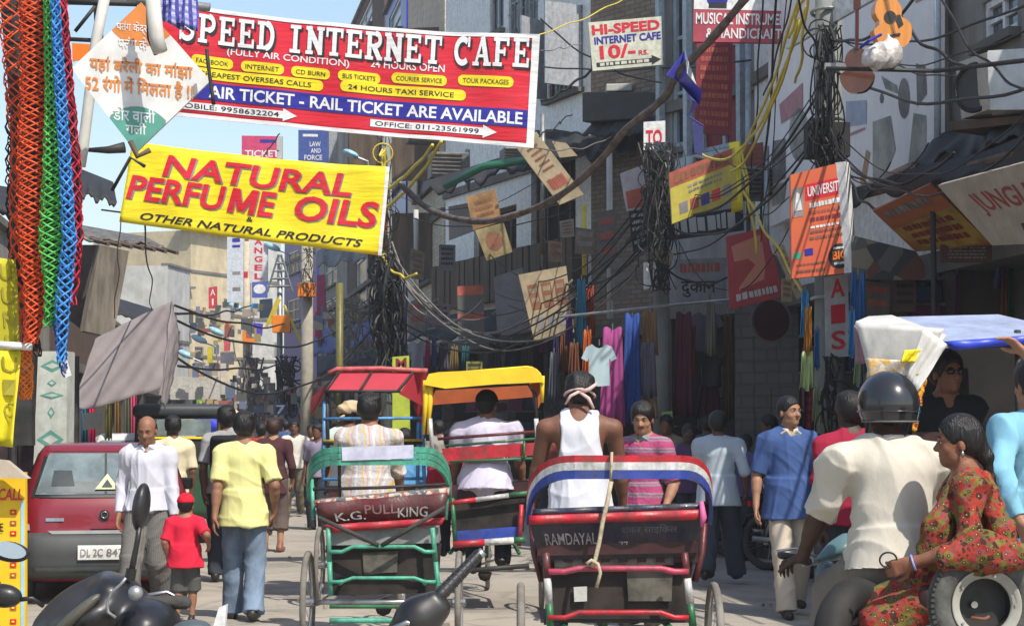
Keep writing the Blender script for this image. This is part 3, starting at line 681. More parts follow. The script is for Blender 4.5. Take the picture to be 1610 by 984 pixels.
def window(root, f, o, fm, nm=2, nz=0, pm=None, deep=.12, fw=.07, sill=True, shut=None, grille=False, name='window'):
    s0, s1, z0, z1 = o; mb = MB(); e = .004
    for a, b, c, d in ((s0 + e, s0 + fw, z0 + e, z1 - e), (s1 - fw, s1 - e, z0 + e, z1 - e), (s0 + fw, s1 - fw, z0 + e, z0 + fw), (s0 + fw, s1 - fw, z1 - fw, z1 - e)): f.box(mb, a, b, c, d, -deep, -deep + .09)
    for i in range(1, nm): t = s0 + (s1 - s0) * i / nm; f.box(mb, t - fw * .4, t + fw * .4, z0 + fw, z1 - fw, -deep + .005, -deep + .08)
    for i in range(1, nz + 1): t = z0 + (z1 - z0) * i / (nz + 1); f.box(mb, s0 + fw, s1 - fw, t - fw * .3, t + fw * .3, -deep + .01, -deep + .075)
    w_ = part(name, mb, fm, root)
    for i in range(nm):
        a = s0 + (s1 - s0) * i / nm + fw * .4; b = s0 + (s1 - s0) * (i + 1) / nm - fw * .4; q = MB(); f.box(q, a, b, z0 + fw, z1 - fw, -deep + .03, -deep + .04); part('pane', q, pm or M['darkglass'], w_)
    if sill: q = MB(); f.box(q, s0 - .08, s1 + .08, z0 - .09, z0 - .005, -.05, .12); part('sill', q, M['concrete'], w_)
    if grille:
        q = MB(); 
        for i in range(1, 8): t = s0 + (s1 - s0) * i / 8; q.cyl(f.pt(t, z0, .02), f.pt(t, z1, .02), .012, 5)
        for i in range(0, 4): t = z0 + (z1 - z0) * i / 3; q.cyl(f.pt(s0, t, .02), f.pt(s1, t, .02), .01, 5)
        part('grille', q, M['steel'], w_)
    if shut:
        for sd, ang, m in shut:      # side -1 / 1, opening angle
            wd = (s1 - s0) / 2; h = f.pt(s0 if sd < 0 else s1, z0, .02); dr = (f.u * (-sd) if False else f.u * (1 if sd < 0 else -1)); a = rad(ang); v = np.append(dr * math.cos(a) + f.n * math.sin(a), 0) * wd
            q = MB(); nn = np.cross(v / wd, (0, 0, 1)); th = .035
            q.add([h, h + v, h + v + (0, 0, z1 - z0), h + (0, 0, z1 - z0)] + [x + nn * th for x in (h, h + v, h + v + (0, 0, z1 - z0), h + (0, 0, z1 - z0))], [(0, 1, 2, 3), (7, 6, 5, 4), (0, 4, 5, 1), (1, 5, 6, 2), (2, 6, 7, 3), (3, 7, 4, 0)]); part('shutter', q, m, w_)
    return w_
def house(label, A, B, H, mats, ops=(), gz=3.2, shop=True, depth=7.0, gops=None, cat='building', th=.3, slabs=(3.2, 6.4, 9.6), s0pier=.35, floors=True):
    """a building: street wall, side walls, floor bands, a dark shop room at street level"""
    f = Fac(A, B); root = empty('building', label, cat, (f.A[0], f.A[1], 0)); m = mats
    part('wall', wall(f, gz + .22 if shop else .16, H, ops, th), m, root)
    q = MB(); f.box(q, -.02, f.L + .02, H, H + .12, -th - .06, .10); part('parapet', q, M['concrete'], root)
    # side and rear walls, roof
    for a, b in ((0, .25), (f.L - .25, f.L)): q = MB(); f.box(q, a, b, .16, H - .003, -depth, -th - .002); part('side_wall', q, m, root)
    q = MB(); f.box(q, .25, f.L - .25, .16, H - .003, -depth - .002, -depth + .25); part('rear_wall', q, m, root); q = MB(); f.box(q, .252, f.L - .252, H - .35, H - .15, -depth + .252, -th - .002); part('roof', q, m, root)
    if shop:
        q = MB(); f.box(q, -.01, f.L + .01, gz, gz + .22, -depth + .3, .05); part('floor_slab', q, M['concrete'], root)
        for a, b in [(0, s0pier), (f.L - s0pier, f.L)] + ([(f.L / 2 - .2, f.L / 2 + .2)] if f.L > 6 else []): q = MB(); f.box(q, a, b, .16, gz - .002, -.6, 0); part('pier', q, M['pierdark'], root)
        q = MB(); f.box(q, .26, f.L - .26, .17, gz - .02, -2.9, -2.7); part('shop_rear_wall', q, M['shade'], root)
    for z in slabs:
        if gz + 1 < z < H - .5: q = MB(); f.box(q, -.012, f.L + .012, z, z + .16, -.05, .07); part('floor_band', q, M['concrete'], root)
    return root, f
def px_at(off, px): return off / ((px - 805) / 3000 + ST)      # depth where the street line at that offset meets pixel column px
def sp(off, d): return (rx(off, d), d)
# --- right side, near to far
r1, f1 = house('grey concrete building on the right edge above the black awning', sp(7.0, 8), sp(7.0, 19.4), 6.4, M['grey'], ops=[], shop=True)
op = [(9.0, 10.6, 6.9, 8.4), (6.2, 8.0, 6.9, 8.6)]
for o in list(r1.children):
    if o.name.startswith('wall'): bpy.data.objects.remove(o)
o1 = [f1.rc((1545, -10, 1600, 58)), (2.0, 3.6, 4.4, 6.0), (5.0, 6.4, 4.6, 6.0)]
part('wall', wall(f1, 3.42, 6.4, o1), M['grey'], r1)
for k in o1: window(r1, f1, k, M['white'], 2, 1, M['glass'])
q = MB(); s_, _ = f1.sz(1482, 100); f1.box(q, s_ - .18, s_ + .18, 3.45, 6.35, .002, .16); part('pilaster', q, M['grey'], r1)
r2, f2 = house('white walled building behind the big product billboard', sp(7.0, 19.45), sp(7.0, 26.6), 8.2, M['white'], ops=[], shop=True)
A3 = P(1212, 600, 26.7); B3 = P(1036, 600, 29.2)
f3 = Fac(A3, B3); o3 = [f3.rc((1056, -30, 1088, 232)), f3.rc((1098, 66, 1172, 236))]
r3, f3 = house('grey house with pale blue window frames under the red music sign', A3, B3, 12.0, M['lilac'], ops=o3, slabs=(6.4,), gz=3.25, depth=3)
lb = paint('pale_blue_frame', (.42, .50, .56), dirt=.3)
window(r3, f3, o3[0], lb, 1, 2, M['darkglass'], fw=.09); window(r3, f3, o3[1], lb, 2, 1, M['maroon'], fw=.09)
for x in (1049, 1092, 1176):
    s_, _ = f3.sz(x, 120); q = MB(); f3.box(q, s_ - .05, s_ + .05, 5.0, 11.9, .08, .18); part('pillar_strip', q, lb, r3)
q = MB(); a = f3.rc((1045, 245, 1180, 258)); f3.box(q, a[0], a[1], a[2] - .04, a[3], .003, .22); part('ledge', q, lb, r3)
# brick flank with the internet cafe sign
A4 = P(1034, 600, 32.6); B4 = P(930, 600, 34.0); C4 = P(700, 600, 41.0)
r4, f4 = house('old brick walled house front below the internet cafe sign', A4, B4, 11.8, M['brick'], ops=[], slabs=(), depth=5)
f5 = Fac(B4, C4); o5 = [f5.rc((862, 22, 916, 148)), f5.rc((800, -60, 846, 50)), f5.rc((862, -90, 916, -22)), f5.rc((770, -60, 792, 50)), f5.rc((835, 245, 905, 395)), f5.rc((745, 330, 812, 420))]
r5, f5 = house('off white house with shuttered windows above the street', B4, C4, 11.8, M['white'], ops=o5, slabs=(6.5,), depth=6)
wf = paint('grey_frame', (.40, .42, .46)); dr = paint('maroon_frame', (.14, .03, .04))
window(r5, f5, o5[0], dr, 2, 1, M['glass'], shut=[(1, 60, wf), (-1, 100, wf)], grille=True); window(r5, f5, o5[1], wf, 3, 1, grille=True); window(r5, f5, o5[2], dr, 2, 1); window(r5, f5, o5[3], wf, 2, 1)
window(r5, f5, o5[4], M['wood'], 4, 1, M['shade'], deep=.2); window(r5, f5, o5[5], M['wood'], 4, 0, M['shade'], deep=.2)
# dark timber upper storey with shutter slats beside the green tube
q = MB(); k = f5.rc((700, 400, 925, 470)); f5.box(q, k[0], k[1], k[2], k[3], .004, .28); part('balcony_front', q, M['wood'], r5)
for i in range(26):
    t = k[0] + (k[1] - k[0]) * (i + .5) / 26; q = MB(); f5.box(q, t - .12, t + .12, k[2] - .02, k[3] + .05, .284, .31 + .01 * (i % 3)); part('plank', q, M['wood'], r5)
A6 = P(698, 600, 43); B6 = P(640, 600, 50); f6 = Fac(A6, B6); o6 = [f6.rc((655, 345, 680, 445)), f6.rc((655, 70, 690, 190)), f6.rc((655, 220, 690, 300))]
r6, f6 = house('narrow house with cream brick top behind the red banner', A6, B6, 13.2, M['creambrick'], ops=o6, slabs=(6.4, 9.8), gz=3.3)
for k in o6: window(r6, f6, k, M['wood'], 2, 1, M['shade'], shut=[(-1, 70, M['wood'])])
A7 = P(637, 600, 52); B7 = P(604, 600, 58); f7 = Fac(A7, B7); o7 = [f7.rc((612, 10, 630, 60)), f7.rc((612, 215, 632, 300)), f7.rc((610, 100, 630, 180))]
r7, f7 = house('tall blue washed house beyond the cream brick top', A7, B7, 14.2, M['blue'], ops=o7, slabs=(6.4, 9.8)); [window(r7, f7, k, M['white'], 1, 1) for k in o7]
A8 = P(602, 600, 60); B8 = P(548, 600, 72); f8 = Fac(A8, B8); o8 = [f8.rc((560, 20, 585, 60)), f8.rc((560, 260, 590, 330)), f8.rc((560, 400, 590, 480))]
r8, f8 = house('brown and white gabled building above the red banner', A8, B8, 16.5, M['brown'], ops=o8, slabs=(6.4, 9.8, 13)); [window(r8, f8, k, M['white'], 2, 1) for k in o8]
A9 = P(545, 600, 74); B9 = P(500, 600, 84); f9 = Fac(A9, B9); o9 = [f9.rc((510, 300, 530, 350)), f9.rc((510, 400, 530, 450)), f9.rc((508, 470, 530, 520))]
r9, f9 = house('bluish grey block beyond the orange junction boxes', A9, B9, 14.2, M['grey'], ops=o9, slabs=(6.4, 9.8)); [window(r9, f9, k, M['skyp'], 2, 1) for k in o9]
A10 = P(498, 600, 90); B10 = P(446, 600, 98); f10 = Fac(A10, B10); o10 = [f10.rc((452, 395, 470, 430)), f10.rc((474, 395, 492, 430)), f10.rc((452, 470, 470, 505)), f10.rc((474, 470, 492, 505))]
r10, f10 = house('dark glazed building at the far end below the blue sign', A10, B10, 13.4, M['blue'], ops=o10, slabs=(6.4, 9.8)); [window(r10, f10, k, M['white'], 2, 1) for k in o10]
# far end, left
A11 = P(392, 600, 118); B11 = P(298, 600, 112); f11 = Fac(B11, A11); o11 = [f11.rc((307, 488, 321, 510)), f11.rc((330, 488, 344, 510)), f11.rc((352, 470, 366, 495)), f11.rc((306, 545, 320, 570))]
r11, f11 = house('tall cream building at the end of the street with small window', B11, A11, 13.1, M['cream'], ops=o11, slabs=(5.6, 8.2, 10.6)); [window(r11, f11, k, M['grey'], 1, 1) for k in o11]
q = MB(); f11.box(q, -.5, f11.L + .3, 13.13, 13.45, -.8, .6); part('roof_slab', q, M['grey'], r11)
for z in (9.6, 7.0):
    q = MB(); f11.box(q, -1.0, -.02, z, z + .12, -2, .4); f11.box(q, -1.0, -.94, z + .12, z + 1.0, -2, .4); part('side_balcony', q, M['concrete'], r11)
A12 = P(297, 600, 104); B12 = P(262, 600, 100); f12 = Fac(B12, A12); r12, f12 = house('white rendered house left of the cream building', B12, A12, 10.0, M['pale'], ops=[f12.rc((272, 520, 284, 545))], slabs=(6,)); window(r12, f12, f12.rc((272, 520, 284, 545)), M['grey'], 1, 0)
A13 = P(440, 600, 122); B13 = P(394, 600, 120); r13, f13 = house('pale building behind the vertical hotel signs', B13, A13, 13.8, M['pale'], ops=[], slabs=(5.6, 8.2, 10.6))
# --- left side: low row with tin awnings, sunlit
LO = -4.2
for i, (d0, d1, H, mt, lb_) in enumerate(((14, 27, 6.4, 'concrete', 'low concrete shop building behind the hanging cords on the left'), (27.2, 39, 4.9, 'grey', 'low shop row under the upper tin awning on the left'), (39.2, 54, 4.4, 'brown', 'brown shop row under the black awning at left'), (54.2, 72, 4.6, 'pale', 'small pale shops beyond the grey cloth on the left'), (72.2, 97, 5.0, 'cream', 'distant low cream shops on the left side'))):
    house(lb_, sp(LO, d0), sp(LO, d1), H, M[mt], ops=[(1, 2.4, 3.9, min(5.4, H - .3))] if i == 0 else [], slabs=(), gz=2.9, depth=6)
# stone pillar between the dark shops
pq = MB(); a = P(1157, 700, 25.6); b = P(1258, 700, 25.0)
PF = Fac(a, b); PF.box(pq, 0, PF.L, .16, 3.9, -.5, 0); pil = part('stone_pillar', pq, M['stone']); tag(pil, 'weathered grey stone wall pier between the dark clothes shops', 'wall')
for r_ in range(11):
    x = 0; hgt = .33
    while x < PF.L - .05:
        wd = min(R.uniform(.22, .42), PF.L - x); 
        if PF.L - x - wd < .12: wd = PF.L - x
        q = MB(); PF.box(q, x + .003, x + wd - .003, .17 + r_ * hgt + .003, .17 + (r_ + 1) * hgt - .003, .002, .010 + R.uniform(0, .012)); part('stone', q, M['stone'], pil); x += wd
# black awning over the right hand shops and posts
def awning(name, label, pts, m, th=.04, rib=0, cat='awning', sagn=.0, nn=(24, 6), rough_edge=.0, fringe=0):
    """pts = four world corners: wall near, wall far, street far, street near"""
    S = surf3(pts, lambda u, v: (0, sagn * math.sin(u * 19) * v + sagn * .6 * math.sin(u * 47 + v * 3) * v - rough_edge * v * R.random()))
    o, S = panel(name, label, cat, None, None, m, th=th, c3=pts, wr=(lambda u, v: (0, sagn * math.sin(u * 19) * v + sagn * .6 * math.sin(u * 47 + v * 3) * v)) if sagn else None, nu=nn[0], nv=nn[1])
    return o, S
def AW(x0, y0, x1, y1, o_wall, o_st, rise):
    """awning whose street edge runs between two pixels"""
    a = FP(x0, y0, o_st); b = FP(x1, y1, o_st); c = b.copy(); c[0] += (o_wall - o_st); c[2] += rise; d = a.copy(); d[0] += (o_wall - o_st); d[2] += rise
    return [d, c, b, a]
aw, _ = awning('awning', 'long black tarpaulin awning sagging over the shops at right edge', AW(1700, 205, 1318, 312, 6.97, 6.1, .35), M['black'], sagn=.02, nn=(60, 8))
q = MB(); e0 = FP(1700, 212, 6.12); e1 = FP(1318, 319, 6.12); q.tube([e0, e1], .035, 6); part('edge_pole', q, M['wood'], aw)
for x in (1466, 1655):
    a = FP(x, 260, 6.1); q = MB(); y_ = a[1]; t = (y_ - e0[1]) / (e1[1] - e0[1]); z = e0[2] + (e1[2] - e0[2]) * t; q.cyl((a[0], y_, .1), (a[0], y_, FP(x, 292, 6.1)[2]), .026, 8); part('post', q, M['black'], aw)
aw2, _ = awning('awning', 'dark corrugated awning sheet above the brick house doorway', [P(960, 165, 33.9), P(1036, 160, 32.5), P(1045, 205, 31.0), P(915, 212, 32.6)], M['black'], sagn=.03)
q = MB(); q.slab([P(915, 145, 32.8), P(1028, 145, 31.9), P(1030, 186, 31.9), P(915, 192, 32.8)], .7); tag(part('water_tank', q, mat('black_tank', (.05, .047, .045), rough=.6), bevel=.02), 'dark rectangular box on the ledge under the internet cafe sign', 'box')
q = MB(); q.slab([P(953, 132, 33), P(994, 131, 33), P(994, 143, 33), P(953, 144, 33)], .4); tag(part('vent_box', q, M['pale'], bevel=.02), 'small pale box lying on top of the dark ledge box', 'box')
aw3, _ = awning('awning', 'torn black plastic awning over the upper floor left of the pole', [P(840, 205, 36), P(1010, 195, 33.5), P(1000, 235, 32), P(836, 245, 34)], M['black'], sagn=.09, nn=(40, 8))
aw4, _ = awning('awning', 'dark sagging shop awning below the hanging boards', [P(660, 500, 40), P(905, 470, 34.5), P(900, 505, 32.5), P(640, 535, 38)], M['black'], sagn=.06, nn=(40, 6))
aw5, _ = awning('awning', 'blue edged tarpaulin awning by the yellow post', [P(490, 520, 66), P(598, 500, 60), P(600, 530, 57), P(492, 560, 63)], M['blue'] if False else mat('tarp_blue', (.05, .08, .3), rough=.6, dirt=.5), sagn=.06)
aw6, _ = awning('awning', 'torn grey tin awning between the yellow banner and balcony', [P(495, 385, 64), P(600, 370, 58), P(605, 400, 54), P(497, 420, 60)], M['tin'], sagn=.08)
aw7, _ = awning('awning', 'dark shop canopy under the blue edged tarpaulin by red canopy', [P(500, 560, 48), P(640, 540, 44), P(640, 570, 42), P(498, 590, 46)], M['black'], sagn=.06)
q = MB(); q.tube([P(700, 293, 33), P(760, 262, 32.5), P(826, 252, 32)], .07, 8); gt = part('pipe', q, mat('green_tube', (.02, .16, .09), rough=.35, dirt=.2), smooth=True); tag(gt, 'green plastic tube along the edge of the torn roof', 'pipe')
awn8, _ = awning('awning', 'dark wooden roof sheet behind the green tube', [P(665, 285, 37), P(838, 232, 35), P(830, 258, 32.5), P(660, 308, 34)], M['black'], sagn=.08, nn=(30, 5))
# left awnings
for k_, (q4, lb_, mt, sg) in enumerate(((([P(118, 262, 30), P(178, 286, 30), P(184, 318, 27.5), P(112, 300, 27.5)]), 'dark broken tin roof jutting out right of the hanging cords', M['black'], .05),
    (([P(118, 352, 33), P(228, 372, 33), P(258, 386, 31), P(112, 372, 31)]), 'long splintered tin sheet awning below the first roof', M['tin'], .04),
    (([P(150, 458, 40), P(262, 492, 41), P(268, 506, 38), P(140, 490, 37)]), 'black awning above the grey cloth on the left', M['black'], .05),
    (([P(-40, 285, 12), P(45, 300, 12), P(60, 330, 11), P(-40, 330, 11)]), 'dark roof edge at the far left behind the hanging cords', M['black'], .02))):
    o, _ = awning('awning', lb_, q4, mt, sagn=sg, nn=(20, 5))
for k_ in range(7):
    q = MB(); x = 125 + k_ * 18; q.tube([P(x, 372 + k_ * 2, 31.5), P(x + 46, 384 + k_ * 2.3, 30.6)], .035, 5); tag(part('loose_stick', q, M['wood']), 'loose weathered sticks poking out of the tin awning', 'stick', 'sticks in the tin awning')
# ---------------------------------------------------------------- banners across the street
def sagw(px_, ppm, amp, fr, seed=0, edge=True):
    r_ = random.Random(seed); ph = [r_.uniform(0, 6.3) for _ in range(8)]
    def f(u, v):
        n = amp * (math.sin(fr * u * 6.3 + ph[0] + 2.2 * v) + .6 * math.sin(fr * 2.3 * u * 6.3 + ph[1] - 3 * v) + .5 * math.sin(5 * v + ph[2] + 4 * u))
        n += amp * .8 * max(0, math.sin((u * 2.2 + v) * 9 + ph[3])) * (u ** 3 + (1 - u) ** 3)
        return n, -px_ * 4 * u * (1 - u) * (1 - v * .8) / ppm
    return f
DB = 20.0
b1, S1 = panel('banner', 'wide red banner strung across the street with internet cafe lettering', 'banner', [(226, -4), (849, 55), (839, 233), (218, 176)], DB, M['red'], th=.006, wr=sagw(13, 150, .018, 2.2, 1), nu=90, nv=16)
W_ = M['vinylwhite']; st = (.02, .12)
for a in ((0, 0, 1, .035), (0, .965, 1, 1), (.981, .035, 1, .965)): rect(S1, b1, W_, *a, name='border', step=st, lift=.0075)
def seg(p, q, t):
    p = np.array(p, float); q = np.array(q, float); d = q - p; L = np.hypot(*d); n = np.array((-d[1], d[0])) / L * t / 2; return [p + n, q + n, q - n, p - n]
def arc(cx, cy, rx_, ry_, a0, a1, t, n=10):
    o = []; ps = [(cx + rx_ * math.cos(rad(a0 + (a1 - a0) * i / n)), cy + ry_ * math.sin(rad(a0 + (a1 - a0) * i / n))) for i in range(n + 1)]
    for i, (p, q) in enumerate(zip(ps, ps[1:])):
        d = np.array(q) - np.array(p); e = d / np.hypot(*d) * .012; o.append(seg(np.array(p) - e, np.array(q) + e, t))
    return o
def slab_letter(c):
    """heavy slab-serif capital in a unit box, y up"""
    T, t, h = .24, .13, .13
    V = lambda x, y0=0, y1=1: seg((x, y0), (x, y1), T); H = lambda x0, x1, y, w_=t: seg((x0, y), (x1, y), w_)
    foot = lambda x, w_=.42: H(x - w_ / 2, x + w_ / 2, h / 2); head = lambda x, w_=.42: H(x - w_ / 2, x + w_ / 2, 1 - h / 2)
    if c == 'I': return [V(.5), foot(.5, .6), head(.5, .6)]
    if c == 'P': return [V(.24), foot(.26, .5), head(.2, .4), H(.24, .6, .93), H(.24, .6, .47)] + arc(.58, .70, .27, .235, -90, 90, .20)
    if c == 'D': return [V(.24), foot(.2, .4), head(.2, .4), H(.24, .55, .93), H(.24, .55, .07)] + arc(.52, .5, .34, .43, -90, 90, .22)
    if c == 'R': return [V(.24), foot(.24, .46), head(.2, .4), H(.24, .6, .93), H(.24, .6, .50)] + arc(.58, .72, .26, .22, -90, 90, .20) + [seg((.48, .5), (.82, .06), .24), foot(.84, .3)]
    if c == 'E': return [V(.26), H(.03, .88, .93), H(.03, .90, .07), H(.26, .66, .5), seg((.84, 1), (.84, .70), .13), seg((.88, 0), (.88, .32), .13), seg((.66, .36), (.66, .64), .10)]
    if c == 'F': return [V(.26), H(.03, .88, .93), foot(.28, .52), H(.26, .66, .5), seg((.84, 1), (.84, .70), .13), seg((.66, .36), (.66, .64), .10)]
    if c == 'N': return [V(.2), V(.82), seg((.14, .95), (.86, .06), .26), foot(.2, .42), head(.16, .36), head(.82, .42)]
    if c == 'T': return [V(.5), foot(.5, .5), H(.03, .97, .93), seg((.08, 1), (.08, .66), .12), seg((.92, 1), (.92, .66), .12)]
    if c == 'C': return arc(.52, .5, .38, .42, 50, 310, .21, 16) + [seg((.86, 1), (.86, .64), .12)]
    if c == 'S': return arc(.5, .73, .30, .20, 20, 270, .19, 12) + arc(.5, .28, .32, .21, -160, 90, .19, 12) + [seg((.84, 1), (.84, .70), .11), seg((.14, 0), (.14, .32), .11)]
    if c == 'A': return [seg((.5, 1.0), (.18, .08), .13), seg((.5, 1.0), (.80, .06), .25), H(.28, .72, .34, .11), foot(.17, .36), foot(.82, .42)]
    return []
def slabtext(S, parent, s, m, u0, v0, u1, v1, lift, step, gap=.12, space=.55, dv=0.0, name='lettering'):
    n = sum(space if c == ' ' else 1 + gap for c in s) - gap; x = 0
    for c in s:
        if c == ' ': x += space; continue
        V = []; Fc = []; a = u0 + (u1 - u0) * x / n; b = u0 + (u1 - u0) * (x + 1) / n
        for k, q in enumerate(slab_letter(c)):
            V2, F2 = subdiv(np.array([(a + p[0] * (b - a), v1 + p[1] * (v0 - v1) + dv * x / n) for p in q]), [(0, 1, 2, 3)], step)
            Fc += [tuple(i + len(V) for i in f) for f in F2]; V += [np.append(p, k * .0004) for p in V2]
        W = [S(p[0], p[1], lift + p[2]) for p in V]; part(name, (W, Fc), m, parent); x += 1 + gap
slabtext(S1, b1, 'SPEED INTERNET CAFE', M['ink'], .098, .085, .984, .345, .008, (.02, .1), dv=-.03, name='letter_shadow')
slabtext(S1, b1, 'SPEED INTERNET CAFE', W_, .092, .065, .978, .325, .014, (.02, .1), dv=-.03)
write(S1, b1, '(FULLY AIR CONDITION)', W_, .215, .335, .525, .415, step=st); write(S1, b1, '24 HOURS OPEN', W_, .578, .305, .765, .375, step=st)
for i, (a, b, v0, t) in enumerate(((.128, .232, .435, 'FACEBOOK'), (.252, .362, .435, 'INTERNET'), (.380, .478, .435, 'CD BURN'), (.498, .604, .43, 'BUS TICKETS'), (.632, .772, .405, 'COURIER SERVICE'), (.800, .940, .385, 'TOUR PACKAGES'))):
    rect(S1, b1, M['yellow'], a, v0, b, v0 + .098, rnd=.045, asp=3.5, step=st, name='yellow_pill', lift=.0075); write(S1, b1, t, M['ink'], a + .012, v0 + .03, b - .012, v0 + .072, bold=.004, lift=.011, step=st)
for a, b, v0, t in ((.128, .462, .545, 'CHEAPEST OVERSEAS CALLS'), (.505, .822, .525, '24 HOURS TAXI SERVICE')):
    rect(S1, b1, M['yellow'], a, v0, b, v0 + .098, rnd=.045, asp=3.5, step=st, name='yellow_pill', lift=.0075); write(S1, b1, t, M['ink'], a + .02, v0 + .028, b - .03, v0 + .074, bold=.008, lift=.011, step=st)
rect(S1, b1, M['blue'], .12, .672, .981, .826, name='blue_band', step=st, lift=.0075)
write(S1, b1, 'AIR TICKET - RAIL TICKET ARE AVAILABLE', W_, .175, .695, .968, .805, bold=.022, lift=.011, step=st)
for a, b, v0, t in ((.08, .40, .862, 'MOBILE: 9958632204'), (.585, .905, .855, 'OFFICE: 011-23561999')):
    rect(S1, b1, W_, a, v0, b - .03, v0 + .068, name='white_arrow', step=st, lift=.0075)
    V, F2 = subdiv(np.array([(b - .035, v0 - .025), (b, v0 + .034), (b - .035, v0 + .093)]), [(0, 1, 2)], st); print_on(S1, b1, 'arrow_head', W_, V, F2, .0079)
    write(S1, b1, t, M['ink'], a + .012, v0 + .012, b - .045, v0 + .056, bold=.006, lift=.011, step=st)
DY = 18.0
b2, S2 = panel('banner', 'yellow banner with red perfume oil lettering below the red banner', 'banner', [(207, 222), (613, 263), (600, 402), (188, 349)], DY, M['yellow'], th=.006, wr=sagw(5, 167, .016, 1.6, 5), nu=70, nv=14)
st2 = (.025, .15)
rect(S2, b2, W_, .986, 0, 1, 1, name='border', step=st2)
for m_, du, lf, bo in ((M['greyprint'], .005, .006, .020), (M['red'], 0, .010, .012)):
    nm_ = 'letter_shadow' if du else 'lettering'
    write(S2, b2, 'NATURAL', m_, .135 + du, .105 + du * 2, .862 + du, .375 + du * 2, bold=bo + .010, shear=.12, lift=lf, step=st2, name=nm_)
    [write(S2, b2, w__, m_, a_ + du, .405 + du * 2, b_ + du, .705 + du * 2, bold=bo + .012, shear=.12, lift=lf, step=s__, name=nm_) for w__, a_, b_, s__ in (('PERFU', .01, .385, st2), ('E', .512, .578, st2), ('OILS', .652, .972, st2))]
    for k_, g_ in enumerate((seg((.22, 1), (.06, 0), .24), seg((1.02, 1), (.90, 0), .24), seg((.28, .97), (.47, .12), .22), seg((.97, .97), (.50, .12), .22))): print_on(S2, b2, nm_, m_, *subdiv(np.array([(.402 + p[0] * .096 + du, .705 - min(max(p[1], 0), 1) * .30 + du * 2) for p in g_]), [(0, 1, 2, 3)], st2), lf + k_ * .0003)
write(S2, b2, '&', M['ink'], .475, .73, .50, .79, lift=.006); write(S2, b2, 'OTHER NATURAL PRODUCTS', M['ink'], .075, .845, .925, .935, bold=.02, shear=.3, lift=.006, step=st2)
# ---------------------------------------------------------------- diamond kite-seller sign
dsg = [(222, 4), (331, 127), (214, 240), (112, 108)]; dm, S3 = panel('hanging_sign', 'white orange and teal diamond sign with handwritten hindi lettering', 'sign', dsg, 9.0, mat('sign_white', (.74, .73, .70), rough=.5, dirt=.15, bump=.1, bs=5), th=.02)
def dpt(fr): return [(a, b) for a, b in fr]
V = [(0, 0), (.42, 0)] + [(.42 * math.cos(a) if 0 else .40 * math.cos(a) ** 1.0 + .02, .42 * math.sin(a)) for a in np.linspace(.05, math.pi / 2 - .05, 9)] + [(0, .42)]; print_on(S3, dm, 'orange_corner', mat('sign_orange', (.72, .24, .05), rough=.5, dirt=.2), V, [tuple(range(len(V)))], .0015)
V = [(1, 1), (.60, 1)] + [(1 - .42 * math.cos(a), 1 - .42 * math.sin(a)) for a in np.linspace(.05, math.pi / 2 - .05, 9)] + [(1, .60)]; print_on(S3, dm, 'teal_corner', M['teal'], V, [tuple(range(len(V)))], .004)
og = mat('sign_orange', (.72, .24, .05)); Sd = surf([(130, 0), (330, 0), (330, 240), (130, 240)], 8.9955)
def wpx(parent, S, box, s, m, x0, y0, x1, y1, tilt=0.0, **k):
    """lettering placed by pixel box on a surface that spans the pixel rectangle box"""
    a, b, c, d = box; V, Fc, _ = txtmesh(s, k.get('bold', .012), k.get('shear', 0)); X = x0 + V[:, 0] * (x1 - x0); Y = y1 + V[:, 1] * (y0 - y1) + tilt * (X - x0); return print_on(S, parent, 'lettering', m, np.stack(((X - a) / (c - a), (Y - b) / (d - b)), 1), Fc, 0)
for s_, m_, x0, y0, x1, y1, bo in (('पतंग केंद्र', M['white'], 183, 32, 232, 52, .01), ('पतंग के', M['white'], 186, 56, 232, 76, .01), ('यहां बरेली का मांझा', og, 141, 85, 303, 113, .018), ('52 रंगो में िमलता है !!', og, 134, 115, 304, 145, .018), ('डोर वाली', M['white'], 178, 166, 244, 189, .01), ('गली', M['white'], 198, 191, 230, 210, .01)): wpx(dm, Sd, (130, 0, 330, 240), s_, m_, x0, y0, x1, y1, tilt=.09, bold=bo)
# poles and brackets carrying it
def stick(nm, lb_, cat, pts, d, r, m, grp=None, n=8, flat=1.0):
    dd = [d] * len(pts) if np.isscalar(d) else d; q = MB().tube([P(x, y, e) for (x, y), e in zip(pts, dd)], r, n, flat=flat); o = part(nm, q, m, smooth=True); tag(o, lb_, cat, grp); return o
wt = mat('peeling_white_pipe', (.62, .60, .55), rough=.6, dirt=.5, vs=3); blk = mat('dark_iron', (.035, .033, .03), rough=.6, var=.3)
stick('pole', 'peeling white pipe hanging in front of the diamond sign', 'pipe', [(238, -20), (246, 60), (252, 82)], 8.8, .035, wt)
stick('pole', 'thin dark strap beside the peeling white pipe', 'strap', [(233, -20), (235, 60), (246, 86)], 8.85, .013, blk)
stick('pole', 'white flaking pole between the cords and diamond sign', 'pole', [(168, -20), (152, 60), (131, 230), (126, 262)], 9.4, .028, wt); stick('pole', 'slim dark pole beside the white flaking pole', 'pole', [(152, -30), (156, 62)], 9.6, .022, blk)
stick('bracket', 'black iron bar running across at the top left', 'bar', [(100, 3), (215, 6)], 9.5, .016, blk); stick('bracket', 'dark slanting iron strut above the diamond sign', 'bar', [(150, 10), (118, 50)], 9.5, .010, blk); stick('bracket', 'black horizontal rod left of the diamond sign', 'bar', [(108, 62), (172, 65)], 9.5, .011, blk)
stick('bracket', 'grey pipe end sticking out behind the diamond top', 'pipe', [(200, 0), (330, 12)], 9.6, .022, M['steel']); stick('bracket', 'thin rod at the right corner of the diamond sign', 'rod', [(325, 78), (327, 100), (334, 150), (336, 165)], 8.9, .009, blk)
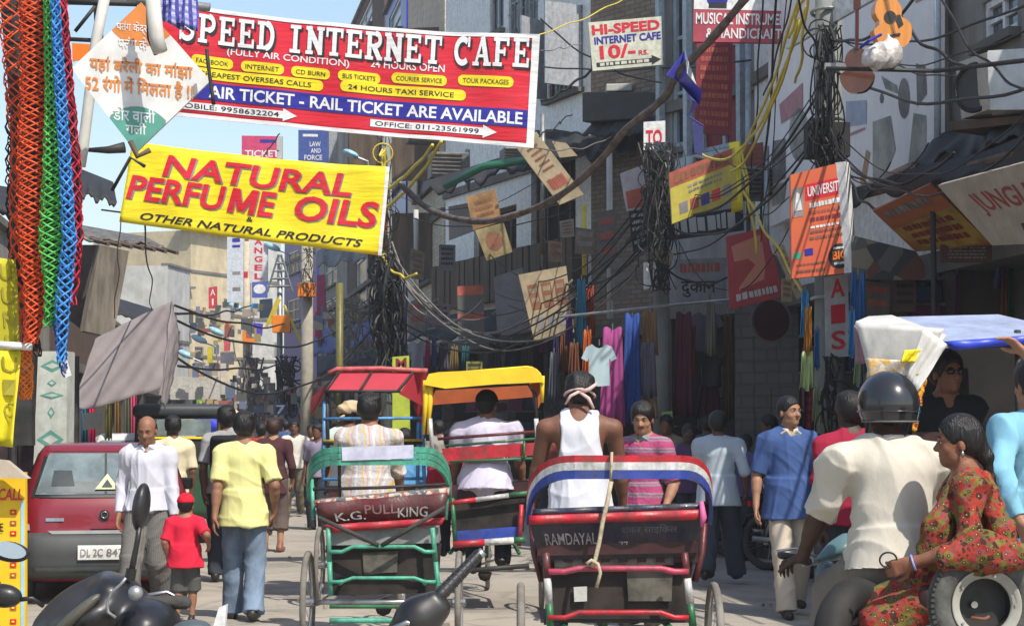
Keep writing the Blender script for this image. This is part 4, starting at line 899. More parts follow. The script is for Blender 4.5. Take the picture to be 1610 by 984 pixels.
stick('bracket', 'rusty iron arm holding up the yellow banner corner', 'bar', [(136, 236), (170, 236), (196, 232)], 10, [.01, .02, .03], blk); stick('bracket', 'short dark stick behind the yellow banner corner', 'stick', [(176, 300), (205, 248), (228, 262)], 12, .012, blk); stick('bracket', 'dark peg pinning the bottom tip of the diamond sign', 'peg', [(205, 222), (216, 246), (236, 236)], 8.95, .014, M['wood'])
for i, (x, y) in enumerate(((262, 12), (283, 14))):
    S_ = surf([(x - 22, y - 30), (x + 26, y - 28), (x + 30, y + 38), (x - 8, y + 20)], 9.2, lambda u, v: (.03 * math.sin(9 * u + 5 * v), 0))
    o, _ = panel('cloth_scrap', ('blue checked' if i else 'crumpled violet') + ' cloth scrap tied to the top of the red banner', 'cloth', None, 0, stripes('blue_check', 0, 30, [(0, (.08, .08, .35)), (.5, (.5, .5, .7))], axis2=2, freq2=30, col2=(.1, .1, .4)), th=.005, c3=S_.c, wr=lambda u, v: (.03 * math.sin(9 * u + 5 * v), 0), nu=10, nv=8)
o, _ = panel('cloth_scrap', 'small orange rag behind the hanging cords', 'cloth', [(113, 68), (142, 70), (138, 92), (114, 97)], 10, M['orange'], th=.01)
# ---------------------------------------------------------------- hanging bundles of plaited cord
def cords(label, cen, wid, d, m, n=20, r=.0029, waves=9, seed=0, core=True):
    n = int(n * .72); waves *= 1.3
    """bundle of crossing cords: cen = [(px x, px y)], wid = px half width at those points"""
    rr = random.Random(seed); root = empty('cord_bundle', label, 'cord bundle', P(cen[-1][0], cen[-1][1], d), 0, 'bundles of plaited cord hung at left'); ys = [c[1] for c in cen]; xs = [c[0] for c in cen]
    T = np.linspace(ys[0], ys[-1], 70); mb = MB(); ppm = F / d
    for i in range(n):
        ph = i / n * 2 * math.pi; sg = 1 if i % 2 else -1; jit = rr.uniform(-.15, .15); pts = []
        L = T if i % 4 else T[:rr.randint(58, 70)]
        for y in L:
            x = np.interp(y, ys, xs); w_ = np.interp(y, ys, wid); a = ph + sg * waves * (y - ys[0]) / (ys[-1] - ys[0]) * 2 * math.pi * .5 + jit
            q = P(x + w_ * math.sin(a) * (1 - .1 * math.cos(y * .02 + i)), y, d); q[1] += .03 * math.cos(a) - .01; pts.append(q)
        mb.tube(pts, r, 4, cap=False)
    o = part('cord', mb, m, root); o['kind'] = 'stuff'
    if core:
        mb = MB(); pts = [P(np.interp(y, ys, xs), y, d + .03) for y in T[::4]]; mb.tube(pts, [np.interp(y, ys, wid) / ppm * .28 for y in T[::4]], 12, flat=3.1); part('dark_core', mb, blk, root)
co = lambda n_, c: mat('cord_' + n_, c, rough=.65, var=.2, vs=30)
cords('dark bundle with sparse red orange cords, nearest the left picture edge', [(15, -30), (28, 80), (32, 220), (30, 330), (28, 420), (44, 480), (42, 560)], [22, 24, 14, 13, 10, 12, 8], 6.2, co('orange', (.75, .09, .02)), 12, seed=1)
cords('bright orange cord bundle with black weave, second from the left', [(56, -30), (58, 120), (54, 260), (52, 360), (58, 470), (50, 540)], [24, 24, 26, 24, 18, 10], 6.0, co('orange', (.62, .075, .02)), 20, waves=12, seed=2)
cords('lime green plaited cord bundle between the orange and blue ones', [(76, -30), (82, 150), (84, 300), (82, 380), (88, 450), (78, 515)], [6, 9, 17, 20, 16, 8], 5.95, co('green', (.10, .50, .09)), 15, waves=14, seed=3)
cords('sky blue plaited cord bundle beside the crimson one', [(86, -30), (94, 110), (104, 260), (110, 380), (100, 480), (97, 570)], [6, 8, 9, 11, 12, 5], 5.9, co('blue', (.05, .26, .68)), 12, waves=16, seed=4)
cords('crimson cord bundle on the right of the hanging cords', [(98, -30), (106, 110), (118, 260), (122, 380), (114, 480)], [5, 8, 10, 9, 6], 6.1, co('crimson', (.48, .02, .05)), 11, waves=10, seed=5)
cords('black cord bundle among the orange ones', [(38, -30), (40, 130), (36, 300), (36, 470), (58, 560)], [30, 28, 24, 18, 8], 6.3, co('black', (.03, .01, .01)), 18, seed=6)
cords('short flame orange tassel bundle below the white rod', [(38, 545), (40, 590), (42, 628)], [11, 12, 8], 6.2, co('flame', (.85, .22, .02)), 22, waves=2, seed=7, core=False)
cords('dark blue cords trailing to a white tag', [(92, 500), (99, 560), (104, 592)], [8, 6, 3], 5.95, co('navy', (.03, .07, .3)), 8, waves=4, seed=8, core=False)
o, _ = panel('cloth_scrap', 'white paper tag at the end of the blue cords', 'tag', [(94, 545), (100, 548), (112, 590), (103, 594)], 5.95, M['white'], th=.006)
stick('rail', 'white horizontal rod holding the yellow hanging cloth', 'rod', [(-20, 541), (50, 545)], 6.0, .012, M['white'])
yb, S4 = panel('hanging_banner', 'dirty yellow hanging banner with faint mirrored letters at left edge', 'banner', [(-14, 405), (22, 408), (32, 560), (-14, 560)], 6.05, mat('yellow_cloth', (.50, .45, .02), rough=.7, var=.15, vs=2, bump=.2, bs=6), th=.004, wr=lambda u, v: (.02 * math.sin(4 * u + 3 * v), 0), nu=6, nv=10)
yb2, S5 = panel('hanging_banner', 'bright yellow cloth strip below the white rod at left edge', 'banner', [(-14, 552), (30, 552), (23, 703), (-14, 700)], 6.0, mat('yellow_cloth2', (.72, .62, .02), rough=.7, var=.12, vs=2, bump=.2, bs=6), th=.004, wr=lambda u, v: (.025 * math.sin(5 * u + 3 * v), 0), nu=6, nv=10)
olive = mat('faint_olive', (.33, .30, .03), rough=.8)
for S_, p_, ls in ((S4, yb, 'UUNH'), (S5, yb2, 'UIC')):
    for i, c in enumerate(ls): write(S_, p_, c, olive, .45, .06 + i * .24, .88, .22 + i * .24, bold=0, lift=.006)
# signboard and stall cloths at lower left
yb3, S6 = panel('signboard', 'yellow price board with red letters at the lower left edge', 'sign', [(-60, 742), (40, 742), (40, 1010), (-60, 1010)], 7.5, mat('board_yellow', (.80, .50, .01), rough=.5, var=.06, dirt=.15), th=.03)
write(S6, yb3, 'CALL', M['red'], .58, .095, .96, .165, shear=.2, bold=.02); rect(S6, yb3, M['skyp'], .93, .17, .985, 1.0, name='blue_edge')
for i, y in enumerate((.22, .285, .345, .41, .53, .59, .70, .78, .86, .93)): rect(S6, yb3, M['peach'] if i % 2 else M['red'], .76, y, .86, y + .03, name='red_mark'); rect(S6, yb3, M['yellow'], .79, y + .01, .83, y + .02, name='red_mark', lift=.006)
write(S6, yb3, 'E', M['ink'], .60, .30, .66, .35); write(S6, yb3, 'L', M['ink'], .60, .64, .66, .69)
o, _ = panel('cloth_cover', 'worn beige cover draped over the top of the yellow board', 'cloth', [(-60, 716), (10, 724), (44, 752), (-60, 750)], 7.4, mat('beige_cover', (.45, .38, .30), rough=.9, bump=.4, bs=10), th=.05)
pp, S7 = panel('painted_pillar', 'white pillar sheet with faded green diamond ornaments behind the cords', 'pillar', [(60, 552), (106, 552), (104, 745), (52, 745)], 20.5, mat('pillar_white', (.52, .55, .50), rough=.7, dirt=.3), th=.35)
for (x, y, a, b) in ((.5, .12, .4, .05), (.5, .26, .16, .03), (.5, .36, .4, .03), (.5, .5, .12, .05), (.5, .72, .42, .08)): print_on(S7, pp, 'ornament', M['teal'], [(x, y - b), (x + a, y), (x, y + b), (x - a, y)], [(0, 1, 2, 3)], .004); print_on(S7, pp, 'ornament', mat('pillar_white', (1, 1, 1)), [(x, y - b * .5), (x + a * .6, y), (x, y + b * .5), (x - a * .6, y)], [(0, 1, 2, 3)], .007)
# stall below: dark posts with hanging goods
stall = empty('market_stall', 'dark stall frame crowded with goods behind the painted pillar', 'stall', P(80, 890, 22))
for x in (20, 60, 118): q = MB().cyl(P(x, 560, 22), P(x, 890, 22), .05, 8); part('post', q, blk, stall)
q = MB().slab([P(-60, 700, 22.6), P(120, 700, 22.6), P(120, 885, 22.6), P(-60, 885, 22.6)], .1); part('back_panel', q, mat('stall_cloth', (.08, .05, .06), rough=.9, var=.4, vs=2), stall)
q = MB().slab([P(-60, 440, 13.4), P(50, 440, 13.4), P(50, 700, 13.4), P(-60, 700, 13.4)], .1); part('upper_panel', q, blk, stall)
# tarpaulin cloth with real fold
cl = mat('grey_canvas', (.20, .172, .172), rough=.9, var=.07, vs=2.5, bump=.3, bs=9)
S8 = None
def cw(u, v): return (.05 * math.sin(3 * u + 2 * v) + .02 * math.sin(11 * u - 6 * v) * v + .012 * math.sin(25 * u + 17 * v), .0)
o, S8 = panel('canvas_cloth', 'large mauve grey canvas cloth slung as a sun shade on the left', 'canvas', [(150, 532), (270, 474), (262, 605), (105, 655)], [24, 26, 24.5, 22.5], cl, th=.01, wr=cw, nu=30, nv=20)
fl_, _ = panel('canvas_cloth', 'folded down corner flap of the grey canvas cloth', 'canvas', [(270, 474), (280, 560), (268, 640), (245, 622)], [25.9, 25.6, 24.6, 24.4], cl, th=.01, wr=cw, nu=10, nv=16)
o, _ = panel('shop_board', 'weathered green grey plank board hanging above the canvas', 'board', [(158, 385), (203, 395), (178, 530), (132, 520)], [29, 29.5, 29, 28.5], mat('weathered_board', (.20, .17, .13), rough=.8, var=.3, vs=3, dirt=.5, stretch=(3, 1, .3)), th=.1)
o, _ = panel('shop_board', 'dark tin board leaning left of the green grey plank board', 'board', [(118, 385), (156, 385), (130, 520), (105, 500)], 29.6, mat('dark_tin', (.10, .08, .07), rough=.6, var=.3, vs=3), th=.08)
o, _ = panel('hanging_sack', 'pale cloth hanging in the shop behind the canvas', 'cloth', [(130, 650), (160, 645), (160, 672), (131, 676)], 25, M['pale'], th=.03)
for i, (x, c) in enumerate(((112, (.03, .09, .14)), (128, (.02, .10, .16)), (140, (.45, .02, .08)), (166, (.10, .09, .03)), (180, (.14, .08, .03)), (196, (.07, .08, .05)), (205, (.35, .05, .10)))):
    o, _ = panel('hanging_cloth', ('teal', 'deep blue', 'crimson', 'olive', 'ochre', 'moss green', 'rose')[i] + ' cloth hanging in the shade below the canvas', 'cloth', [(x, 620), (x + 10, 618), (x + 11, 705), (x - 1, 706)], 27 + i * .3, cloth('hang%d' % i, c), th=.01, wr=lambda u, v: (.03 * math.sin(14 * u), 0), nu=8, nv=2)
# ---------------------------------------------------------------- poles on the right
def pole(label, px, ytop, d, r0, r1, m=None, ybot=None, extra=None):
    b = P(px, 667, d); b[2] = 0.05 if ybot is None else P(px, ybot, d)[2]; t = P(px, ytop, d); root = empty('utility_pole', label, 'pole', b); q = MB().tube([b, (b + t) / 2, t], [r0, (r0 + r1) / 2, r1], 14); part('shaft', q, m or M['pole'], root, True); return root, b, t
def tangle(px, y0, y1, d, n, w_, seed, parent=None, label=None, thick=.012, spread=.25, m=None):
    rr = random.Random(seed); mb = MB(); ppm = F / d
    for i in range(n):
        a = rr.uniform(y0 - 5, y1); b = min(max(a + rr.choice((-1, 1)) * rr.uniform(.25, .9) * (y1 - y0), y0), y1 + 15); w2 = w_ * rr.choice((.4, .6, 1.0)); x0 = px + rr.uniform(-w2, w2); x1 = px + rr.uniform(-w2, w2); p = P(x0, a, d - rr.uniform(0, spread)); q = P(x1, b, d - rr.uniform(0, spread)); c = (p + q) / 2 + np.array((rr.uniform(-spread, spread) * .6, rr.uniform(-spread, .1), -rr.uniform(.0, .35)))
        pts = [p * (1 - t) ** 2 + 2 * c * t * (1 - t) + q * t * t for t in np.linspace(0, 1, 9)]; mb.tube(pts, thick * rr.uniform(.4, 1), 4, cap=False)
    for i in range(n // 9):
        x = px + rr.uniform(-w_, w_) * .6; y = rr.uniform(y0, y1); rd = rr.uniform(.08, .22); ctr = P(x, y, d - rr.uniform(0, spread)); mb.torus(ctr, (rr.uniform(-.5, .5), -1, rr.uniform(-.5, .5)), rd, thick * .7, 18, 4)
    o = part('cable_tangle', mb, m or M['wire'], parent); o['kind'] = 'stuff'
    if parent is None: tag(o, label)
    return o
pA, bA, tA = pole('thick grey concrete utility pole right of the music sign', 1303, -60, 19.2, .165, .135)
for y in (20, 190, 228, 245, 470): q = MB().torus(P(1300, y, 19.2), (0, .1, 1), .155, .018, 20, 6); part('pole_band', q, M['steel'], pA)
tangle(1300, 40, 260, 19.0, 70, 24, 3, pA); tangle(1305, 560, 720, 18.9, 26, 20, 4, pA)
q = MB().box(P(1300, 222, 19.1), (.42, .3, .34)); part('junction_block', q, mat('soot', (.03, .03, .03), rough=.9), pA)
pB, bB, tB = pole('slim grey pole in front of the clothes shop with meter box', 1040, 225, 25.5, .13, .09)
tangle(1035, 225, 440, 25.3, 90, 34, 5, pB, spread=.5); tangle(1038, 250, 340, 25.3, 60, 16, 6, pB, m=blk, thick=.03)
q = MB().box(P(1022, 434, 25.2), (.16, .18, .36)); part('meter_box', q, M['white'], pB, bevel=.01); q = MB().box(P(1042, 405, 25.2), (.26, .2, .16), roty(.3)); part('junction_box', q, M['lightwood'], pB)
pC, bC, tC = pole('bare pole smothered in dark cable coils beside the yellow banner', 608, 190, 34, .11, .09)
tangle(612, 400, 600, 33.6, 170, 24, 7, pC, spread=.9, thick=.022); tangle(604, 200, 420, 33.6, 50, 12, 8, pC, spread=.4)
q = MB().slab([P(596, 335, 33.5), P(610, 333, 33.5), P(608, 398, 33.5), P(593, 398, 33.5)], .1); part('orange_case', q, M['orange'], pC, bevel=.01)
tangle(604, 235, 330, 33.3, 14, 8, 9, pC, m=M['wireyellow'], thick=.02)
pD, bD, tD = pole('olive green steel post behind the red canopy rickshaw', 534, 445, 38, .075, .075, paint('olive_post', (.16, .14, .03)))
pE, bE, tE = pole('beige utility pole with orange box left of the olive post', 483, 385, 44, .16, .13, mat('beige_pole', (.42, .38, .30), rough=.8, dirt=.3))
def jbox(parent, x0, y0, x1, y1, d, m='orange'): q = MB().box((P(x0, y0, d) + P(x1, y1, d)) / 2, (abs(x1 - x0) * d / F, .3, abs(y1 - y0) * d / F)); return part('junction_box', q, M[m] if isinstance(m, str) else m, parent, bevel=.01)
ob = mat('orange_box', (.80, .22, .01), rough=.45, var=.05)
jbox(pE, 469, 445, 495, 467, 43.7, ob); tangle(483, 390, 470, 43.6, 24, 12, 11, pE, spread=.5)
pF, bF, tF = pole('lattice topped pole with orange box and yellow tubes', 440, 400, 52, .10, .07, M['steel'])
jbox(pF, 429, 496, 457, 523, 51.6, ob)
for k_, (a, b) in enumerate((((418, 515), (437, 468)), ((447, 480), (478, 548)), ((425, 510), (440, 470)))): q = MB().tube([P(*a, 51.5), P(*b, 51.5)], .04, 6); part('yellow_tube', q, M['wireyellow'], pF)
q = MB(); 
for k_ in range(5): y = 402 + k_ * 12; q.tube([P(440 - 4 - k_ * 3, y, 51.8), P(440 + 4 + k_ * 3, y, 51.8)], .03, 4)
q.tube([P(438, 400, 51.8), P(420, 460, 51.8)], .03, 4); q.tube([P(442, 400, 51.8), P(460, 460, 51.8)], .03, 4); part('lattice', q, M['steel'], pF)
pG, bG, tG = pole('cream pole with orange box among the far signs', 388, 380, 66, .14, .12, mat('cream_pole', (.55, .48, .36), rough=.8, dirt=.2))
jbox(pG, 382, 518, 401, 541, 65.5, ob); q = MB().slab([P(383, 427, 65.5), P(389, 427, 65.5), P(389, 437, 65.5), P(383, 437, 65.5)], .1); part('red_plate', q, M['red'], pG)
pH, bH, tH = pole('narrow white pipe column behind the music sign board', 1176, -40, 26.2, .04, .04, lb)
tangle(395, 555, 660, 60, 60, 22, 21, None, 'mass of grey cables hanging from the far left poles', thick=.03, m=M['wiregrey']); tangle(455, 560, 640, 50, 50, 24, 22, None, 'dark cable coils hanging behind the walking crowd', thick=.03); tangle(555, 470, 560, 45, 50, 40, 23, None, 'loops of grey cable in front of the tin awning', thick=.02, m=M['wiregrey'])
# street lamps, small and far
for x, y, d, lb_ in ((552, 242, 40, 'pale blue street lamp head just above the yellow banner'), (372, 483, 80, 'pale blue street lamp head left of the cream pole'), (428, 388, 70, 'pale blue street lamp head under the yellow banner'), (340, 521, 70, 'small street lamp head before the cream building'), (313, 533, 66, 'rounded blue street lamp head low at left'), (292, 557, 60, 'lowest street lamp head beside the canvas flap')):
    root = empty('street_lamp', lb_, 'street lamp', P(x, y + 6, d)); k = d / F; q = SDF(); q.ell(P(x, y, d), (14 * k, .2, 5.5 * k), roty(.42), .02); V, Q = q.build(.35 * 14 * k * .35 + .012); part('lamp_head', (V, Q.tolist()), M['skyp'], root, True); q = MB().tube([P(x + 10, y + 6, d), P(x + 26, y + 12, d), P(x + 30, y + 40, d)], .03, 6); part('arm', q, M['steel'], root)
# ---------------------------------------------------------------- cables
def cable(x0, y0, d0, x1, y1, d1, sag, r=.012, m='wire', label=None, grp=None, wob=.02, n=22, seed=0):
    rr = random.Random(seed + int(x0 + y1)); a = P(x0, y0, d0); b = P(x1, y1, d1); pts = []
    ph = rr.uniform(0, 6)
    for t in np.linspace(0, 1, n): p = a * (1 - t) + b * t; p[2] -= sag * 4 * t * (1 - t) + wob * math.sin(t * 17 + ph) * math.sin(t * math.pi); p[0] += wob * math.sin(t * 11 + ph) * math.sin(t * math.pi); pts.append(p)
    o = part('overhead_cable', MB().tube(pts, r, 5), M[m], None, True); 
    if not label: label = '%s black cable from %s to %s' % ('slack' if sag > .45 else 'taut' if sag < .15 else 'sagging', near(x0, y0), near(x1, y1))
    tag(o, label, 'cable', grp or 'thin black overhead cables'); return o
LM = [((1300, 200), 'wire wrapped concrete pole'), ((1300, 60), 'concrete pole top'), ((1160, 330), 'yellow photo sign'), ((1040, 420), 'meter box'), ((1040, 320), 'tangled pole beside it'), ((1120, 230), 'red board'), ((1240, -20), 'top of the picture'), ((1470, -20), 'upper right corner'), ((1620, 50), 'right edge near the top'), ((1700, 100), 'right edge by the air conditioner'), ((1620, 190), 'right edge above the awning'), ((1400, 270), 'black awning edge'), ((1380, 330), 'orange banner'), ((610, 450), 'coil covered pole'), ((610, 320), 'pole beside the yellow banner'), ((700, 480), 'grey orange sign'), ((780, 460), 'plain grey board'), ((860, 430), 'tan block board'), ((860, 350), 'hanging tan posters'), ((890, 290), 'tipped long board'), ((1190, 400), 'red poster'), ((1210, 150), 'music sign'), ((850, 30), 'red banner corner')]
def near(x, y): return min(LM, key=lambda q: (q[0][0] - x) ** 2 + (q[0][1] - y) ** 2)[1]
if 1:
    pass
pts = [P(x, y, d) for x, y, d in ((1190, -25, 15), (1150, 25, 15.4), (1105, 78, 16), (1062, 118, 16.5), (1050, 150, 16.8), (1018, 178, 17), (985, 200, 17.2), (950, 248, 17.6), (900, 295, 18), (858, 322, 18.5), (800, 342, 19), (760, 350, 19.4), (705, 343, 20), (665, 325, 20.6), (632, 292, 21))]
P2 = []
for i in range(len(pts) - 1):
    for t in np.linspace(0, 1, 5)[:-1]: P2.append(pts[i] * (1 - t) + pts[i + 1] * t)
P2 = np.array(P2 + [pts[-1]]); 
for _ in range(3): P2[1:-1] = (P2[:-2] + P2[1:-1] * 2 + P2[2:]) / 4
o = part('overhead_cable', MB().tube(P2, [.034 + .004 * math.sin(i * 1.3) for i in range(len(P2))], 10), mat('bark_grey', (.16, .13, .11), rough=.8, var=.3, vs=8, bump=.6, bs=30), None, True); tag(o, 'thick rope like cable bundle drooping across the middle of the street', 'cable')
ps = [P2[i] + np.array((.02, -.03, .05)) for i in range(0, 24)]; tag(part('overhead_cable', MB().tube(ps, .012, 6), M['wire'], None, True), 'thin black cable riding on top of the thick rope like cable', 'cable')
CB = [(1290, 240, 19, 1160, 330, 25, .3), (1290, 200, 19, 1060, 400, 25, .3), (1285, 215, 19, 1045, 350, 25.3, .5), (1290, 190, 19, 1120, 230, 24, .4), (1280, 180, 19, 1040, 300, 25.3, .4), (1285, 150, 19, 1030, 330, 25.3, .5), (1290, 130, 19, 1035, 280, 25.3, .6), (1300, 110, 19, 1250, -20, 17, .1), (1300, 60, 19, 1460, -30, 15, .2),
      (1310, 95, 19, 1620, 45, 13, .15), (1310, 62, 19, 1700, -40, 12, .2), (1310, 110, 19, 1700, 100, 13, .3), (1320, 60, 19, 1500, 120, 16, .1), (1470, -20, 15, 1620, 145, 13, .15), (1395, 0, 16, 1520, 105, 15, .1), (1310, 200, 19, 1620, 170, 14, .5), (1310, 225, 19, 1620, 205, 14, .5), (1310, 235, 19, 1500, 240, 16, .3), (1310, 245, 19, 1460, 225, 17, .35), (1310, 250, 19, 1420, 300, 17, .1), (1320, 255, 19, 1380, 330, 18, .1), (1315, 262, 19, 1400, 255, 18, .25),
      (1030, 300, 25.3, 620, 470, 33, 1.2), (1030, 330, 25.3, 625, 500, 33, 1.0), (1030, 310, 25.3, 630, 440, 33, 1.5), (1030, 340, 25.3, 700, 480, 33, .6), (1030, 360, 25.3, 640, 520, 33, .9), (1030, 380, 25.3, 760, 450, 32, .5), (1030, 400, 25.3, 800, 480, 31, .4), (1030, 370, 25.3, 860, 430, 30, .4), (1025, 300, 25.3, 850, 370, 30, .6), (1025, 290, 25.3, 770, 400, 31, .8),
      (1190, 400, 24, 1045, 420, 25.3, .3), (1240, 360, 22, 1045, 330, 25.3, .9), (1200, 0, 20, 1180, 300, 24, .0), (1222, -20, 20, 1190, 420, 24, .1), (1238, -20, 20, 1196, 380, 23, .1), (1248, -20, 19, 1200, 150, 22, .1), (850, 30, 30, 1040, 130, 28, .2), (612, 300, 33.5, 880, 260, 30, .5), (612, 330, 33.5, 900, 330, 30, .3), (850, 105, 34, 1180, 95, 26, .1)]
for i, c in enumerate(CB): cable(*c, r=.007 + .004 * (i % 3), seed=i)
G2 = 'pale grey overhead cables'
for i, c in enumerate([(615, 395, 33, 1030, 395, 25.3, 1.4), (618, 410, 33, 780, 490, 31, .5), (618, 420, 33, 1000, 420, 27, 1.3), (616, 430, 33, 760, 470, 31, .6), (618, 400, 33, 700, 480, 32, .4), (616, 380, 33, 690, 470, 32, .4), (615, 405, 33, 860, 470, 30, .9), (617, 415, 33, 900, 440, 30, 1.0)]): cable(*c, r=.014 + .004 * (i % 2), m='wiregrey', grp=G2, label='pale grey cable in the swag hanging right of the yellow banner', seed=i + 60)
G3 = 'yellow overhead cables'
for i, c in enumerate([(1270, -20, 18.8, 1240, 60, 19.4, 0), (1262, -20, 18.8, 1168, 240, 22, .1), (1272, -20, 18.8, 1250, 130, 20, .15), (1268, 10, 19, 1100, 240, 23, .6), (1256, 30, 19, 1150, 270, 22, .3), (1165, 230, 23, 1190, 400, 23, -.05), (1168, 300, 23, 1262, 460, 20, .0), (1160, 240, 23, 1196, 350, 23, .1)]): cable(*c, r=.016, m='wireyellow', grp=G3, label='yellow cable twisting down between the music sign and the concrete pole', seed=i + 90)
for i, c in enumerate([(694, 222, 30, 600, 330, 33, .15), (680, 228, 30, 602, 300, 33, .1)]): cable(*c, r=.03, m='wireyellow', grp='yellow straps at the pole', label='yellow strap running from the red banner down to the pole', seed=i)
for i, c in enumerate([(606, 400, 33, 600, 450, 33.2, 0), (604, 398, 33, 612, 460, 33.2, 0), (600, 400, 33, 655, 430, 32, .2)]): cable(*c, r=.025, m='wireyellow', grp='yellow cable ends below the yellow banner', label='yellow cable end dangling below the corner of the yellow banner', seed=i)
for i, c in enumerate([(160, 330, 20, 610, 330, 60, .3), (275, 480, 30, 480, 500, 60, .3), (270, 500, 30, 600, 470, 50, .8), (280, 575, 30, 480, 560, 60, .2), (275, 560, 30, 610, 480, 45, 1.2), (228, 350, 18.5, 240, 500, 40, 0), (415, 245, 60, 440, 210, 60, 0), (850, 160, 30, 930, 110, 30, .05), (848, 215, 22, 900, 180, 28, 0), (270, 493, 28, 395, 480, 60, .1)]): cable(*c, r=.010 + .012 * (c[2] > 25), grp='cables towards the far end', label='thin dark cable stretched towards the far end of the street', seed=i + 200, wob=.04)
cable(848, 55, 20, 1010, -20, 24, .05, r=.008, m='wireyellow', label='thin string running up from the corner of the red banner', grp='banner strings'); cable(838, 232, 20, 960, 215, 30, .1, r=.008, m='lightwood' if False else 'wiregrey', label='string tying the lower corner of the red banner', grp='banner strings')
for i, c in enumerate([(850, 80, 20, 915, 68, 30, .02), (190, 349, 18, 180, 500, 20, 0)]): cable(*c, r=.006, m='wiregrey', label=('string tied off right of the red banner', 'string hanging from the yellow banner corner')[i], grp='banner strings')
# torn blue and white kite caught on the rope
kb = mat('kite_blue', (.10, .10, .55), rough=.35, var=.1, bump=.3, bs=12); kq = [(1072, 80), (1100, 130), (1095, 175), (1048, 118)]
kt = empty('torn_kite', 'torn blue and white plastic kite caught on the thick cable', 'kite', P(1075, 200, 16.4))
q = MB(); pk = [P(x, y, d) for x, y, d in ((1076, 80, 16.4), (1048, 118, 16.3), (1066, 128, 16.5), (1080, 118, 16.2), (1094, 134, 16.4), (1104, 144, 16.3), (1100, 165, 16.5), (1090, 158, 16.2), (1083, 182, 16.4), (1107, 198, 16.3), (1082, 185, 16.5))]; q.add(pk, [(0, 1, 2), (0, 2, 3), (2, 6, 3), (3, 6, 5), (3, 5, 4), (2, 7, 6), (7, 8, 6), (8, 9, 10)]); part('plastic_sheet', q, kb, kt, solid=.004)
q = MB(); q.add([P(1077, 80, 16.35), P(1082, 96, 16.15), P(1095, 134, 16.25), P(1080, 116, 16.1)], [(0, 1, 2, 3)]); part('white_sheet', q, M['white'], kt, solid=.004)
tag(part('pennant', MB().slab([P(1088, 190, 18), P(1106, 200, 18), P(1104, 245, 18), P(1092, 240, 18)], .02), mat('navy_cloth', (.04, .05, .16), rough=.9)), 'dark navy rag hanging below the torn kite', 'rag')
# ---------------------------------------------------------------- signs on the right
def scribble(S, p, m, u0, v0, u1, v1, rows, seed=0, h=.5, lift=.005, sk=0.0, words=True, name='text_row'):
    """rows of unreadable small print"""
    rr = random.Random(seed); 
    for i in range(rows):
        va = v0 + (v1 - v0) * i / rows; vb = va + (v1 - v0) / rows * h; x = u0 + rr.uniform(0, .05) * (u1 - u0); V = []; Fc = []
        while x < u1 - .02:
            w_ = min((u1 - u0) * rr.uniform(.05, .13), u1 - x); k = len(V); V += [(x + sk * (vb - va), va), (x + w_ + sk * (vb - va), va + rr.uniform(-.1, .1) * (vb - va)), (x + w_, vb), (x, vb + rr.uniform(-.1, .1) * (vb - va))]; Fc.append((k, k + 1, k + 2, k + 3)); x += w_ + (u1 - u0) * rr.uniform(.015, .04)
        o = print_on(S, p, name, m, V, Fc, lift); o['kind'] = 'stuff'
hi, S = panel('signboard', 'white internet cafe signboard with red price and dark arrow', 'sign', [(925, 36), (1040, 26), (1043, 102), (932, 112)], 28.4, paint('cream_white', (.62, .62, .50), dirt=.15), th=.08)
write(S, hi, 'HI-SPEED', M['red'], .04, .06, .97, .27, bold=.035); write(S, hi, 'INTERNET CAFE', M['blue'], .06, .31, .98, .47, bold=.03); write(S, hi, '10/-', M['red'], .12, .50, .62, .78, bold=.03); write(S, hi, 'RS.', M['red'], .66, .66, .80, .76, bold=.02)
rect(S, hi, M['ink'], .06, .84, .84, .93, name='arrow_bar'); print_on(S, hi, 'arrow_head', M['ink'], [(.84, .78), (.97, .88), (.84, .98)], [(0, 1, 2)], .004)
scribble(S, hi, paint('cream_white', (0, 0, 0)), .10, .855, .80, .93, 1, 3, h=.8, lift=.007)
mu, S = panel('signboard', 'red and white musical instruments signboard high on the right', 'sign', [(1092, -45), (1258, -40), (1256, 68), (1090, 66)], 24.5, M['red'] if 0 else mat('sign_red_shade', (.42, .05, .08), rough=.5, dirt=.2), th=.1)
rect(S, mu, M['white'], 0, 0, 1, .54, name='white_band'); write(S, mu, 'MUSICAL INSTRUMENTS', M['white'], .02, .585, .97, .75, bold=.02); write(S, mu, '& HANDICRAFTS', M['white'], .12, .80, .88, .95, bold=.02); disc(S, mu, M['blue'], .22, .40, .10, .11); rect(S, mu, M['ink'], .14, .44, .31, .52, name='emblem', lift=.008)
rd, S = panel('signboard', 'tall dark red board of faded lettering below the music sign', 'sign', [(1096, 68), (1152, 68), (1150, 214), (1092, 208)], 26.3, M['maroon'], th=.06); scribble(S, rd, M['peach'], .1, .05, .9, .95, 9, 4, h=.55)
yl, S = panel('signboard', 'yellow photo lab sign tilted among the cables', 'sign', [(1052, 272), (1155, 232), (1160, 312), (1057, 352)], 23.5, mat('sign_yellow_old', (.50, .42, .06), rough=.6, dirt=.3, var=.1), th=.12)
rect(S, yl, M['peach'], .0, 0, .96, .30, name='red_band'); scribble(S, yl, M['brownprint'], .06, .08, .9, .28, 1, 3, h=.8, lift=.008); scribble(S, yl, M['greyprint'], .25, .38, .8, .58, 2, 5)
for i, m_ in enumerate(('greyprint', 'peach', 'blue', 'red', 'greyprint')): rect(S, yl, M[m_], .12 + i * .165, .66, .25 + i * .165, .88, name='photo')
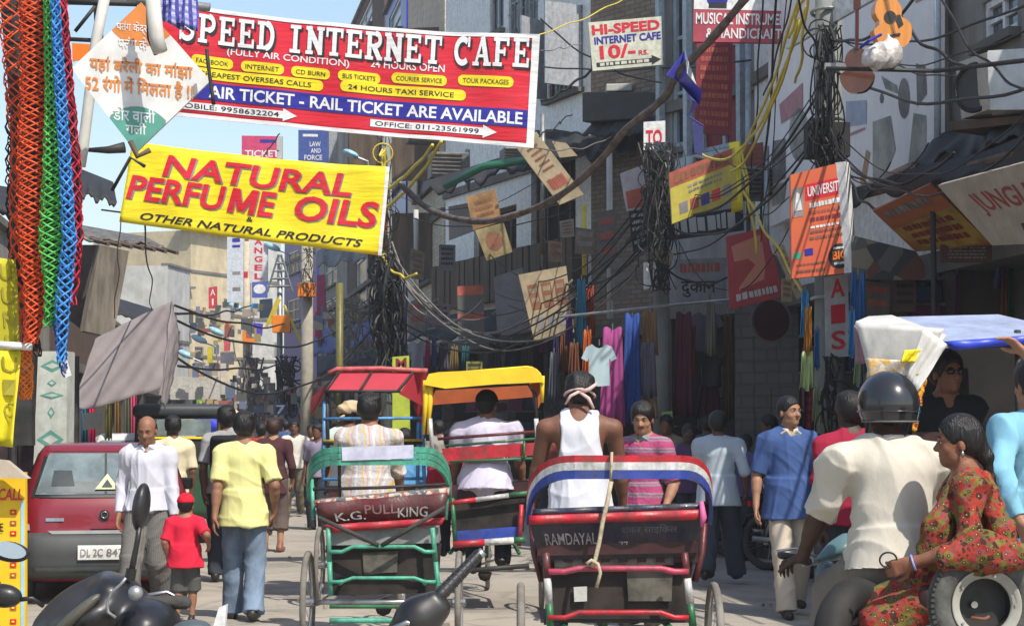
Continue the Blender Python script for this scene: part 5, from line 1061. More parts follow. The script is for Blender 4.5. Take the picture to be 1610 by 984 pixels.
yc, _ = panel('plastic_sheet', 'crumpled yellow plastic sheet hanging behind the photo lab sign', 'sheet', [(1146, 225), (1163, 222), (1168, 330), (1150, 336)], 23.9, M['yellow'], th=.02, wr=lambda u, v: (.04 * math.sin(9 * v), 0), nu=4, nv=8)
o, S = panel('signboard', 'slanted grey and red sign left of the meter box pole', 'sign', [(975, 273), (1010, 260), (1020, 327), (985, 332)], 25.9, mat('sign_white2', (.42, .40, .42), rough=.6, dirt=.4), th=.05); rect(S, o, M['peach'], .1, .5, .9, .95, name='red_patch')
o, S = panel('signboard', 'narrow dark sign with white scrawl below the slanted one', 'sign', [(988, 332), (1020, 330), (1022, 385), (996, 398)], 25.9, M['ink'], th=.05); scribble(S, o, M['pale'], .1, .08, .9, .9, 5, 7, h=.5)
o, S = panel('signboard', 'small white sign with red letters half hidden behind the pole', 'sign', [(1012, 192), (1046, 190), (1046, 234), (1012, 236)], 27.5, M['white'], th=.05); write(S, o, 'TO', M['red'], .1, .3, .85, .85, bold=.03)
o, S = panel('signboard', 'small white and navy sign below the red lettered one', 'sign', [(1036, 238), (1056, 236), (1056, 268), (1038, 270)], 27.0, M['white'], th=.05); write(S, o, 'TO', M['ink'], .2, .35, .8, .8, bold=.03)
o, S = panel('signboard', 'black shop fascia with white broken lettering under the yellow sign', 'sign', [(1048, 345), (1168, 325), (1170, 362), (1052, 378)], 26.6, M['ink'], th=.06); scribble(S, o, M['pale'], .05, .15, .9, .8, 1, 11, h=1)
o, S = panel('signboard', 'grey white hindi signboard above the maroon dresses', 'sign', [(1060, 408), (1142, 405), (1142, 478), (1062, 478)], 27.0, mat('sign_grey', (.30, .31, .33), rough=.7, dirt=.3), th=.06); write(S, o, 'दुकान', M['ink'], .12, .5, .8, .85); scribble(S, o, M['peach'], .1, .1, .9, .3, 1, 4, h=1)
ph, S = panel('signboard', 'red tilted poster board with a pale figure picture', 'sign', [(1142, 372), (1203, 358), (1234, 466), (1148, 486)], 23.2, mat('poster_red', (.36, .03, .04), rough=.5, dirt=.25), th=.1)
print_on(S, ph, 'figure_print', cells('poster_art', 3.2, [(.5, .3, .22), (.45, .18, .12), (.3, .06, .05), (.55, .42, .34)]), [(.1, .15), (.85, .08), (.8, .5), (.7, .7), (.2, .78)], [(0, 1, 2, 3, 4)], .004); scribble(S, ph, M['pale'], .1, .82, .9, .95, 1, 5, h=.7)
an, S = panel('signboard', 'long narrow board leaning right of the red poster', 'sign', [(1215, 385), (1232, 385), (1266, 462), (1254, 470)], 22.6, M['lightwood'], th=.08); scribble(S, an, M['peach'], .2, .1, .8, .9, 6, 6)
ov, S = panel('signboard', 'orange red vertical notice board fixed on the concrete pole', 'sign', [(1243, 275), (1328, 254), (1341, 428), (1245, 438)], 18.4, mat('board_orange', (.60, .15, .04), rough=.5, var=.05, col2=(.56, .07, .05), vs=.8, dirt=.12), th=.10)
q = MB(); e_ = [P(1328, 254, 18.35), P(1336, 256, 18.45), P(1348, 427, 18.45), P(1341, 428, 18.35)]; q.slab(e_, .1); part('white_edge', q, M['white'], ov)
rect(S, ov, M['red'], .26, .13, .97, .28, name='title_band'); write(S, ov, 'UNIVERSITY', M['white'], .30, .155, .93, .25, bold=.02, lift=.008)
for i, (a, b, m_) in enumerate(((.31, .36, 'white'), (.39, .42, 'peach'), (.45, .49, 'maroon'), (.53, .555, 'white'), (.575, .60, 'brownprint'), (.63, .66, 'brownprint'), (.87, .89, 'brownprint'), (.93, .96, 'brownprint'))): scribble(S, ov, M[m_], .30 if b < .7 else .06, a, .92 if b < .87 else .55, b, 1, i + 20, h=.9)
rect(S, ov, M['greyprint'], .03, .14, .22, .42, name='photo'); print_on(S, ov, 'photo_figure', M['white'], [(.10, .18), (.15, .20), (.20, .36), (.06, .36)], [(0, 1, 2, 3)], .007); disc(S, ov, M['ink'], .80, .84, .19, .115); write(S, ov, 'BIG', M['orange'], .68, .79, .92, .87, bold=.03, lift=.01); scribble(S, ov, M['white'], .70, .755, .90, .775, 1, 3, h=1, lift=.01); scribble(S, ov, M['white'], .70, .895, .90, .915, 1, 3, h=1, lift=.01)
rect(S, ov, M['signgreen'], .03, .755, .16, .82, name='logo'); rect(S, ov, M['blue'], .22, .735, .36, .80, name='logo')
# billboard with printed goods, on the white wall
q4 = [FP(1208, -60, 6.8), FP(1472, -60, 6.8), FP(1472, 236, 6.8), FP(1208, 358, 6.8)]
bb, S = panel('billboard', 'large white billboard printed with grey musical goods on the wall', 'billboard', None, None, mat('billboard_white', (.80, .77, .77), rough=.6, var=.03, dirt=.06), th=.09, c3=q4, nu=1, nv=1)
Fb = Fac(q4[0], q4[1])
def bpx(pts, m, name, n_=None): 
    """print on the billboard by pixel outline"""
    W = []
    for x, y in pts: r = ray(x, y); c = q4[0] + S.n * .006; k = np.dot(c - np.array((0, 0, CAMZ)), S.n) / np.dot(r, S.n); W.append(np.array((0, 0, CAMZ)) + r * k)
    return part(name, (W, [tuple(range(len(W)))]), m, bb)
pg = mat('printed_grey', (.36, .35, .31), rough=.6, var=.3, vs=2.5); pd = mat('printed_dark', (.20, .185, .18), rough=.6, var=.3, vs=3); ppk = mat('printed_pink', (.45, .2, .22), rough=.6)
bpx(ring_pts(1256, 212, 16, 42), pg, 'printed_drum'); bpx(ring_pts(1421, 155, 9, 32), pd, 'printed_drum'); bpx(ring_pts(1386, 155, 3, 8), pd, 'printed_flute')
bpx([(1372, 192), (1400, 182), (1408, 235), (1398, 262), (1385, 285), (1372, 282)], pg, 'printed_cello'); bpx([(1440, 100), (1455, 105), (1457, 148), (1442, 168)], pd, 'printed_amplifier'); bpx([(1436, 178), (1456, 182), (1456, 248), (1428, 258)], pg, 'printed_keyboard'); bpx([(1215, 222), (1235, 218), (1235, 280), (1212, 292)], pd, 'printed_case'); bpx([(1214, 292), (1237, 285), (1233, 318), (1214, 325)], pg, 'printed_case')
bpx([(1330, 160), (1362, 158), (1362, 195), (1330, 200)], mat('printed_blue', (.36, .40, .52), rough=.6), 'printed_panel'); bpx([(1330, 212), (1360, 200), (1360, 204), (1330, 217)], ppk, 'printed_line'); bpx([(1352, 285), (1362, 235), (1368, 240), (1358, 300)], mat('printed_tan', (.45, .28, .15)), 'printed_stick'); bpx([(1438, 0), (1474, -20), (1474, -12), (1440, 6)], ppk, 'printed_line'); bpx([(1225, 165), (1262, 130), (1262, 175), (1228, 195)], ppk, 'printed_ribbon'); bpx([(1385, 120), (1410, 135), (1412, 148), (1392, 140)], pg, 'printed_horn')
q = MB(); 
for x in (1474,): a = FP(x, -60, 6.74); b = FP(x, 236, 6.74); q.cyl(a, b, .035, 8)
tag(part('drain_pipe', q, paint('pale_blue_pipe', (.45, .52, .58)), smooth=True), 'pale blue drain pipe down the right edge of the billboard', 'pipe')
# upper oblique white board left of the guitar
o, S = panel('signboard', 'white slanted shop board behind the concrete pole top', 'sign', [(1234, 55), (1370, -40), (1372, 0), (1236, 78)], [19.8, 18.5, 18.5, 19.8], M['white'], th=.05)
# signs under the awning
q = [(1372, 332), (1462, 290), (1560, 384), (1440, 396)]
o, S = panel('signboard', 'sagging orange and yellow printed banner under the black awning', 'banner', q, [17.6, 16.6, 17.2, 18.0], mat('banner_old_orange', (.34, .11, .04), rough=.6, var=.1), th=.02); print_on(S, o, 'yellow_field', mat('banner_old_yellow', (.42, .27, .04), rough=.6, var=.3, vs=4), [(.0, .45), (1, .35), (1, .95), (.1, 1)], [(0, 1, 2, 3)], .004); scribble(S, o, M['maroon'], .15, .45, .9, .9, 3, 4, h=.6, lift=.008); scribble(S, o, M['greyprint'], .1, .1, .8, .3, 1, 8, h=.6)
o, S = panel('signboard', 'large dim beige fascia with slanted dark red letters at right edge', 'sign', [(1474, 292), (1700, 232), (1700, 380), (1560, 386)], [15.4, 13.0, 13.6, 15.0], mat('fascia_beige', (.36, .31, .25), rough=.7, var=.1, dirt=.2), th=.05); write(S, o, 'JUNGLE INN', mat('fascia_red', (.25, .025, .02), rough=.6), .16, .22, .98, .58, bold=.02, shear=-.5); scribble(S, o, M['ink'], .45, .72, .9, .84, 1, 3, h=1)
o, S = panel('signboard', 'dim poster strip crowded with small pictures below the awning', 'sign', [(1340, 370), (1440, 395), (1470, 440), (1340, 440)], 18.2, cells('posters', 5, [(.12, .05, .04), (.10, .10, .09), (.2, .17, .13), (.05, .05, .05), (.16, .06, .05)]), th=.04)
tb, S = panel('signboard', 'narrow white vertical banner with red letters behind the concrete pole', 'sign', [(1296, 436), (1333, 430), (1336, 560), (1298, 562)], 18.9, mat('banner_white', (.50, .50, .50), rough=.6, dirt=.2), th=.01)
for i, c in enumerate('AIS'): write(S, tb, c, M['red'], .25, .04 + i * .32, .85, .27 + i * .32, bold=.02)
rc_, S = panel('signboard', 'round dark red shop sign on the stone pier', 'sign', [(1180, 478), (1244, 474), (1244, 536), (1180, 538)], 24.3, M['shade'], th=.02); bpy.data.objects.remove(rc_)
q = MB().lathe([(0, -.05), (.26, -.05), (.27, 0), (.26, .05), (0, .05)], 36, P(1212, 504, 24.3), (.3, -1, 0)); rc_ = part('signboard', q, mat('dim_red', (.06, .015, .015), rough=.5), smooth=False); tag(rc_, 'round dark red shop sign beside the stone pier', 'sign'); q = MB().torus(P(1212, 504, 24.25), (.3, -1, 0), .27, .014, 36, 6); part('rim', q, M['concrete'], rc_)
# tilted boards in the middle
tbm = mat('cardboard_tan', (.40, .32, .20), rough=.85, var=.15, dirt=.3)
o, S = panel('signboard', 'long tan board tipped over below the red banner corner', 'board', [(812, 232), (843, 207), (918, 306), (880, 322)], 26, tbm, th=.08); scribble(S, o, M['brownprint'], .25, .12, .75, .55, 5, 31, h=.4); scribble(S, o, M['peach'], .15, .62, .85, .80, 1, 32, h=.9)
o, S = panel('signboard', 'smaller tan board lying behind the tipped long board', 'board', [(868, 222), (890, 225), (908, 245), (880, 248)], 27, tbm, th=.05)
o, S = panel('signboard', 'upper orange brown poster board hung askew over the balcony', 'board', [(733, 310), (778, 297), (790, 348), (744, 362)], 31, mat('board_tan2', (.36, .20, .08), rough=.8, var=.3, vs=3), th=.06); scribble(S, o, M['brownprint'], .2, .2, .8, .8, 3, 3)
o, S = panel('signboard', 'lower tan poster board hung askew over the balcony', 'board', [(747, 362), (792, 350), (806, 396), (765, 410)], 31, mat('board_tan3', (.33, .26, .12), rough=.8, var=.3, vs=3), th=.06); disc(S, o, M['brownprint'], .5, .5, .3, .3)
o, S = panel('signboard', 'big tan board with rows of maroon blocks tilted over the doorway', 'board', [(815, 432), (890, 418), (903, 522), (840, 536)], 29, tbm, th=.15)
for i in range(3): rect(S, o, M['brownprint'], .12 + i * .29, .18, .34 + i * .29, .56, name='maroon_block'); scribble(S, o, tbm, .15 + i * .29, .24, .32 + i * .29, .52, 2, 40 + i, h=.5, lift=.008)
for i in range(3): rect(S, o, M['greyprint'], .15 + i * .27, .68, .34 + i * .27, .86, name='dark_block')
o, S = panel('signboard', 'tall grey and orange shop sign left of the tan block board', 'sign', [(719, 450), (760, 448), (762, 530), (720, 533)], 33, mat('sign_dark', (.10, .10, .09), rough=.6, dirt=.3), th=.15); rect(S, o, M['peach'], 0, .0, 1, .18, name='orange_band'); rect(S, o, M['peach'], 0, .52, 1, .66, name='orange_band')
o, S = panel('signboard', 'plain grey metal board between two tilted signs', 'board', [(776, 436), (822, 420), (834, 520), (782, 525)], 33, mat('board_grey', (.17, .17, .18), rough=.6, dirt=.3), th=.1)
o, S = panel('signboard', 'mauve grey tin sheet hanging over the shuttered balcony', 'board', [(705, 325), (742, 318), (748, 362), (706, 378)], 34, M['lilac'], th=.05)
gs, S = panel('signboard', 'lime green vertical sign with red letter above the red canopy', 'sign', [(617, 561), (643, 559), (645, 700), (617, 700)], 30, mat('lime', (.42, .50, .05), rough=.5), th=.08); write(S, gs, 'M', M['maroon'], .2, .02, .85, .14, bold=.03); write(S, gs, 'O', M['maroon'], .2, .19, .85, .30, bold=.03)
o, S = panel('signboard', 'dim green yellow shop sign above the yellow canopy', 'sign', [(733, 568), (758, 568), (759, 592), (733, 593)], 31, mat('lime_dim', (.22, .22, .05), rough=.5), th=.08); scribble(S, o, M['ink'], .1, .15, .9, .8, 2, 3)
o, S = panel('signboard', 'small lime green notice near the pole foot', 'sign', [(1041, 647), (1057, 646), (1058, 670), (1042, 670)], 25.2, mat('lime2', (.35, .50, .10), rough=.5), th=.03); scribble(S, o, M['signgreen'], .1, .15, .9, .9, 2, 3)
# ---------------------------------------------------------------- guitars, plastic bag, air conditioner
def guitar_outline(n=40):
    pts = []
    for i in range(n):
        a = 2 * math.pi * i / n; y = -math.cos(a); r = .5 + .0 * y; w_ = (.50 if y < 0 else .38) * (1 - .26 * math.exp(-((y - .12) / .22) ** 2)); pts.append((math.sin(a) * w_ * (abs(math.sin(a)) ** -.25 if abs(math.sin(a)) > .05 else 1), y * .62))
    return pts
def guitar(label, px, py, d, h, roll, yaw, top, side, cat='guitar', dark=False):
    """h = body height in metres; hangs by its neck"""
    root = empty('guitar', label, cat, P(px, py, d), 0); Rm = roty(roll) @ rotz(yaw); o = guitar_outline(); L = lambda x, y, z: Rm @ np.array((x * h, y * h, z * h))
    V = [L(x * .78, -.10, z * .8) for x, z in o] + [L(x * .78, .10, z * .8) for x, z in o]; n = len(o)
    part('body', (V, [tuple(range(n)), tuple(range(2 * n - 1, n - 1, -1))] + [(i, i + n, (i + 1) % n + n, (i + 1) % n) for i in range(n)]), top, root, local=True)
    q = MB(); q.tube([L(0, -.10, .46), L(0, -.12, 1.35)], .045 * h, 6); part('neck', q, side, root, local=True); q = MB().box(L(0, -.12, 1.45), (.16 * h, .05 * h, .22 * h), Rm); part('headstock', q, side, root, local=True, bevel=.004)
    if not dark:
        q = MB().lathe([(0, 0), (.10 * h, 0), (.10 * h, .012 * h), (0, .012 * h)], 24, L(0, -.108, .10), Rm @ np.array((0, -1, 0))); part('sound_hole', q, M['ink'], root, local=True)
        q = MB().torus(L(0, -.112, .10), Rm @ np.array((0, -1, 0)), .112 * h, .008 * h, 28, 5); part('rosette', q, M['wood'], root, local=True)
        q = MB().add([L(.08, -.107, .10), L(.20, -.107, .12), L(.22, -.107, -.08), L(.12, -.107, -.13)], [(0, 1, 2, 3)]); part('pickguard', q, M['ink'], root, local=True, solid=.004)
        q = MB().box(L(0, -.115, -.24), (.22 * h, .02 * h, .04 * h), Rm); part('bridge', q, M['ink'], root, local=True)
        for i in range(6): q = MB().tube([L(-.025 + i * .01, -.13, -.24), L(-.02 + i * .008, -.15, 1.4)], .0012, 3); part('string', q, M['steel'], root, local=True)
    return root
guitar('pale orange acoustic guitar hanging above the plastic bag', 1398, 38, 14.5, .42, -.22, .2, mat('guitar_top', (.62, .25, .06), rough=.3, var=.1, stretch=(6, 1, .4), coat=.3), M['wood'])
guitar('brown varnished mandolin hanging lower left of the guitar', 1348, 112, 15, .36, .02, -.35, mat('mandolin', (.13, .045, .025), rough=.25, var=.15, coat=.4), mat('mandolin_neck', (.10, .03, .02), rough=.3), cat='mandolin', dark=True)
q = SDF(); c0 = P(1388, 88, 14.0)
q.ell(c0, (.13, .08, .10), None, .05).ell(c0 + (.07, 0, .03), (.08, .06, .09), None, .05).ell(c0 + (-.06, 0, -.03), (.09, .07, .06), None, .05).cap(c0 + (.05, 0, .05), c0 + (.04, 0, .16), .03, .012, .04)
V, Q = q.build(.012); V = ruffle(V, Q, .018, 26, 3); o = part('plastic_bag', (V, Q.tolist()), mat('thin_plastic', (.62, .58, .55), rough=.35, var=.2, vs=9, bump=.5, bs=25), None, True); tag(o, 'crumpled white plastic bag caught on the cables below the guitar', 'bag')
q = MB().tube([P(1353, 75, 13.9), P(1366, 65, 13.8), P(1385, 55, 13.9)], .012, 6); part('blue_handle', q, M['blue'], o)
q = MB().tube([P(1300, 108, 15), P(1400, 110, 14.6), P(1470, 112, 14.6), P(1640, 92, 13)], .018, 6); tag(part('rail', q, M['wire']), 'black horizontal rail running behind the mandolin to the right', 'rail'); q = MB().box(P(1318, 105, 15.2), (.22, .05, .05)); tag(part('bracket', q, M['steel']), 'grey bracket arm on the concrete pole by the mandolin', 'bracket')
ac = empty('air_conditioner', 'white window air conditioner on the ledge at right edge', 'air conditioner', P(1560, 185, 16.2)); 
a = [P(1502, 100, 16.6), P(1552, 82, 15.9), P(1556, 172, 15.9), P(1512, 188, 16.6)]; q = MB().slab(a, .5); part('fan_side', q, mat('ac_cream', (.50, .46, .38), rough=.5, dirt=.2), ac)
b = [P(1553, 80, 15.9), P(1680, 72, 15.7), P(1680, 172, 15.7), P(1557, 173, 15.9)]; q = MB().slab(b, .45); part('casing', q, mat('ac_white', (.60, .62, .62), rough=.4, dirt=.1), ac)
q = MB().torus((P(1532, 138, 16.15)), (-.75, -.6, 0), .20, .02, 28, 6); part('fan_ring', q, M['ink'], ac); q = MB().lathe([(0, .02), (.19, .02), (.19, .0), (0, 0)], 24, P(1532, 138, 16.18), (-.75, -.6, 0)); part('fan_grille', q, mat('grille_dark', (.06, .06, .055), rough=.5), ac)
q = MB().slab([P(1490, 192, 16.6), P(1680, 175, 15.5), P(1680, 186, 15.5), P(1490, 206, 16.6)], .8); part('shelf', q, M['wood'], ac)
# extra dark ragged layer on the awning
def rag(u, v): return (.05 * math.sin(13 * u + 2 * v), .05 * math.sin(41 * u) * v + .06 * math.sin(17 * u + 1) * v)
a = [FP(1700, 190, 6.08), FP(1322, 300, 6.08), FP(1318, 322, 6.06), FP(1700, 262, 6.06)]
o, _ = panel('awning_skirt', 'ragged black plastic hanging from the edge of the right awning', 'plastic sheet', None, None, M['black'], th=.01, c3=a, wr=rag, nu=60, nv=4)
a = [FP(1700, 120, 6.9), FP(1480, 210, 6.9), FP(1440, 262, 6.15), FP(1700, 205, 6.15)]
o, _ = panel('tarpaulin', 'shiny black tarpaulin lying over the top of the right awning', 'tarpaulin', None, None, mat('black_shiny', (.03, .03, .032), rough=.6, bump=.4, bs=6), th=.02, c3=a, wr=rag, nu=40, nv=8)
# ---------------------------------------------------------------- clothes hung for sale
def garment(kind, label, x0, y0, x1, y1, d, col, m=None, grp='clothes hung for sale'):
    m = m or cloth('garment_' + label.replace(' ', '_')[:24], col)
    if kind == 'tee':
        w_, h_ = x1 - x0, y1 - y0; o_ = [(.30, .0), (.40, .07), (.5, .10), (.6, .07), (.70, 0), (.86, .07), (1.0, .34), (.84, .42), (.78, .33), (.80, 1), (.5, 1.02), (.20, 1), (.22, .33), (.16, .42), (0, .34), (.14, .07)]
        V, Fc = subdiv(np.array([(x0 + a * w_, y0 + b * h_) for a, b in o_]), [tuple(range(len(o_)))], (w_ / 8, h_ / 8)); n = len(V); W = []
        rr = random.Random(int(x0)); ph = rr.uniform(0, 6)
        for s_ in (-.02, .02):
            for x, y in V: W.append(P(x, y, d + s_ + .03 * math.sin((x - x0) / w_ * 9 + ph + (y - y0) / h_ * 2)))
        o = part('hanging_garment', (W, Fc + [tuple(i + n for i in f[::-1]) for f in Fc]), m, None, True)
    else:
        o, _ = panel('hanging_garment', label, 'garment', [(x0 + (x1 - x0) * .15, y0), (x1 - (x1 - x0) * .15, y0), (x1, y1), (x0, y1)], d, m, th=.03, wr=lambda u, v: (.03 * math.sin(u * 22 + v * 2) * (.3 + v) + .02 * math.sin(u * 9 + v * 4), .02 * math.sin(u * 9)), nu=18, nv=6)
    q = MB().tube([P((x0 + x1) / 2, y0 - 8, d), P((x0 + x1) / 2, y0 + 2, d)], .008, 4); part('hook', q, M['steel'], o)
    return tag(o, label, 'garment', grp)
GA = [('tee', 'small pale blue tee shirt with a dark motif hung over the shop front', 914, 541, 970, 606, 22.5, (.42, .54, .58)),
 ('dress', 'long orchid pink dress right of the pale blue tee', 942, 516, 984, 672, 24.0, (.30, .06, .20)), ('dress', 'long royal blue dress between the pink and grey ones', 978, 494, 1010, 665, 24.2, (.03, .07, .26)), ('dress', 'tan top over grey skirt on a hanger', 1008, 490, 1036, 560, 24.4, (.24, .14, .07)), ('dress', 'grey violet tunic left of the steel pole', 1004, 540, 1034, 625, 24.3, (.13, .12, .16)), ('dress', 'beige trousers pair below the grey tunic', 1006, 615, 1036, 660, 24.4, (.28, .20, .12)),
 ('dress', 'dull maroon pleated dress right of the steel pole', 1058, 492, 1092, 655, 25.6, (.12, .035, .05)), ('tee', 'lilac grey shirt high above the dark bags', 1082, 490, 1138, 552, 25.8, (.11, .10, .15)), ('dress', 'cream striped scarf hanging on the shop post', 1108, 462, 1126, 558, 25.4, (.24, .23, .19)), ('dress', 'dark maroon skirt below the black bag', 1094, 605, 1136, 660, 25.9, (.07, .02, .03)), ('dress', 'brown cloth length next to the stone pier', 1136, 495, 1154, 660, 25.7, (.10, .06, .03)), ('tee', 'dark grey blouse hung at the back of the shop', 1094, 556, 1138, 606, 25.8, (.035, .04, .045)),
 ('dress', 'turquoise striped scarf left of the pale tee', 905, 440, 924, 545, 27, (.05, .20, .30)), ('dress', 'rust red scarf beside the turquoise one', 918, 450, 936, 530, 27.2, (.32, .07, .04)), ('dress', 'purple shawl at the shop corner', 888, 495, 902, 545, 27.5, (.09, .04, .20)), ('dress', 'orange red kurta behind the tee shirt', 915, 520, 932, 592, 24.8, (.45, .10, .02)), ('dress', 'brown kurta at the left end of the rail', 893, 540, 912, 590, 25.5, (.16, .06, .03)), ('dress', 'dark green trousers behind the orchid dress', 968, 520, 982, 640, 24.8, (.05, .09, .05)),
 ('dress', 'sky blue scarf at the top left of the concrete pole', 1258, 458, 1274, 530, 18.6, (.07, .30, .55)), ('dress', 'amber cloth bag hanging by the concrete pole', 1264, 485, 1278, 555, 18.5, (.45, .20, .03)), ('dress', 'pale lime towel hanging beside the concrete pole', 1257, 555, 1282, 612, 18.5, (.42, .50, .22)), ('dress', 'blue cloth streamer tied to the pole', 1280, 520, 1290, 580, 18.6, (.05, .18, .42)), ('dress', 'pale green sheet low beside the pole', 1276, 612, 1298, 664, 18.8, (.32, .36, .20)),
 ('dress', 'blue tarpaulin strip draped right of the narrow white banner', 1334, 430, 1364, 525, 18.2, (.04, .12, .30)), ('dress', 'deep sky blue strip beside the tarpaulin', 1334, 490, 1346, 560, 18.1, (.05, .28, .55)), ('dress', 'olive towel hanging below the blue strips', 1342, 560, 1356, 605, 18.1, (.25, .32, .18)),
 ('tee', 'white shirt hung far left in the middle shops', 640, 535, 672, 580, 36, (.28, .30, .34)), ('dress', 'hot pink scarf in the middle shops', 668, 535, 677, 577, 35.8, (.45, .05, .16)), ('dress', 'slate blue scarf in the middle shops', 678, 533, 687, 578, 35.8, (.10, .12, .28)), ('dress', 'violet grey shirt in the middle shops', 688, 540, 706, 585, 35.9, (.10, .09, .13)), ('dress', 'mustard cloth above the yellow canopy', 706, 545, 722, 590, 35.6, (.20, .14, .05)), ('dress', 'dark teal cloth above the yellow canopy', 724, 545, 740, 592, 35.6, (.02, .10, .12)),
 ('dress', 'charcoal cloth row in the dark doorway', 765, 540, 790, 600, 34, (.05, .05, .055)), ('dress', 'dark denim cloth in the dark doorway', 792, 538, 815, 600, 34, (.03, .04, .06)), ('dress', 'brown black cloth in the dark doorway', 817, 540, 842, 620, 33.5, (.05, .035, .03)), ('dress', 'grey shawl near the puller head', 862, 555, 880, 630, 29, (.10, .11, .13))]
for g_ in GA: garment(*g_)
ck = stripes('red_check', 0, 12, [(0, (.25, .02, .03)), (.5, (.03, .015, .02))], axis2=2, freq2=12, col2=(.02, .01, .02)); garment('dress', 'red and black checked cloth below the lime towel', 1262, 612, 1278, 700, 18.6, (0, 0, 0), ck)
q = MB().tube([P(880, 498, 25.8), P(1050, 480, 25.2), P(1160, 470, 25.2)], .02, 6); tag(part('hanging_rail', q, M['steel']), 'thin steel rail carrying the dresses across the shop front', 'rail')
bgs = MB()
for i, (x, y, w_, h_) in enumerate(((1118, 590, 30, 40), (1110, 660, 26, 30), (1140, 640, 22, 30))):
    q = MB().box(P(x, y, 26), (w_ / 112, .12, h_ / 112), rotz(.1 * i)); tag(part('hanging_bag', q, mat('bag_black', (.03, .032, .036), rough=.6), bevel=.03), ('square black bag hung under the grey blouse', 'low black bag in the maroon shop', 'dark bag against the stone pier')[i], 'bag')
# small goods inside the dark shops: shelves of folded cloth
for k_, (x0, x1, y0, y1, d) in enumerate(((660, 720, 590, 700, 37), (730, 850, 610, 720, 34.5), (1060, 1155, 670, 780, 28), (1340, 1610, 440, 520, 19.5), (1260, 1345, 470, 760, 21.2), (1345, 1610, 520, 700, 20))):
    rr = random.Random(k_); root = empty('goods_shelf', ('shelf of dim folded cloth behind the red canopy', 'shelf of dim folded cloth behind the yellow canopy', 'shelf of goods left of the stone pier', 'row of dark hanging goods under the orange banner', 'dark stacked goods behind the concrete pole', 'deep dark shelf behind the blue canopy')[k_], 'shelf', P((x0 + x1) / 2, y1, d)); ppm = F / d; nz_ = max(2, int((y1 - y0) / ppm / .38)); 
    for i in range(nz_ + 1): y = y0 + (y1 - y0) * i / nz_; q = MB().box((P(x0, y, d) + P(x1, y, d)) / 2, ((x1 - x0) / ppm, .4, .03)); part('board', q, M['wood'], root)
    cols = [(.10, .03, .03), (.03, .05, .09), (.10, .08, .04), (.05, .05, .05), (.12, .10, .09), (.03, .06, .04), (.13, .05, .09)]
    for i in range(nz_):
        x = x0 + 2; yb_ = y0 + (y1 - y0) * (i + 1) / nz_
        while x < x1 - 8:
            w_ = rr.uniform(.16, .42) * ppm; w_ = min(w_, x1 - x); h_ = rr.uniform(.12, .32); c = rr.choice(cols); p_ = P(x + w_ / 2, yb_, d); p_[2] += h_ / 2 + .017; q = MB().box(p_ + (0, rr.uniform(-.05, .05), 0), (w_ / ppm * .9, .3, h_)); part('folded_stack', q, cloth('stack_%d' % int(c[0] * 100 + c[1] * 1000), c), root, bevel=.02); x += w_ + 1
# ---------------------------------------------------------------- far end of the street: boards, banners, tarpaulins
FARS = [('pale blue and white vertical hotel banner left of the cream pole', 357, 368, 384, 475, 70, (.62, .66, .72), None), ('white vertical sign with red capital letters', 391, 372, 421, 445, 70, (.70, .68, .68), None), ('red vertical sign beside the cream building', 328, 451, 341, 485, 74, (.60, .03, .05), None), ('pink ticket sign above the yellow banner', 380, 214, 444, 250, 62, (.62, .05, .15), 'TICKET'), ('blue law books sign above the yellow banner', 469, 205, 516, 256, 56, (.05, .09, .32), None), ('grey pillar sign right of the blue law sign', 517, 205, 530, 260, 57, (.36, .38, .38), None),
 ('round blue and white shop emblem board', 396, 443, 420, 468, 66, (.08, .12, .45), None), ('sky blue square sign in the far cluster', 391, 477, 408, 490, 68, (.15, .45, .75), None), ('royal blue small sign left of the orange box', 350, 487, 358, 500, 69, (.05, .06, .5), None), ('white tarpaulin awning at the far centre', 397, 538, 434, 562, 58, (.68, .66, .62), None), ('pale flower patterned board below the lamps', 346, 553, 367, 573, 60, (.60, .52, .50), None), ('long cream cloth banner low across the street', 268, 592, 346, 628, 55, (.55, .52, .46), None),
 ('green panel of a far shop sign', 309, 622, 322, 651, 57, (.18, .42, .05), None), ('red panel of a far shop sign', 322, 620, 335, 651, 56.8, (.65, .02, .05), None), ('violet blue cloth behind the orange box', 398, 508, 413, 528, 64, (.08, .05, .5), None), ('crimson banner strip beside the tin awning', 498, 432, 511, 490, 56, (.35, .02, .10), None), ('long crimson banner below the strip', 494, 490, 507, 530, 56, (.32, .02, .09), None), ('dark blue seven sign over the crowd', 433, 634, 450, 652, 47, (.03, .04, .18), '7'),
 ('pink cloth hanging at the far left cluster', 352, 535, 362, 552, 61, (.6, .1, .12), None), ('small orange case near the cream building', 353, 501, 362, 513, 68, (.8, .2, .02), None), ('grey blue shutter board in the far cluster', 408, 470, 428, 500, 69, (.15, .18, .25), None), ('pale signboard by the crowd', 345, 600, 372, 620, 56, (.50, .5, .46), None), ('white small sign at the far right cluster', 462, 600, 480, 622, 52, (.6, .58, .55), None), ('red board above the crowd', 345, 632, 362, 642, 50, (.4, .04, .04), None), ('turquoise board behind the crowd', 450, 622, 470, 640, 52, (.12, .35, .42), None), ('yellow cloth below the lamp', 326, 545, 334, 572, 62, (.6, .5, .03), None), ('orange goods heap at the street end', 305, 588, 322, 600, 60, (.6, .22, .05), None)]
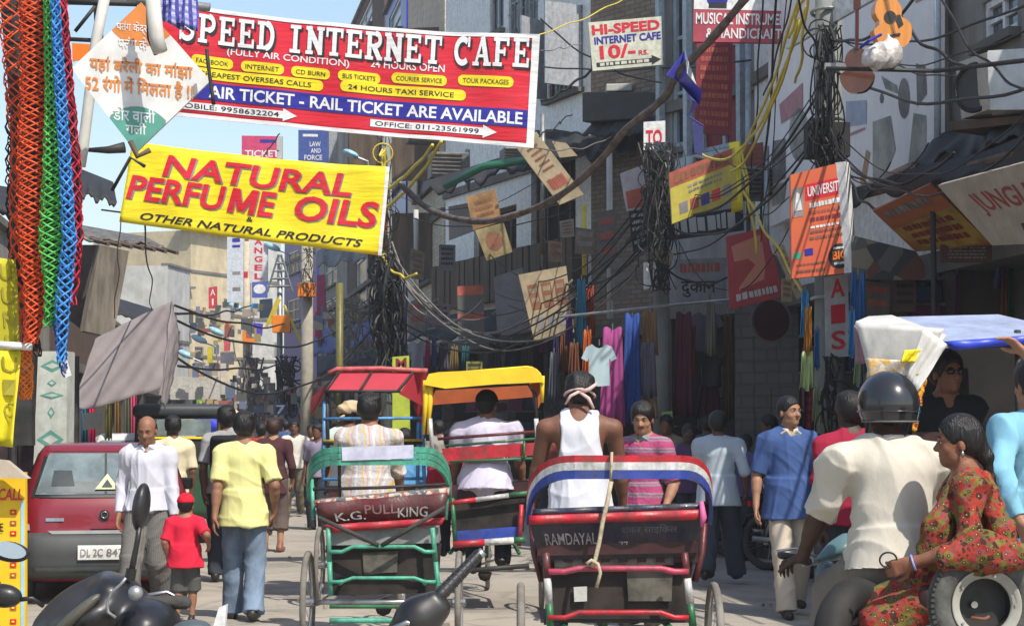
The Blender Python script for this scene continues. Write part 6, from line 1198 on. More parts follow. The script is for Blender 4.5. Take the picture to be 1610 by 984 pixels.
for i, (lb_, x0, y0, x1, y1, d, c, t) in enumerate(FARS):
    rr = random.Random(i); j = rr.uniform(-2, 2); nm = 'signboard' if 'sign' in lb_ or 'board' in lb_ else 'hanging_cloth'
    o, S = panel(nm, lb_, 'sign' if nm == 'signboard' else 'cloth', [(x0, y0 + j * .5), (x1, y0 - j * .5), (x1 + (j if nm[0] == 'h' else 0), y1), (x0, y1)], d, paint('far_%d' % i, c, dirt=.15), th=.1)
    if t: write(S, o, t, M['white'], .08, .62 if len(t) > 1 else .15, .92, .92, bold=.02)
    if i == 0:
        for a, b in ((.06, .12), (.16, .20), (.55, .60), (.78, .84)): rect(S, o, M['blue'] if a < .5 else M['greyprint'], .3, a, .75, b, name='logo_mark')
    if i == 1:
        for k_, ch in enumerate('ANGEL'): write(S, o, ch, M['red'], .3, .05 + k_ * .185, .72, .18 + k_ * .185, bold=.03)
    if i == 2: write(S, o, 'A', M['white'], .2, .1, .8, .4); write(S, o, 'I', M['white'], .4, .55, .6, .85)
    if i == 3: rect(S, o, M['blue'], .45, .15, .85, .3, name='logo_mark'); rect(S, o, M['pale'], .86, 0, 1, 1, name='side_strip', lift=.006)
    if i == 4: write(S, o, 'LAW', M['white'], .38, .35, .75, .5, bold=.02); write(S, o, 'AND', M['white'], .42, .56, .75, .7, bold=.02); write(S, o, 'FORCE', M['white'], .2, .76, .8, .92, bold=.02); rect(S, o, M['white'], .15, .12, .65, .2, name='logo_mark')
    if i == 6: disc(S, o, M['white'], .5, .45, .4, .3)
    if i == 12 or i == 13: disc(S, o, M['white'] if i == 13 else M['yellow'], .5, .5, .25, .2)
# mixed clutter of small far shop goods, too small to pick apart
cm = MB(); rr = random.Random(5)
for i in range(420):
    d = rr.uniform(48, 80); x = rr.uniform(300, 600); y = rr.uniform(575, 665) if rr.random() < .7 else rr.uniform(480, 560)
    if 500 > x > 420 and y < 600: continue
    cm.box(P(x, y, d), (rr.uniform(.06, .32), .1, rr.uniform(.08, .4)), rotz(rr.uniform(-.3, .3)))
o = part('street_goods', cm, cells('far_goods', 1.1, [(.35, .3, .25), (.09, .09, .09), (.28, .10, .08), (.14, .17, .25), (.20, .18, .15), (.45, .42, .38), (.35, .28, .12)])); o['kind'] = 'stuff'; tag(o, 'blurred mass of hung goods along the far shops')

# ---------------------------------------------------------------- pipes, coolers and faded boards on the right hand houses
for x, y0, y1, d, r, m, lb_ in ((654, 330, 470, 38, .05, 'pale', 'white pipe standing by the brown shutters'), (853, 180, 420, 33.8, .045, 'steel', 'grey drain pipe between the white house and torn awning'), (918, 322, 432, 31.5, .04, 'wireyellow', 'ochre post at the right end of the balcony'), (851, 330, 400, 33, .04, 'wood', 'wooden prop under the torn awning'), (735, 235, 300, 38, .05, 'steel', 'short rusty pipe beneath the red banner'), (1066, 380, 480, 27.5, .03, 'steel', 'thin conduit left of the hindi signboard'), (958, 240, 500, 32, .05, 'pale', 'pale drain pipe down the old brick wall'), (1205, 230, 470, 24.6, .035, 'steel', 'grey conduit behind the red poster'), (1176, 250, 480, 25.6, .03, 'wood', 'brown pipe behind the yellow photo sign')): q = MB().tube([P(x, y0, d), P(x + 1, y1, d)], r, 8); tag(part('pipe', q, M[m], None, True), lb_, 'pipe')
for x, y, d, w_, h_, lb_ in ((705, 262, 37, .75, .5, 'old air cooler box under the red banner near the green tube'), (668, 205, 42, .8, .6, 'grey air cooler on the cream brick house'), (1190, 290, 25.2, .5, .4, 'small cooler box beside the yellow photo sign'), (815, 190 + 60, 34.2, .6, .35, 'rusty cooler box behind the tipped board')):
    o = part('air_cooler', MB().box(P(x, y, d), (w_, .5, h_), rotz(.2)), M['tin'], bevel=.02); tag(o, lb_, 'cooler'); q = MB()
    for k_ in range(6): c = P(x, y, d) + (-.02, -.27, -h_ * .38 + h_ * .76 * k_ / 5); part('louvre', MB().box(c, (w_ * .8, .03, .02), rotz(.2)), M['ink'], o)
FB = [((640, 470, 668, 520), 36, (.30, .27, .25)), ((672, 478, 708, 512), 35.5, (.33, .24, .26)), ((646, 395, 668, 440), 37, (.28, .25, .2)), ((905, 360, 935, 400), 30.5, (.24, .18, .12)), ((940, 330, 968, 420), 30.2, (.16, .15, .14)), ((690, 385, 716, 425), 34.5, (.22, .21, .23)), ((862, 380, 884, 412), 32, (.3, .2, .12)), ((960, 405, 985, 470), 28.5, (.25, .22, .18)), ((1170, 225, 1200, 262), 25.4, (.3, .1, .09)), ((1090, 250, 1120, 268), 27.2, (.36, .34, .3)), ((1230, 440, 1246, 475), 21.8, (.35, .3, .16)), ((1480, 385, 1560, 412), 17.6, (.14, .06, .04)), ((1360, 445, 1400, 500), 18.6, (.16, .14, .12)), ((1405, 440, 1440, 490), 18.6, (.13, .07, .05)), ((880, 345, 902, 372), 30.8, (.34, .30, .24))]
for i, ((x0, y0, x1, y1), d, c) in enumerate(FB):
    rr = random.Random(i + 70); t = rr.uniform(-6, 6); o, S = panel('signboard', 'faded %s board %s, %s' % (('beige', 'rose', 'tan', 'brown', 'charcoal', 'grey', 'ochre', 'buff', 'brick red', 'pale', 'straw', 'dark russet', 'smoky', 'umber', 'cream')[i], ('low beside the coil covered pole', 'under the swag of grey cables', 'near the white pipe', 'over the torn balcony right end', 'against the old brick wall', 'left of the askew posters', 'under the rope like cable', 'above the turquoise scarf', 'right of the yellow photo sign', 'on the pale blue ledge', 'by the leaning narrow board', 'under the dim beige fascia', 'below the dim poster strip', 'beside the smoky one', 'by the ochre post')[i], ('tilted', 'hung askew', 'weathered')[i % 3]), 'board', [(x0, y0 + t), (x1, y0 - t * .4), (x1 + t * .5, y1), (x0 + t * .3, y1 + t * .5)], d, mat('faded_board_%d' % i, c, rough=.8, var=.25, vs=3, dirt=.5), th=.06)
    scribble(S, o, (M['peach'], M['ink'], M['brownprint'], M['greyprint'])[i % 4], .12, .12, .88, .88, 2 + i % 3, i, h=.5)

PL = [('above the puller in the vest', 846, 520, 34, 60), ('at the doorway left of the tee shirt', 868, 512, 30, 75), ('over the grey shirted walker', 1120, 560, 27, 95), ('under the grey white hindi sign', 1070, 500, 27.6, 90), ('left of the steel pole foot', 1012, 560, 26.5, 100), ('right of the concrete pole', 1345, 470, 20.5, 90), ('behind the canopy corner', 1385, 450, 20, 80), ('high in the right hand shop', 1425, 440, 19.5, 75), ('deep in the right edge shop', 1500, 425, 19, 85), ('at the right edge under the fascia', 1560, 420, 18.6, 90), ('between red and yellow canopies', 655, 585, 34.5, 60)]
CN = [('plum', (.10, .03, .07)), ('indigo', (.04, .05, .14)), ('rust', (.20, .07, .03)), ('bottle green', (.03, .09, .05))]
for i, (pl, x, y, d, h) in enumerate(PL):
    for k_, (cn, c) in enumerate(CN[i % 2:][:3]):
        x0 = x + k_ * 13 + R.uniform(-2, 2); w_ = R.uniform(9, 14); kd = ('dress', 'tee')[(i + k_) % 3 == 0]; nm = ('cloth length', 'small top')[kd == 'tee']
        garment(kd, '%s %s hung %s' % (cn, nm, pl), x0, y + R.uniform(-6, 6), x0 + (w_ if kd == 'dress' else w_ + 7), y + (h if kd == 'dress' else 34), d + k_ * .12, tuple(v * R.uniform(.8, 1.5) for v in c))
# ---------------------------------------------------------------- cycle rickshaws, seen from behind
RB = mat('tyre_rubber', (.05, .048, .045), rough=.85, dirt=.3, bump=.3, bs=60); DU = mat('dusty_tyre', (.22, .20, .17), rough=.9, var=.2, vs=6); CH = mat('worn_chrome', (.5, .5, .5), rough=.3, metal=.9, var=.2); BK = mat('black_gloss', (.016, .016, .018), rough=.4, coat=.15, var=.2, dirt=.3); SEAT = mat('seat_vinyl', (.06, .02, .02), rough=.45, var=.3, vs=4)
def wheel(parent, c, r, axis=(1, 0, 0), t=.022, spokes=18, hub=.035, tm=None, fat=1.0):
    c = np.array(c, float); x, y, z = basis(axis)
    w_ = part('wheel', MB().torus(c, axis, r - .03, .008, 36, 5), CH, parent, True, local=True)
    part('tyre', MB().torus(c, axis, r - t * .5, t * fat, 40, 8), tm or DU, w_, True, local=True); part('hub', MB().cyl(c - z * .045, c + z * .045, hub, 10), CH, w_, local=True)
    for i in range(spokes): a = 2 * math.pi * i / spokes; e = math.cos(a) * x + math.sin(a) * y; f_ = math.cos(a + .5) * x + math.sin(a + .5) * y; part('spoke', MB().tube([c + f_ * hub + z * (.03 if i % 2 else -.03), c + e * (r - .035)], .0022, 3), CH, w_, local=True)
    return w_
def T_(parent, name, pts, r, m, n=8, flat=1.0): return part(name, MB().tube(pts, r, n, flat=flat), m, parent, True, local=True)
def L_(cx, d, x, y, rel=0.0):
    """pixel -> local coordinates of a thing whose origin stands on the ground at column cx, depth d"""
    p = P(x, y, d + rel); o = P(cx, 667, d); return np.array((p[0] - o[0], rel, p[2]))
def hoop(cx, d, xl, yl, xr, yr, ytop, xa, xb, rel, reach=.35):
    """rounded band path: left foot -> along the top -> right foot, ends reaching forward"""
    l = L_(cx, d, xl, yl, rel + reach); r = L_(cx, d, xr, yr, rel + reach); a = L_(cx, d, xa, ytop, rel); b = L_(cx, d, xb, ytop, rel); pts = []
    for t in np.linspace(0, 1, 10): q = np.array((a[0] * t * (2 - t) + l[0] * (1 - t) ** 2, 0, 0)); pts.append(l * (1 - t) ** 2 + 2 * t * (1 - t) * np.array((l[0], l[1] * .35, a[2])) + a * t * t)
    for t in np.linspace(.12, .88, 6): pts.append(a + (b - a) * t)
    for t in np.linspace(0, 1, 10): pts.append(b * (1 - t) ** 2 + 2 * t * (1 - t) * np.array((r[0], r[1] * .35, b[2])) + r * t * t)
    return pts
def band(parent, pts, h, off, m, name='hoop_band', th=.02):
    V = []; n = len(pts)
    for i, p in enumerate(pts):
        t = pts[min(i + 1, n - 1)] - pts[max(i - 1, 0)]; o = np.array((t[1], -t[0], 0)); o = o / (np.linalg.norm(o) + 1e-6) if np.linalg.norm(o) > 1e-4 else np.array((0, -1., 0))
        for dz in (off, off - h):
            for k in (0, 1): V.append(np.array(p) + (0, 0, dz) - o * (0 if k else -th) * 1.0)
    Fc = []
    for i in range(n - 1): a = i * 4; b = a + 4; Fc += [(a, a + 2, b + 2, b), (a + 1, b + 1, b + 3, a + 3), (a, b, b + 1, a + 1), (a + 2, a + 3, b + 3, b + 2)]
    Fc += [(0, 1, 3, 2), (4 * n - 4, 4 * n - 2, 4 * n - 1, 4 * n - 3)]
    return part(name, (V, Fc), m, parent, local=True)
def lsurf(cx, d, q, rels=0.0, lift=.004):
    r = [rels] * 4 if np.isscalar(rels) else rels; c = [L_(cx, d, x, y, e) for (x, y), e in zip(q, r)]; n = np.cross(c[1] - c[0], c[3] - c[0]); n /= np.linalg.norm(n); n = n if n[1] < 0 else -n
    def S(u, v, l=0.0): return c[0] * (1 - u) * (1 - v) + c[1] * u * (1 - v) + c[2] * u * v + c[3] * (1 - u) * v + n * l
    S.n = n; S.c = c; return S
def lpanel(parent, name, cx, d, q, m, rels=0.0, th=.025, wr=None, nu=1, nv=1):
    S0 = lsurf(cx, d, q, rels); S = S0 if wr is None else (lambda u, v, l=0.0: S0(u, v, l + wr(u, v)))
    f = MB().grid(lambda u, v: S(u, v), nu, nv).grid(lambda u, v: S(u, v, -th), nu, nv); V, Fc = f.arr(); W = nu + 1; N = W * (nv + 1); Fc = [x if x[0] < N else x[::-1] for x in Fc]
    rim = [i for i in range(W)] + [j * W + nu for j in range(1, nv + 1)] + [nv * W + i for i in range(nu - 1, -1, -1)] + [j * W for j in range(nv - 1, 0, -1)]
    Fc += [(rim[i], rim[i] + N, rim[(i + 1) % len(rim)] + N, rim[(i + 1) % len(rim)]) for i in range(len(rim))]
    return part(name, (V, Fc), m, parent, smooth=wr is not None, local=True), S
def lprint(S, parent, name, m, V, Fc, lift=.004, step=None):
    V = np.array(V, float); 
    if step: V, Fc = subdiv(V, Fc, step)
    return part(name, ([S(u, v, lift) for u, v in V], Fc), m, parent, local=True)
def lwrite(S, parent, s, m, u0, v0, u1, v1, bold=.012, lift=.004, shear=0.0): V, Fc, _ = txtmesh(s, bold, shear); return lprint(S, parent, 'lettering', m, np.stack((u0 + V[:, 0] * (u1 - u0), v1 + V[:, 1] * (v0 - v1)), 1), Fc, lift)
def undercarriage(root, w_, wr, frame, y_front=1.75):
    """axle, rear wheels, long tubes to the cycle front end"""
    for k_ in (-1, 1): wheel(root, (k_ * w_, .12, wr), wr)
    T_(root, 'axle', [(-w_ - .05, .12, wr), (w_ + .05, .12, wr)], .018, CH); T_(root, 'drive_box', [(0, .12, wr - .04), (0, .30, wr - .04)], .06, blk)
    for k_ in (-1, 1): T_(root, 'chassis_tube', [(k_ * .3, .0, .50), (k_ * .26, .9, .52), (k_ * .03, y_front, .62)], .018, frame)
    wheel(root, (0, y_front + .50, wr), wr); T_(root, 'fork', [(0, y_front + .50, wr), (0, y_front + .40, .75), (0, y_front + .34, 1.02)], .02, frame); T_(root, 'handlebar', [(-.28, y_front + .15, 1.04), (-.1, y_front + .3, 1.05), (.1, y_front + .3, 1.05), (.28, y_front + .15, 1.04)], .012, CH)
    T_(root, 'top_tube', [(0, y_front + .36, .9), (0, y_front - .25, .82)], .018, frame); T_(root, 'seat_tube', [(0, y_front - .25, .90), (0, y_front - .2, .35)], .018, frame); q = SDF(); q.ell((0, y_front - .25, .95), (.10, .14, .04)); sob('saddle', q, .012, blk, root); T_(root, 'crank', [(-.15, y_front - .1, .25), (.15, y_front - .3, .36)], .012, CH)
def lower_frame(root, cx, d, xl, xr, ytop, ybot, r, mats, bars, rel=-.05):
    """two posts of stacked colours with bent cross bars; bars = (y, material, radius, bend px)"""
    for x0, x1 in (xl, xr):
        ys = np.linspace(ytop, ybot, len(mats) + 1)
        for i, m in enumerate(mats): t0 = (ys[i] - ytop) / (ybot - ytop); t1 = (ys[i + 1] - ytop) / (ybot - ytop); T_(root, 'frame_post', [L_(cx, d, x0 + (x1 - x0) * t0, ys[i], rel), L_(cx, d, x0 + (x1 - x0) * t1, ys[i + 1], rel)], r, m)
    for y, m, rr_, bend in bars:
        a, b = (xl[0] + xl[1]) / 2, (xr[0] + xr[1]) / 2; T_(root, 'cross_bar', [L_(cx, d, x, y + bb, rel - .02) for x, bb in ((a, bend), (a + (b - a) * .12, bend), (a + (b - a) * .22, 0), (a + (b - a) * .8, 0), (a + (b - a) * .9, bend), (b, bend))], rr_, m)
pg_ = lambda n_, c: mat('rick_' + n_, c, rough=.42, var=.2, vs=12, dirt=.65, bump=.15, bs=50, coat=.1)
GR = pg_('mint', (.08, .42, .28)); DG = pg_('green', (.02, .16, .06)); RR = pg_('red', (.55, .015, .03)); WH = pg_('white', (.75, .75, .73)); BL = pg_('blue', (.03, .07, .38)); LBL = pg_('skyblue', (.08, .30, .62)); NV = pg_('navy', (.015, .02, .05)); MR = pg_('maroon', (.12, .012, .015)); YE = pg_('yellow', (.80, .50, .02))
chalk = mat('chalk_letter', (.42, .40, .38), rough=.8, var=.3, vs=30)
# A: tricolour rickshaw, front right
cx, d = 972, 10.4; A = empty('cycle_rickshaw', 'cycle rickshaw with red white and blue hoop and navy rear panel', 'cycle rickshaw', P(cx, 667, d) * (1, 1, 0) + (0, 0, .04))
undercarriage(A, .53, .375, DG)
hp = hoop(cx, d, 833, 800, 1114, 800, 727, 905, 1068, 0, .42)
for k_, (m, h) in enumerate(((RR, .036), (WH, .042), (BL, .048))): band(A, hp, h, -sum((.037, .043, .05)[:k_]), m)
T_(A, 'hoop_tube', [p + (0, .03, -.045) for p in hp], .02, MR)
_, S = lpanel(A, 'rear_panel', cx, d, [(832, 832), (1106, 826), (1092, 886), (848, 892)], NV, [0, 0, .10, .10], .03); lwrite(S, A, 'RAMDAYAL', chalk, .07, .30, .38, .60, bold=.01); lwrite(S, A, '77', chalk, .515, .55, .57, .76, bold=.0); lwrite(S, A, 'शंकर साइिकल', mat('chalk_dim', (.14, .15, .18)), .53, .12, .86, .36, bold=0)
_, S = lpanel(A, 'panel_rim', cx, d, [(832, 822), (1108, 812), (1108, 828), (832, 836)], RR, [-.03] * 4, .04, wr=lambda u, v: .012 * math.sin(u * 23), nu=20)
_, S = lpanel(A, 'rim_cloth', cx, d, [(838, 812), (1106, 802), (1106, 814), (836, 823)], NV, [-.01] * 4, .05, wr=lambda u, v: .01 * math.sin(u * 31), nu=20)
lpanel(A, 'mud_panel', cx, d, [(850, 893), (1090, 888), (1080, 984), (860, 984)], mat('dark_board', (.035, .025, .02), rough=.7, var=.4, vs=5), .18, .03); lpanel(A, 'tin_patch', cx, d, [(985, 905), (1058, 905), (1056, 956), (988, 956)], mat('old_tin', (.12, .11, .09), rough=.7, var=.3, vs=9), .15, .01); lpanel(A, 'paper_patch', cx, d, [(902, 934), (923, 933), (923, 956), (903, 957)], M['pale'], .15, .01)
lpanel(A, 'foam_edge', cx, d, [(872, 888), (1060, 884), (1060, 899), (872, 905)], mat('foam', (.22, .20, .17), rough=.95, var=.3, vs=12), .12, .04, wr=lambda u, v: .012 * math.sin(u * 41), nu=24)
lower_frame(A, cx, d, (858, 866), (1076, 1090), 880, 1000, .021, [MR, WH, DG], [(905, pg_('pinkred', (.55, .06, .12)), .017, 5), (974, RR, .014, 8)], -.03)
q = MB(); 
for k_ in (-1, 1): T_(A, 'side_arm', [L_(cx, d, 972 + k_ * 138, 800, .42), L_(cx, d, 972 + k_ * 132, 880, .35), L_(cx, d, 972 + k_ * 120, 925, .3)], .02, MR)
lpanel(A, 'seat_back', cx, d, [(845, 815), (1098, 808), (1098, 880), (845, 885)], SEAT, [.06] * 4, .06); _, _ = lpanel(A, 'seat', cx, d, [(845, 880), (1098, 880), (1098, 895), (845, 895)], SEAT, [.12] * 4, .45)
lpanel(A, 'floor_board', cx, d, [(850, 984), (1090, 984), (1090, 990), (850, 990)], blk, [.2] * 4, .6)
rope = mat('jute_rope', (.50, .42, .28), rough=.9, var=.2, vs=40); T_(A, 'rope', [L_(cx, d, 962, 722, -.05), L_(cx, d, 960, 770, -.05)], .020, rope, flat=.4); T_(A, 'rope', [L_(cx, d, x, y, -.08) for x, y in ((961, 768), (955, 800), (948, 830), (942, 865), (935, 895), (930, 903))], .012, rope); T_(A, 'rope', [L_(cx, d, x, y, -.09) for x, y in ((922, 898), (930, 892), (940, 898), (944, 912), (938, 935))], .010, rope)
T_(A, 'rag', [L_(cx, d, 1103, 800, -.02), L_(cx, d, 1106, 825, -.04), L_(cx, d, 1103, 840, -.03)], [.012, .02, .006], M['pink'])
# B: mint green rickshaw, front left
cx, d = 602, 13.6; B = empty('cycle_rickshaw', 'mint green framed cycle rickshaw with folded hoop and lettered maroon back', 'cycle rickshaw', P(cx, 667, d) * (1, 1, 0) + (0, 0, .04)); undercarriage(B, .54, .355, GR)
hp = hoop(cx, d, 487, 765, 706, 770, 711, 535, 660, 0, .45)
for k_ in range(3): band(B, hp, .040, -.045 * k_, GR)
lpanel(B, 'hoop_cloth', cx, d, [(537, 712), (650, 708), (650, 729), (538, 733)], mat('floral_white', (.55, .55, .68), rough=.7, var=.12, vs=12), -.03, .012)
for x in (490, 704): T_(B, 'hoop_leg', [L_(cx, d, x, 762, .42), L_(cx, d, x + (3 if x < 600 else -3), 825, .35)], .015, GR)
T_(B, 'black_strut', [L_(cx, d, 533, 706, .0), L_(cx, d, 534, 790, .05)], .012, blk); T_(B, 'back_rail', [L_(cx, d, 492, 778, .05), L_(cx, d, 600, 775, .03), L_(cx, d, 702, 770, .05)], .012, blk)
_, S = lpanel(B, 'rear_panel', cx, d, [(496, 800), (704, 784), (698, 826), (508, 832)], MR, [0, 0, .04, .04], .03, wr=lambda u, v: .012 * math.sin(u * 15), nu=16); lwrite(S, B, 'K.G.', mat('chalk_letter', (1, 1, 1)), .12, .48, .36, .86, bold=.01, lift=.012); lwrite(S, B, 'PULL', mat('chalk_rose', (.3, .16, .16)), .36, .22, .62, .62, lift=.012); lwrite(S, B, 'KING', mat('chalk_letter', (1, 1, 1)), .62, .42, .86, .82, lift=.012)
lpanel(B, 'red_band', cx, d, [(508, 834), (700, 822), (694, 834), (516, 846)], RR, [.0] * 4, .03, wr=lambda u, v: .012 * math.sin(u * 19), nu=16)
lpanel(B, 'floral_cushion', cx, d, [(492, 796), (706, 776), (706, 788), (494, 803)], cells('cushion', 30, [(.4, .35, .3), (.1, .12, .14), (.35, .12, .08), (.5, .45, .35)]), [.02] * 4, .4, wr=lambda u, v: .012 * math.sin(u * 31), nu=20)
for a, b in (((500, 822), (596, 866)), ((700, 806), (600, 866))): T_(B, 'rubber_strap', [L_(cx, d, *a, -.04), L_(cx, d, *b, -.05)], .016, RB)
lpanel(B, 'seat_box', cx, d, [(520, 842), (688, 838), (690, 862), (518, 866)], mat('pale_tin', (.28, .29, .28), rough=.6, dirt=.4), [.05] * 4, .4); lpanel(B, 'mud_panel', cx, d, [(512, 866), (694, 862), (688, 940), (518, 945)], mat('dark_board', (1, 1, 1)), [.12] * 4, .03); lpanel(B, 'mesh_patch', cx, d, [(570, 878), (626, 874), (624, 908), (572, 912)], mat('old_tin', (1, 1, 1)), .10, .01)
lower_frame(B, cx, d, (516, 520), (680, 690), 838, 945, .018, [GR, GR], [(868, GR, .015, 8), (917, GR, .013, 6), (962, DG, .014, 0), (984, GR, .02, 0)], -.02)
# C: yellow canopy rickshaw, behind
cx, d = 762, 16.8; Cc = empty('cycle_rickshaw', 'cycle rickshaw with bright yellow canopy and orange lining', 'cycle rickshaw', P(cx, 667, d) * (1, 1, 0) + (0, 0, .04)); undercarriage(Cc, .50, .34, DG)
YC = mat('canopy_yellow', (.82, .55, .02), rough=.6, var=.06, bump=.3, bs=8); OC = mat('canopy_lining', (.42, .10, .03), rough=.8)
def canopy(root, cx, d, xl, xr, yt_l, yt_r, drop, m, lin_, depth=.95, rel=0.0, r=.14):
    """soft box roof: rounded profile across, extruded forward"""
    L = L_(cx, d, xl, yt_l, rel); Rr = L_(cx, d, xr, yt_r, rel); dz = drop * d / F; prof = [(L[0], L[2] - dz)] + [(L[0] + r - r * math.cos(a), L[2] - r + r * math.sin(a)) for a in np.linspace(0, math.pi / 2, 6)] + [(Rr[0] - r + r * math.sin(a), Rr[2] - r + r * math.cos(a)) for a in np.linspace(0, math.pi / 2, 6)] + [(Rr[0], Rr[2] - dz)]
    n = len(prof); ys = np.linspace(rel - .04, rel + depth, 8); V = []; 
    for y in ys:
        for x, z in prof: V.append((x, y, z - .03 * math.sin((y - rel) / depth * math.pi * 2) * .5))
    Fc = [(j * n + i, j * n + i + 1, (j + 1) * n + i + 1, (j + 1) * n + i) for j in range(len(ys) - 1) for i in range(n - 1)]
    return part('canopy', (V, Fc), m, root, True, local=True, solid=.02), prof
canopy(Cc, cx, d, 667, 853, 596, 585, 26, YC, OC, depth=.7)
q = [(667, 612), (674, 595), (690, 592), (840, 585), (852, 598), (853, 608), (780, 611), (700, 618)]; W = [L_(cx, d, x, y, -.06) for x, y in q]; part('front_valance', (W, [tuple(range(len(W)))]), YC, Cc, local=True, solid=.02)
lpanel(Cc, 'lining', cx, d, [(672, 618), (848, 608), (848, 630), (672, 644)], OC, .9, .02); lpanel(Cc, 'lining', cx, d, [(834, 610), (850, 608), (850, 640), (842, 660)], OC, .1, .02)
T_(Cc, 'canopy_hoop', [L_(cx, d, x, y, .05) for x, y in ((672, 700), (674, 640), (684, 618), (760, 614), (830, 610), (842, 628), (846, 700))], .016, blk)
for x in (669, 676): T_(Cc, 'canopy_edge', [L_(cx, d, x + 1, 605, .0), L_(cx, d, x, 640, 0), L_(cx, d, x - 3, 690, 0)], [.03, .025, .01], YC)
T_(Cc, 'canopy_edge', [L_(cx, d, 852, 598, 0), L_(cx, d, 853, 640, 0)], [.025, .012], YC)
for x0, x1 in ((676, 680), (843, 846)): T_(Cc, 'side_post', [L_(cx, d, x0, 665, 0), L_(cx, d, x1, 720, 0)], .02, WH)
T_(Cc, 'back_rail', [L_(cx, d, 688, 697, 0), L_(cx, d, 850, 685, 0)], .014, MR); T_(Cc, 'back_rail', [L_(cx, d, 700, 708, .0), L_(cx, d, 850, 696, .0)], .012, DG)
lpanel(Cc, 'red_board', cx, d, [(694, 712), (852, 702), (852, 722), (700, 732)], RR, -.02, .03); T_(Cc, 'back_rail', [L_(cx, d, 706, 733, -.02), L_(cx, d, 850, 727, -.02)], .012, DG); T_(Cc, 'divider', [L_(cx, d, 824, 700, -.05), L_(cx, d, 824, 730, -.05)], .012, DG)
for x0, x1, m in ((706, 748, RR), (748, 800, WH), (800, 835, DG)): T_(Cc, 'tricolour_bar', [L_(cx, d, x0, 798 - (x0 - 706) * .13, -.02), L_(cx, d, x1, 798 - (x1 - 706) * .13, -.02)], .022, m)
for x0, x1, m in ((712, 762, RR), (762, 808, WH), (808, 826, DG)): T_(Cc, 'tricolour_bar', [L_(cx, d, x0, 863 - (x0 - 712) * .07, -.02), L_(cx, d, x1, 863 - (x1 - 712) * .07, -.02)], .03, m)
lpanel(Cc, 'blue_panel', cx, d, [(716, 842), (822, 834), (820, 852), (716, 858)], BL, .02, .03); lpanel(Cc, 'seat_box', cx, d, [(712, 800), (826, 790), (824, 842), (714, 846)], mat('dark_board', (1, 1, 1)), .06, .4); lpanel(Cc, 'seat', cx, d, [(700, 770), (835, 762), (835, 785), (705, 793)], SEAT, .1, .5)
T_(Cc, 'frame_post', [L_(cx, d, 711, 790, -.02), L_(cx, d, 716, 865, 0)], .02, DG); T_(Cc, 'frame_post', [L_(cx, d, 820, 800, -.02), L_(cx, d, 816, 865, 0)], .02, RR); T_(Cc, 'spring', [L_(cx, d, 720, 905, 0), L_(cx, d, 832, 896, 0)], .022, blk)
# D: red canopy rickshaw, farther
cx, d = 588, 17.4; D = empty('cycle_rickshaw', 'cycle rickshaw with maroon red canopy on sky blue posts', 'cycle rickshaw', P(cx, 667, d) * (1, 1, 0) + (0, 0, .04)); undercarriage(D, .5, .34, LBL)
RC = mat('canopy_red', (.40, .03, .05), rough=.65, var=.06, bump=.25, bs=7)
def tri(root, name, pts, m, cx, d, th=.012): W = [L_(cx, d, *p) for p in pts]; return part(name, (W, [tuple(range(len(W)))]), m, root, local=True, solid=th)
tri(D, 'canopy_top', [(518, 590, .1), (668, 588, .1), (672, 586, 1.0), (530, 586, 1.0)], RC, cx, d); T_(D, 'canopy_edge', [L_(cx, d, 516, 594, .08), L_(cx, d, 530, 587, .08), L_(cx, d, 600, 586, .08), L_(cx, d, 672, 590, .08)], .022, pg_('pinkish', (.62, .12, .12)))
tri(D, 'canopy_back', [(535, 592, .1), (652, 592, .1), (628, 622, -.1), (512, 622, -.1)], RC, cx, d); tri(D, 'canopy_flap', [(652, 592, .1), (670, 592, .15), (664, 645, .3), (628, 626, -.1)], RC, cx, d); tri(D, 'canopy_flap', [(664, 590, .15), (670, 592, .6), (668, 690, .7), (652, 648, .3)], RC, cx, d); tri(D, 'canopy_flap', [(535, 592, .1), (512, 620, -.1), (490, 660, .3), (490, 632, .4)], mat('canopy_red_old', (.30, .04, .05), rough=.5, var=.15), cx, d)
for x0, y0, x1, y1 in ((533, 592, 512, 621), (584, 592, 566, 621), (649, 592, 626, 621)): T_(D, 'canopy_rib', [L_(cx, d, x0, y0, .06), L_(cx, d, x1, y1, -.13)], .012, blk)
T_(D, 'canopy_rib', [L_(cx, d, 510, 622, -.12), L_(cx, d, 630, 622, -.12)], .014, blk)
for x0, y0, x1, y1, m in ((510, 638, 508, 780, LBL), (514, 622, 516, 720, blk), (566, 622, 566, 672, blk), (658, 670, 656, 790, LBL), (664, 672, 668, 790, LBL)): T_(D, 'side_post', [L_(cx, d, x0, y0, -.05), L_(cx, d, x1, y1, -.05)], .017, m)
for y, m in ((665, LBL), (700, YE), (704, blk), (760, LBL)): T_(D, 'back_rail', [L_(cx, d, 508, y, -.06), L_(cx, d, 664, y - 1, -.06)], .014, m)
lpanel(D, 'seat_back', cx, d, [(516, 770), (660, 768), (660, 830), (516, 832)], SEAT, .0, .08)
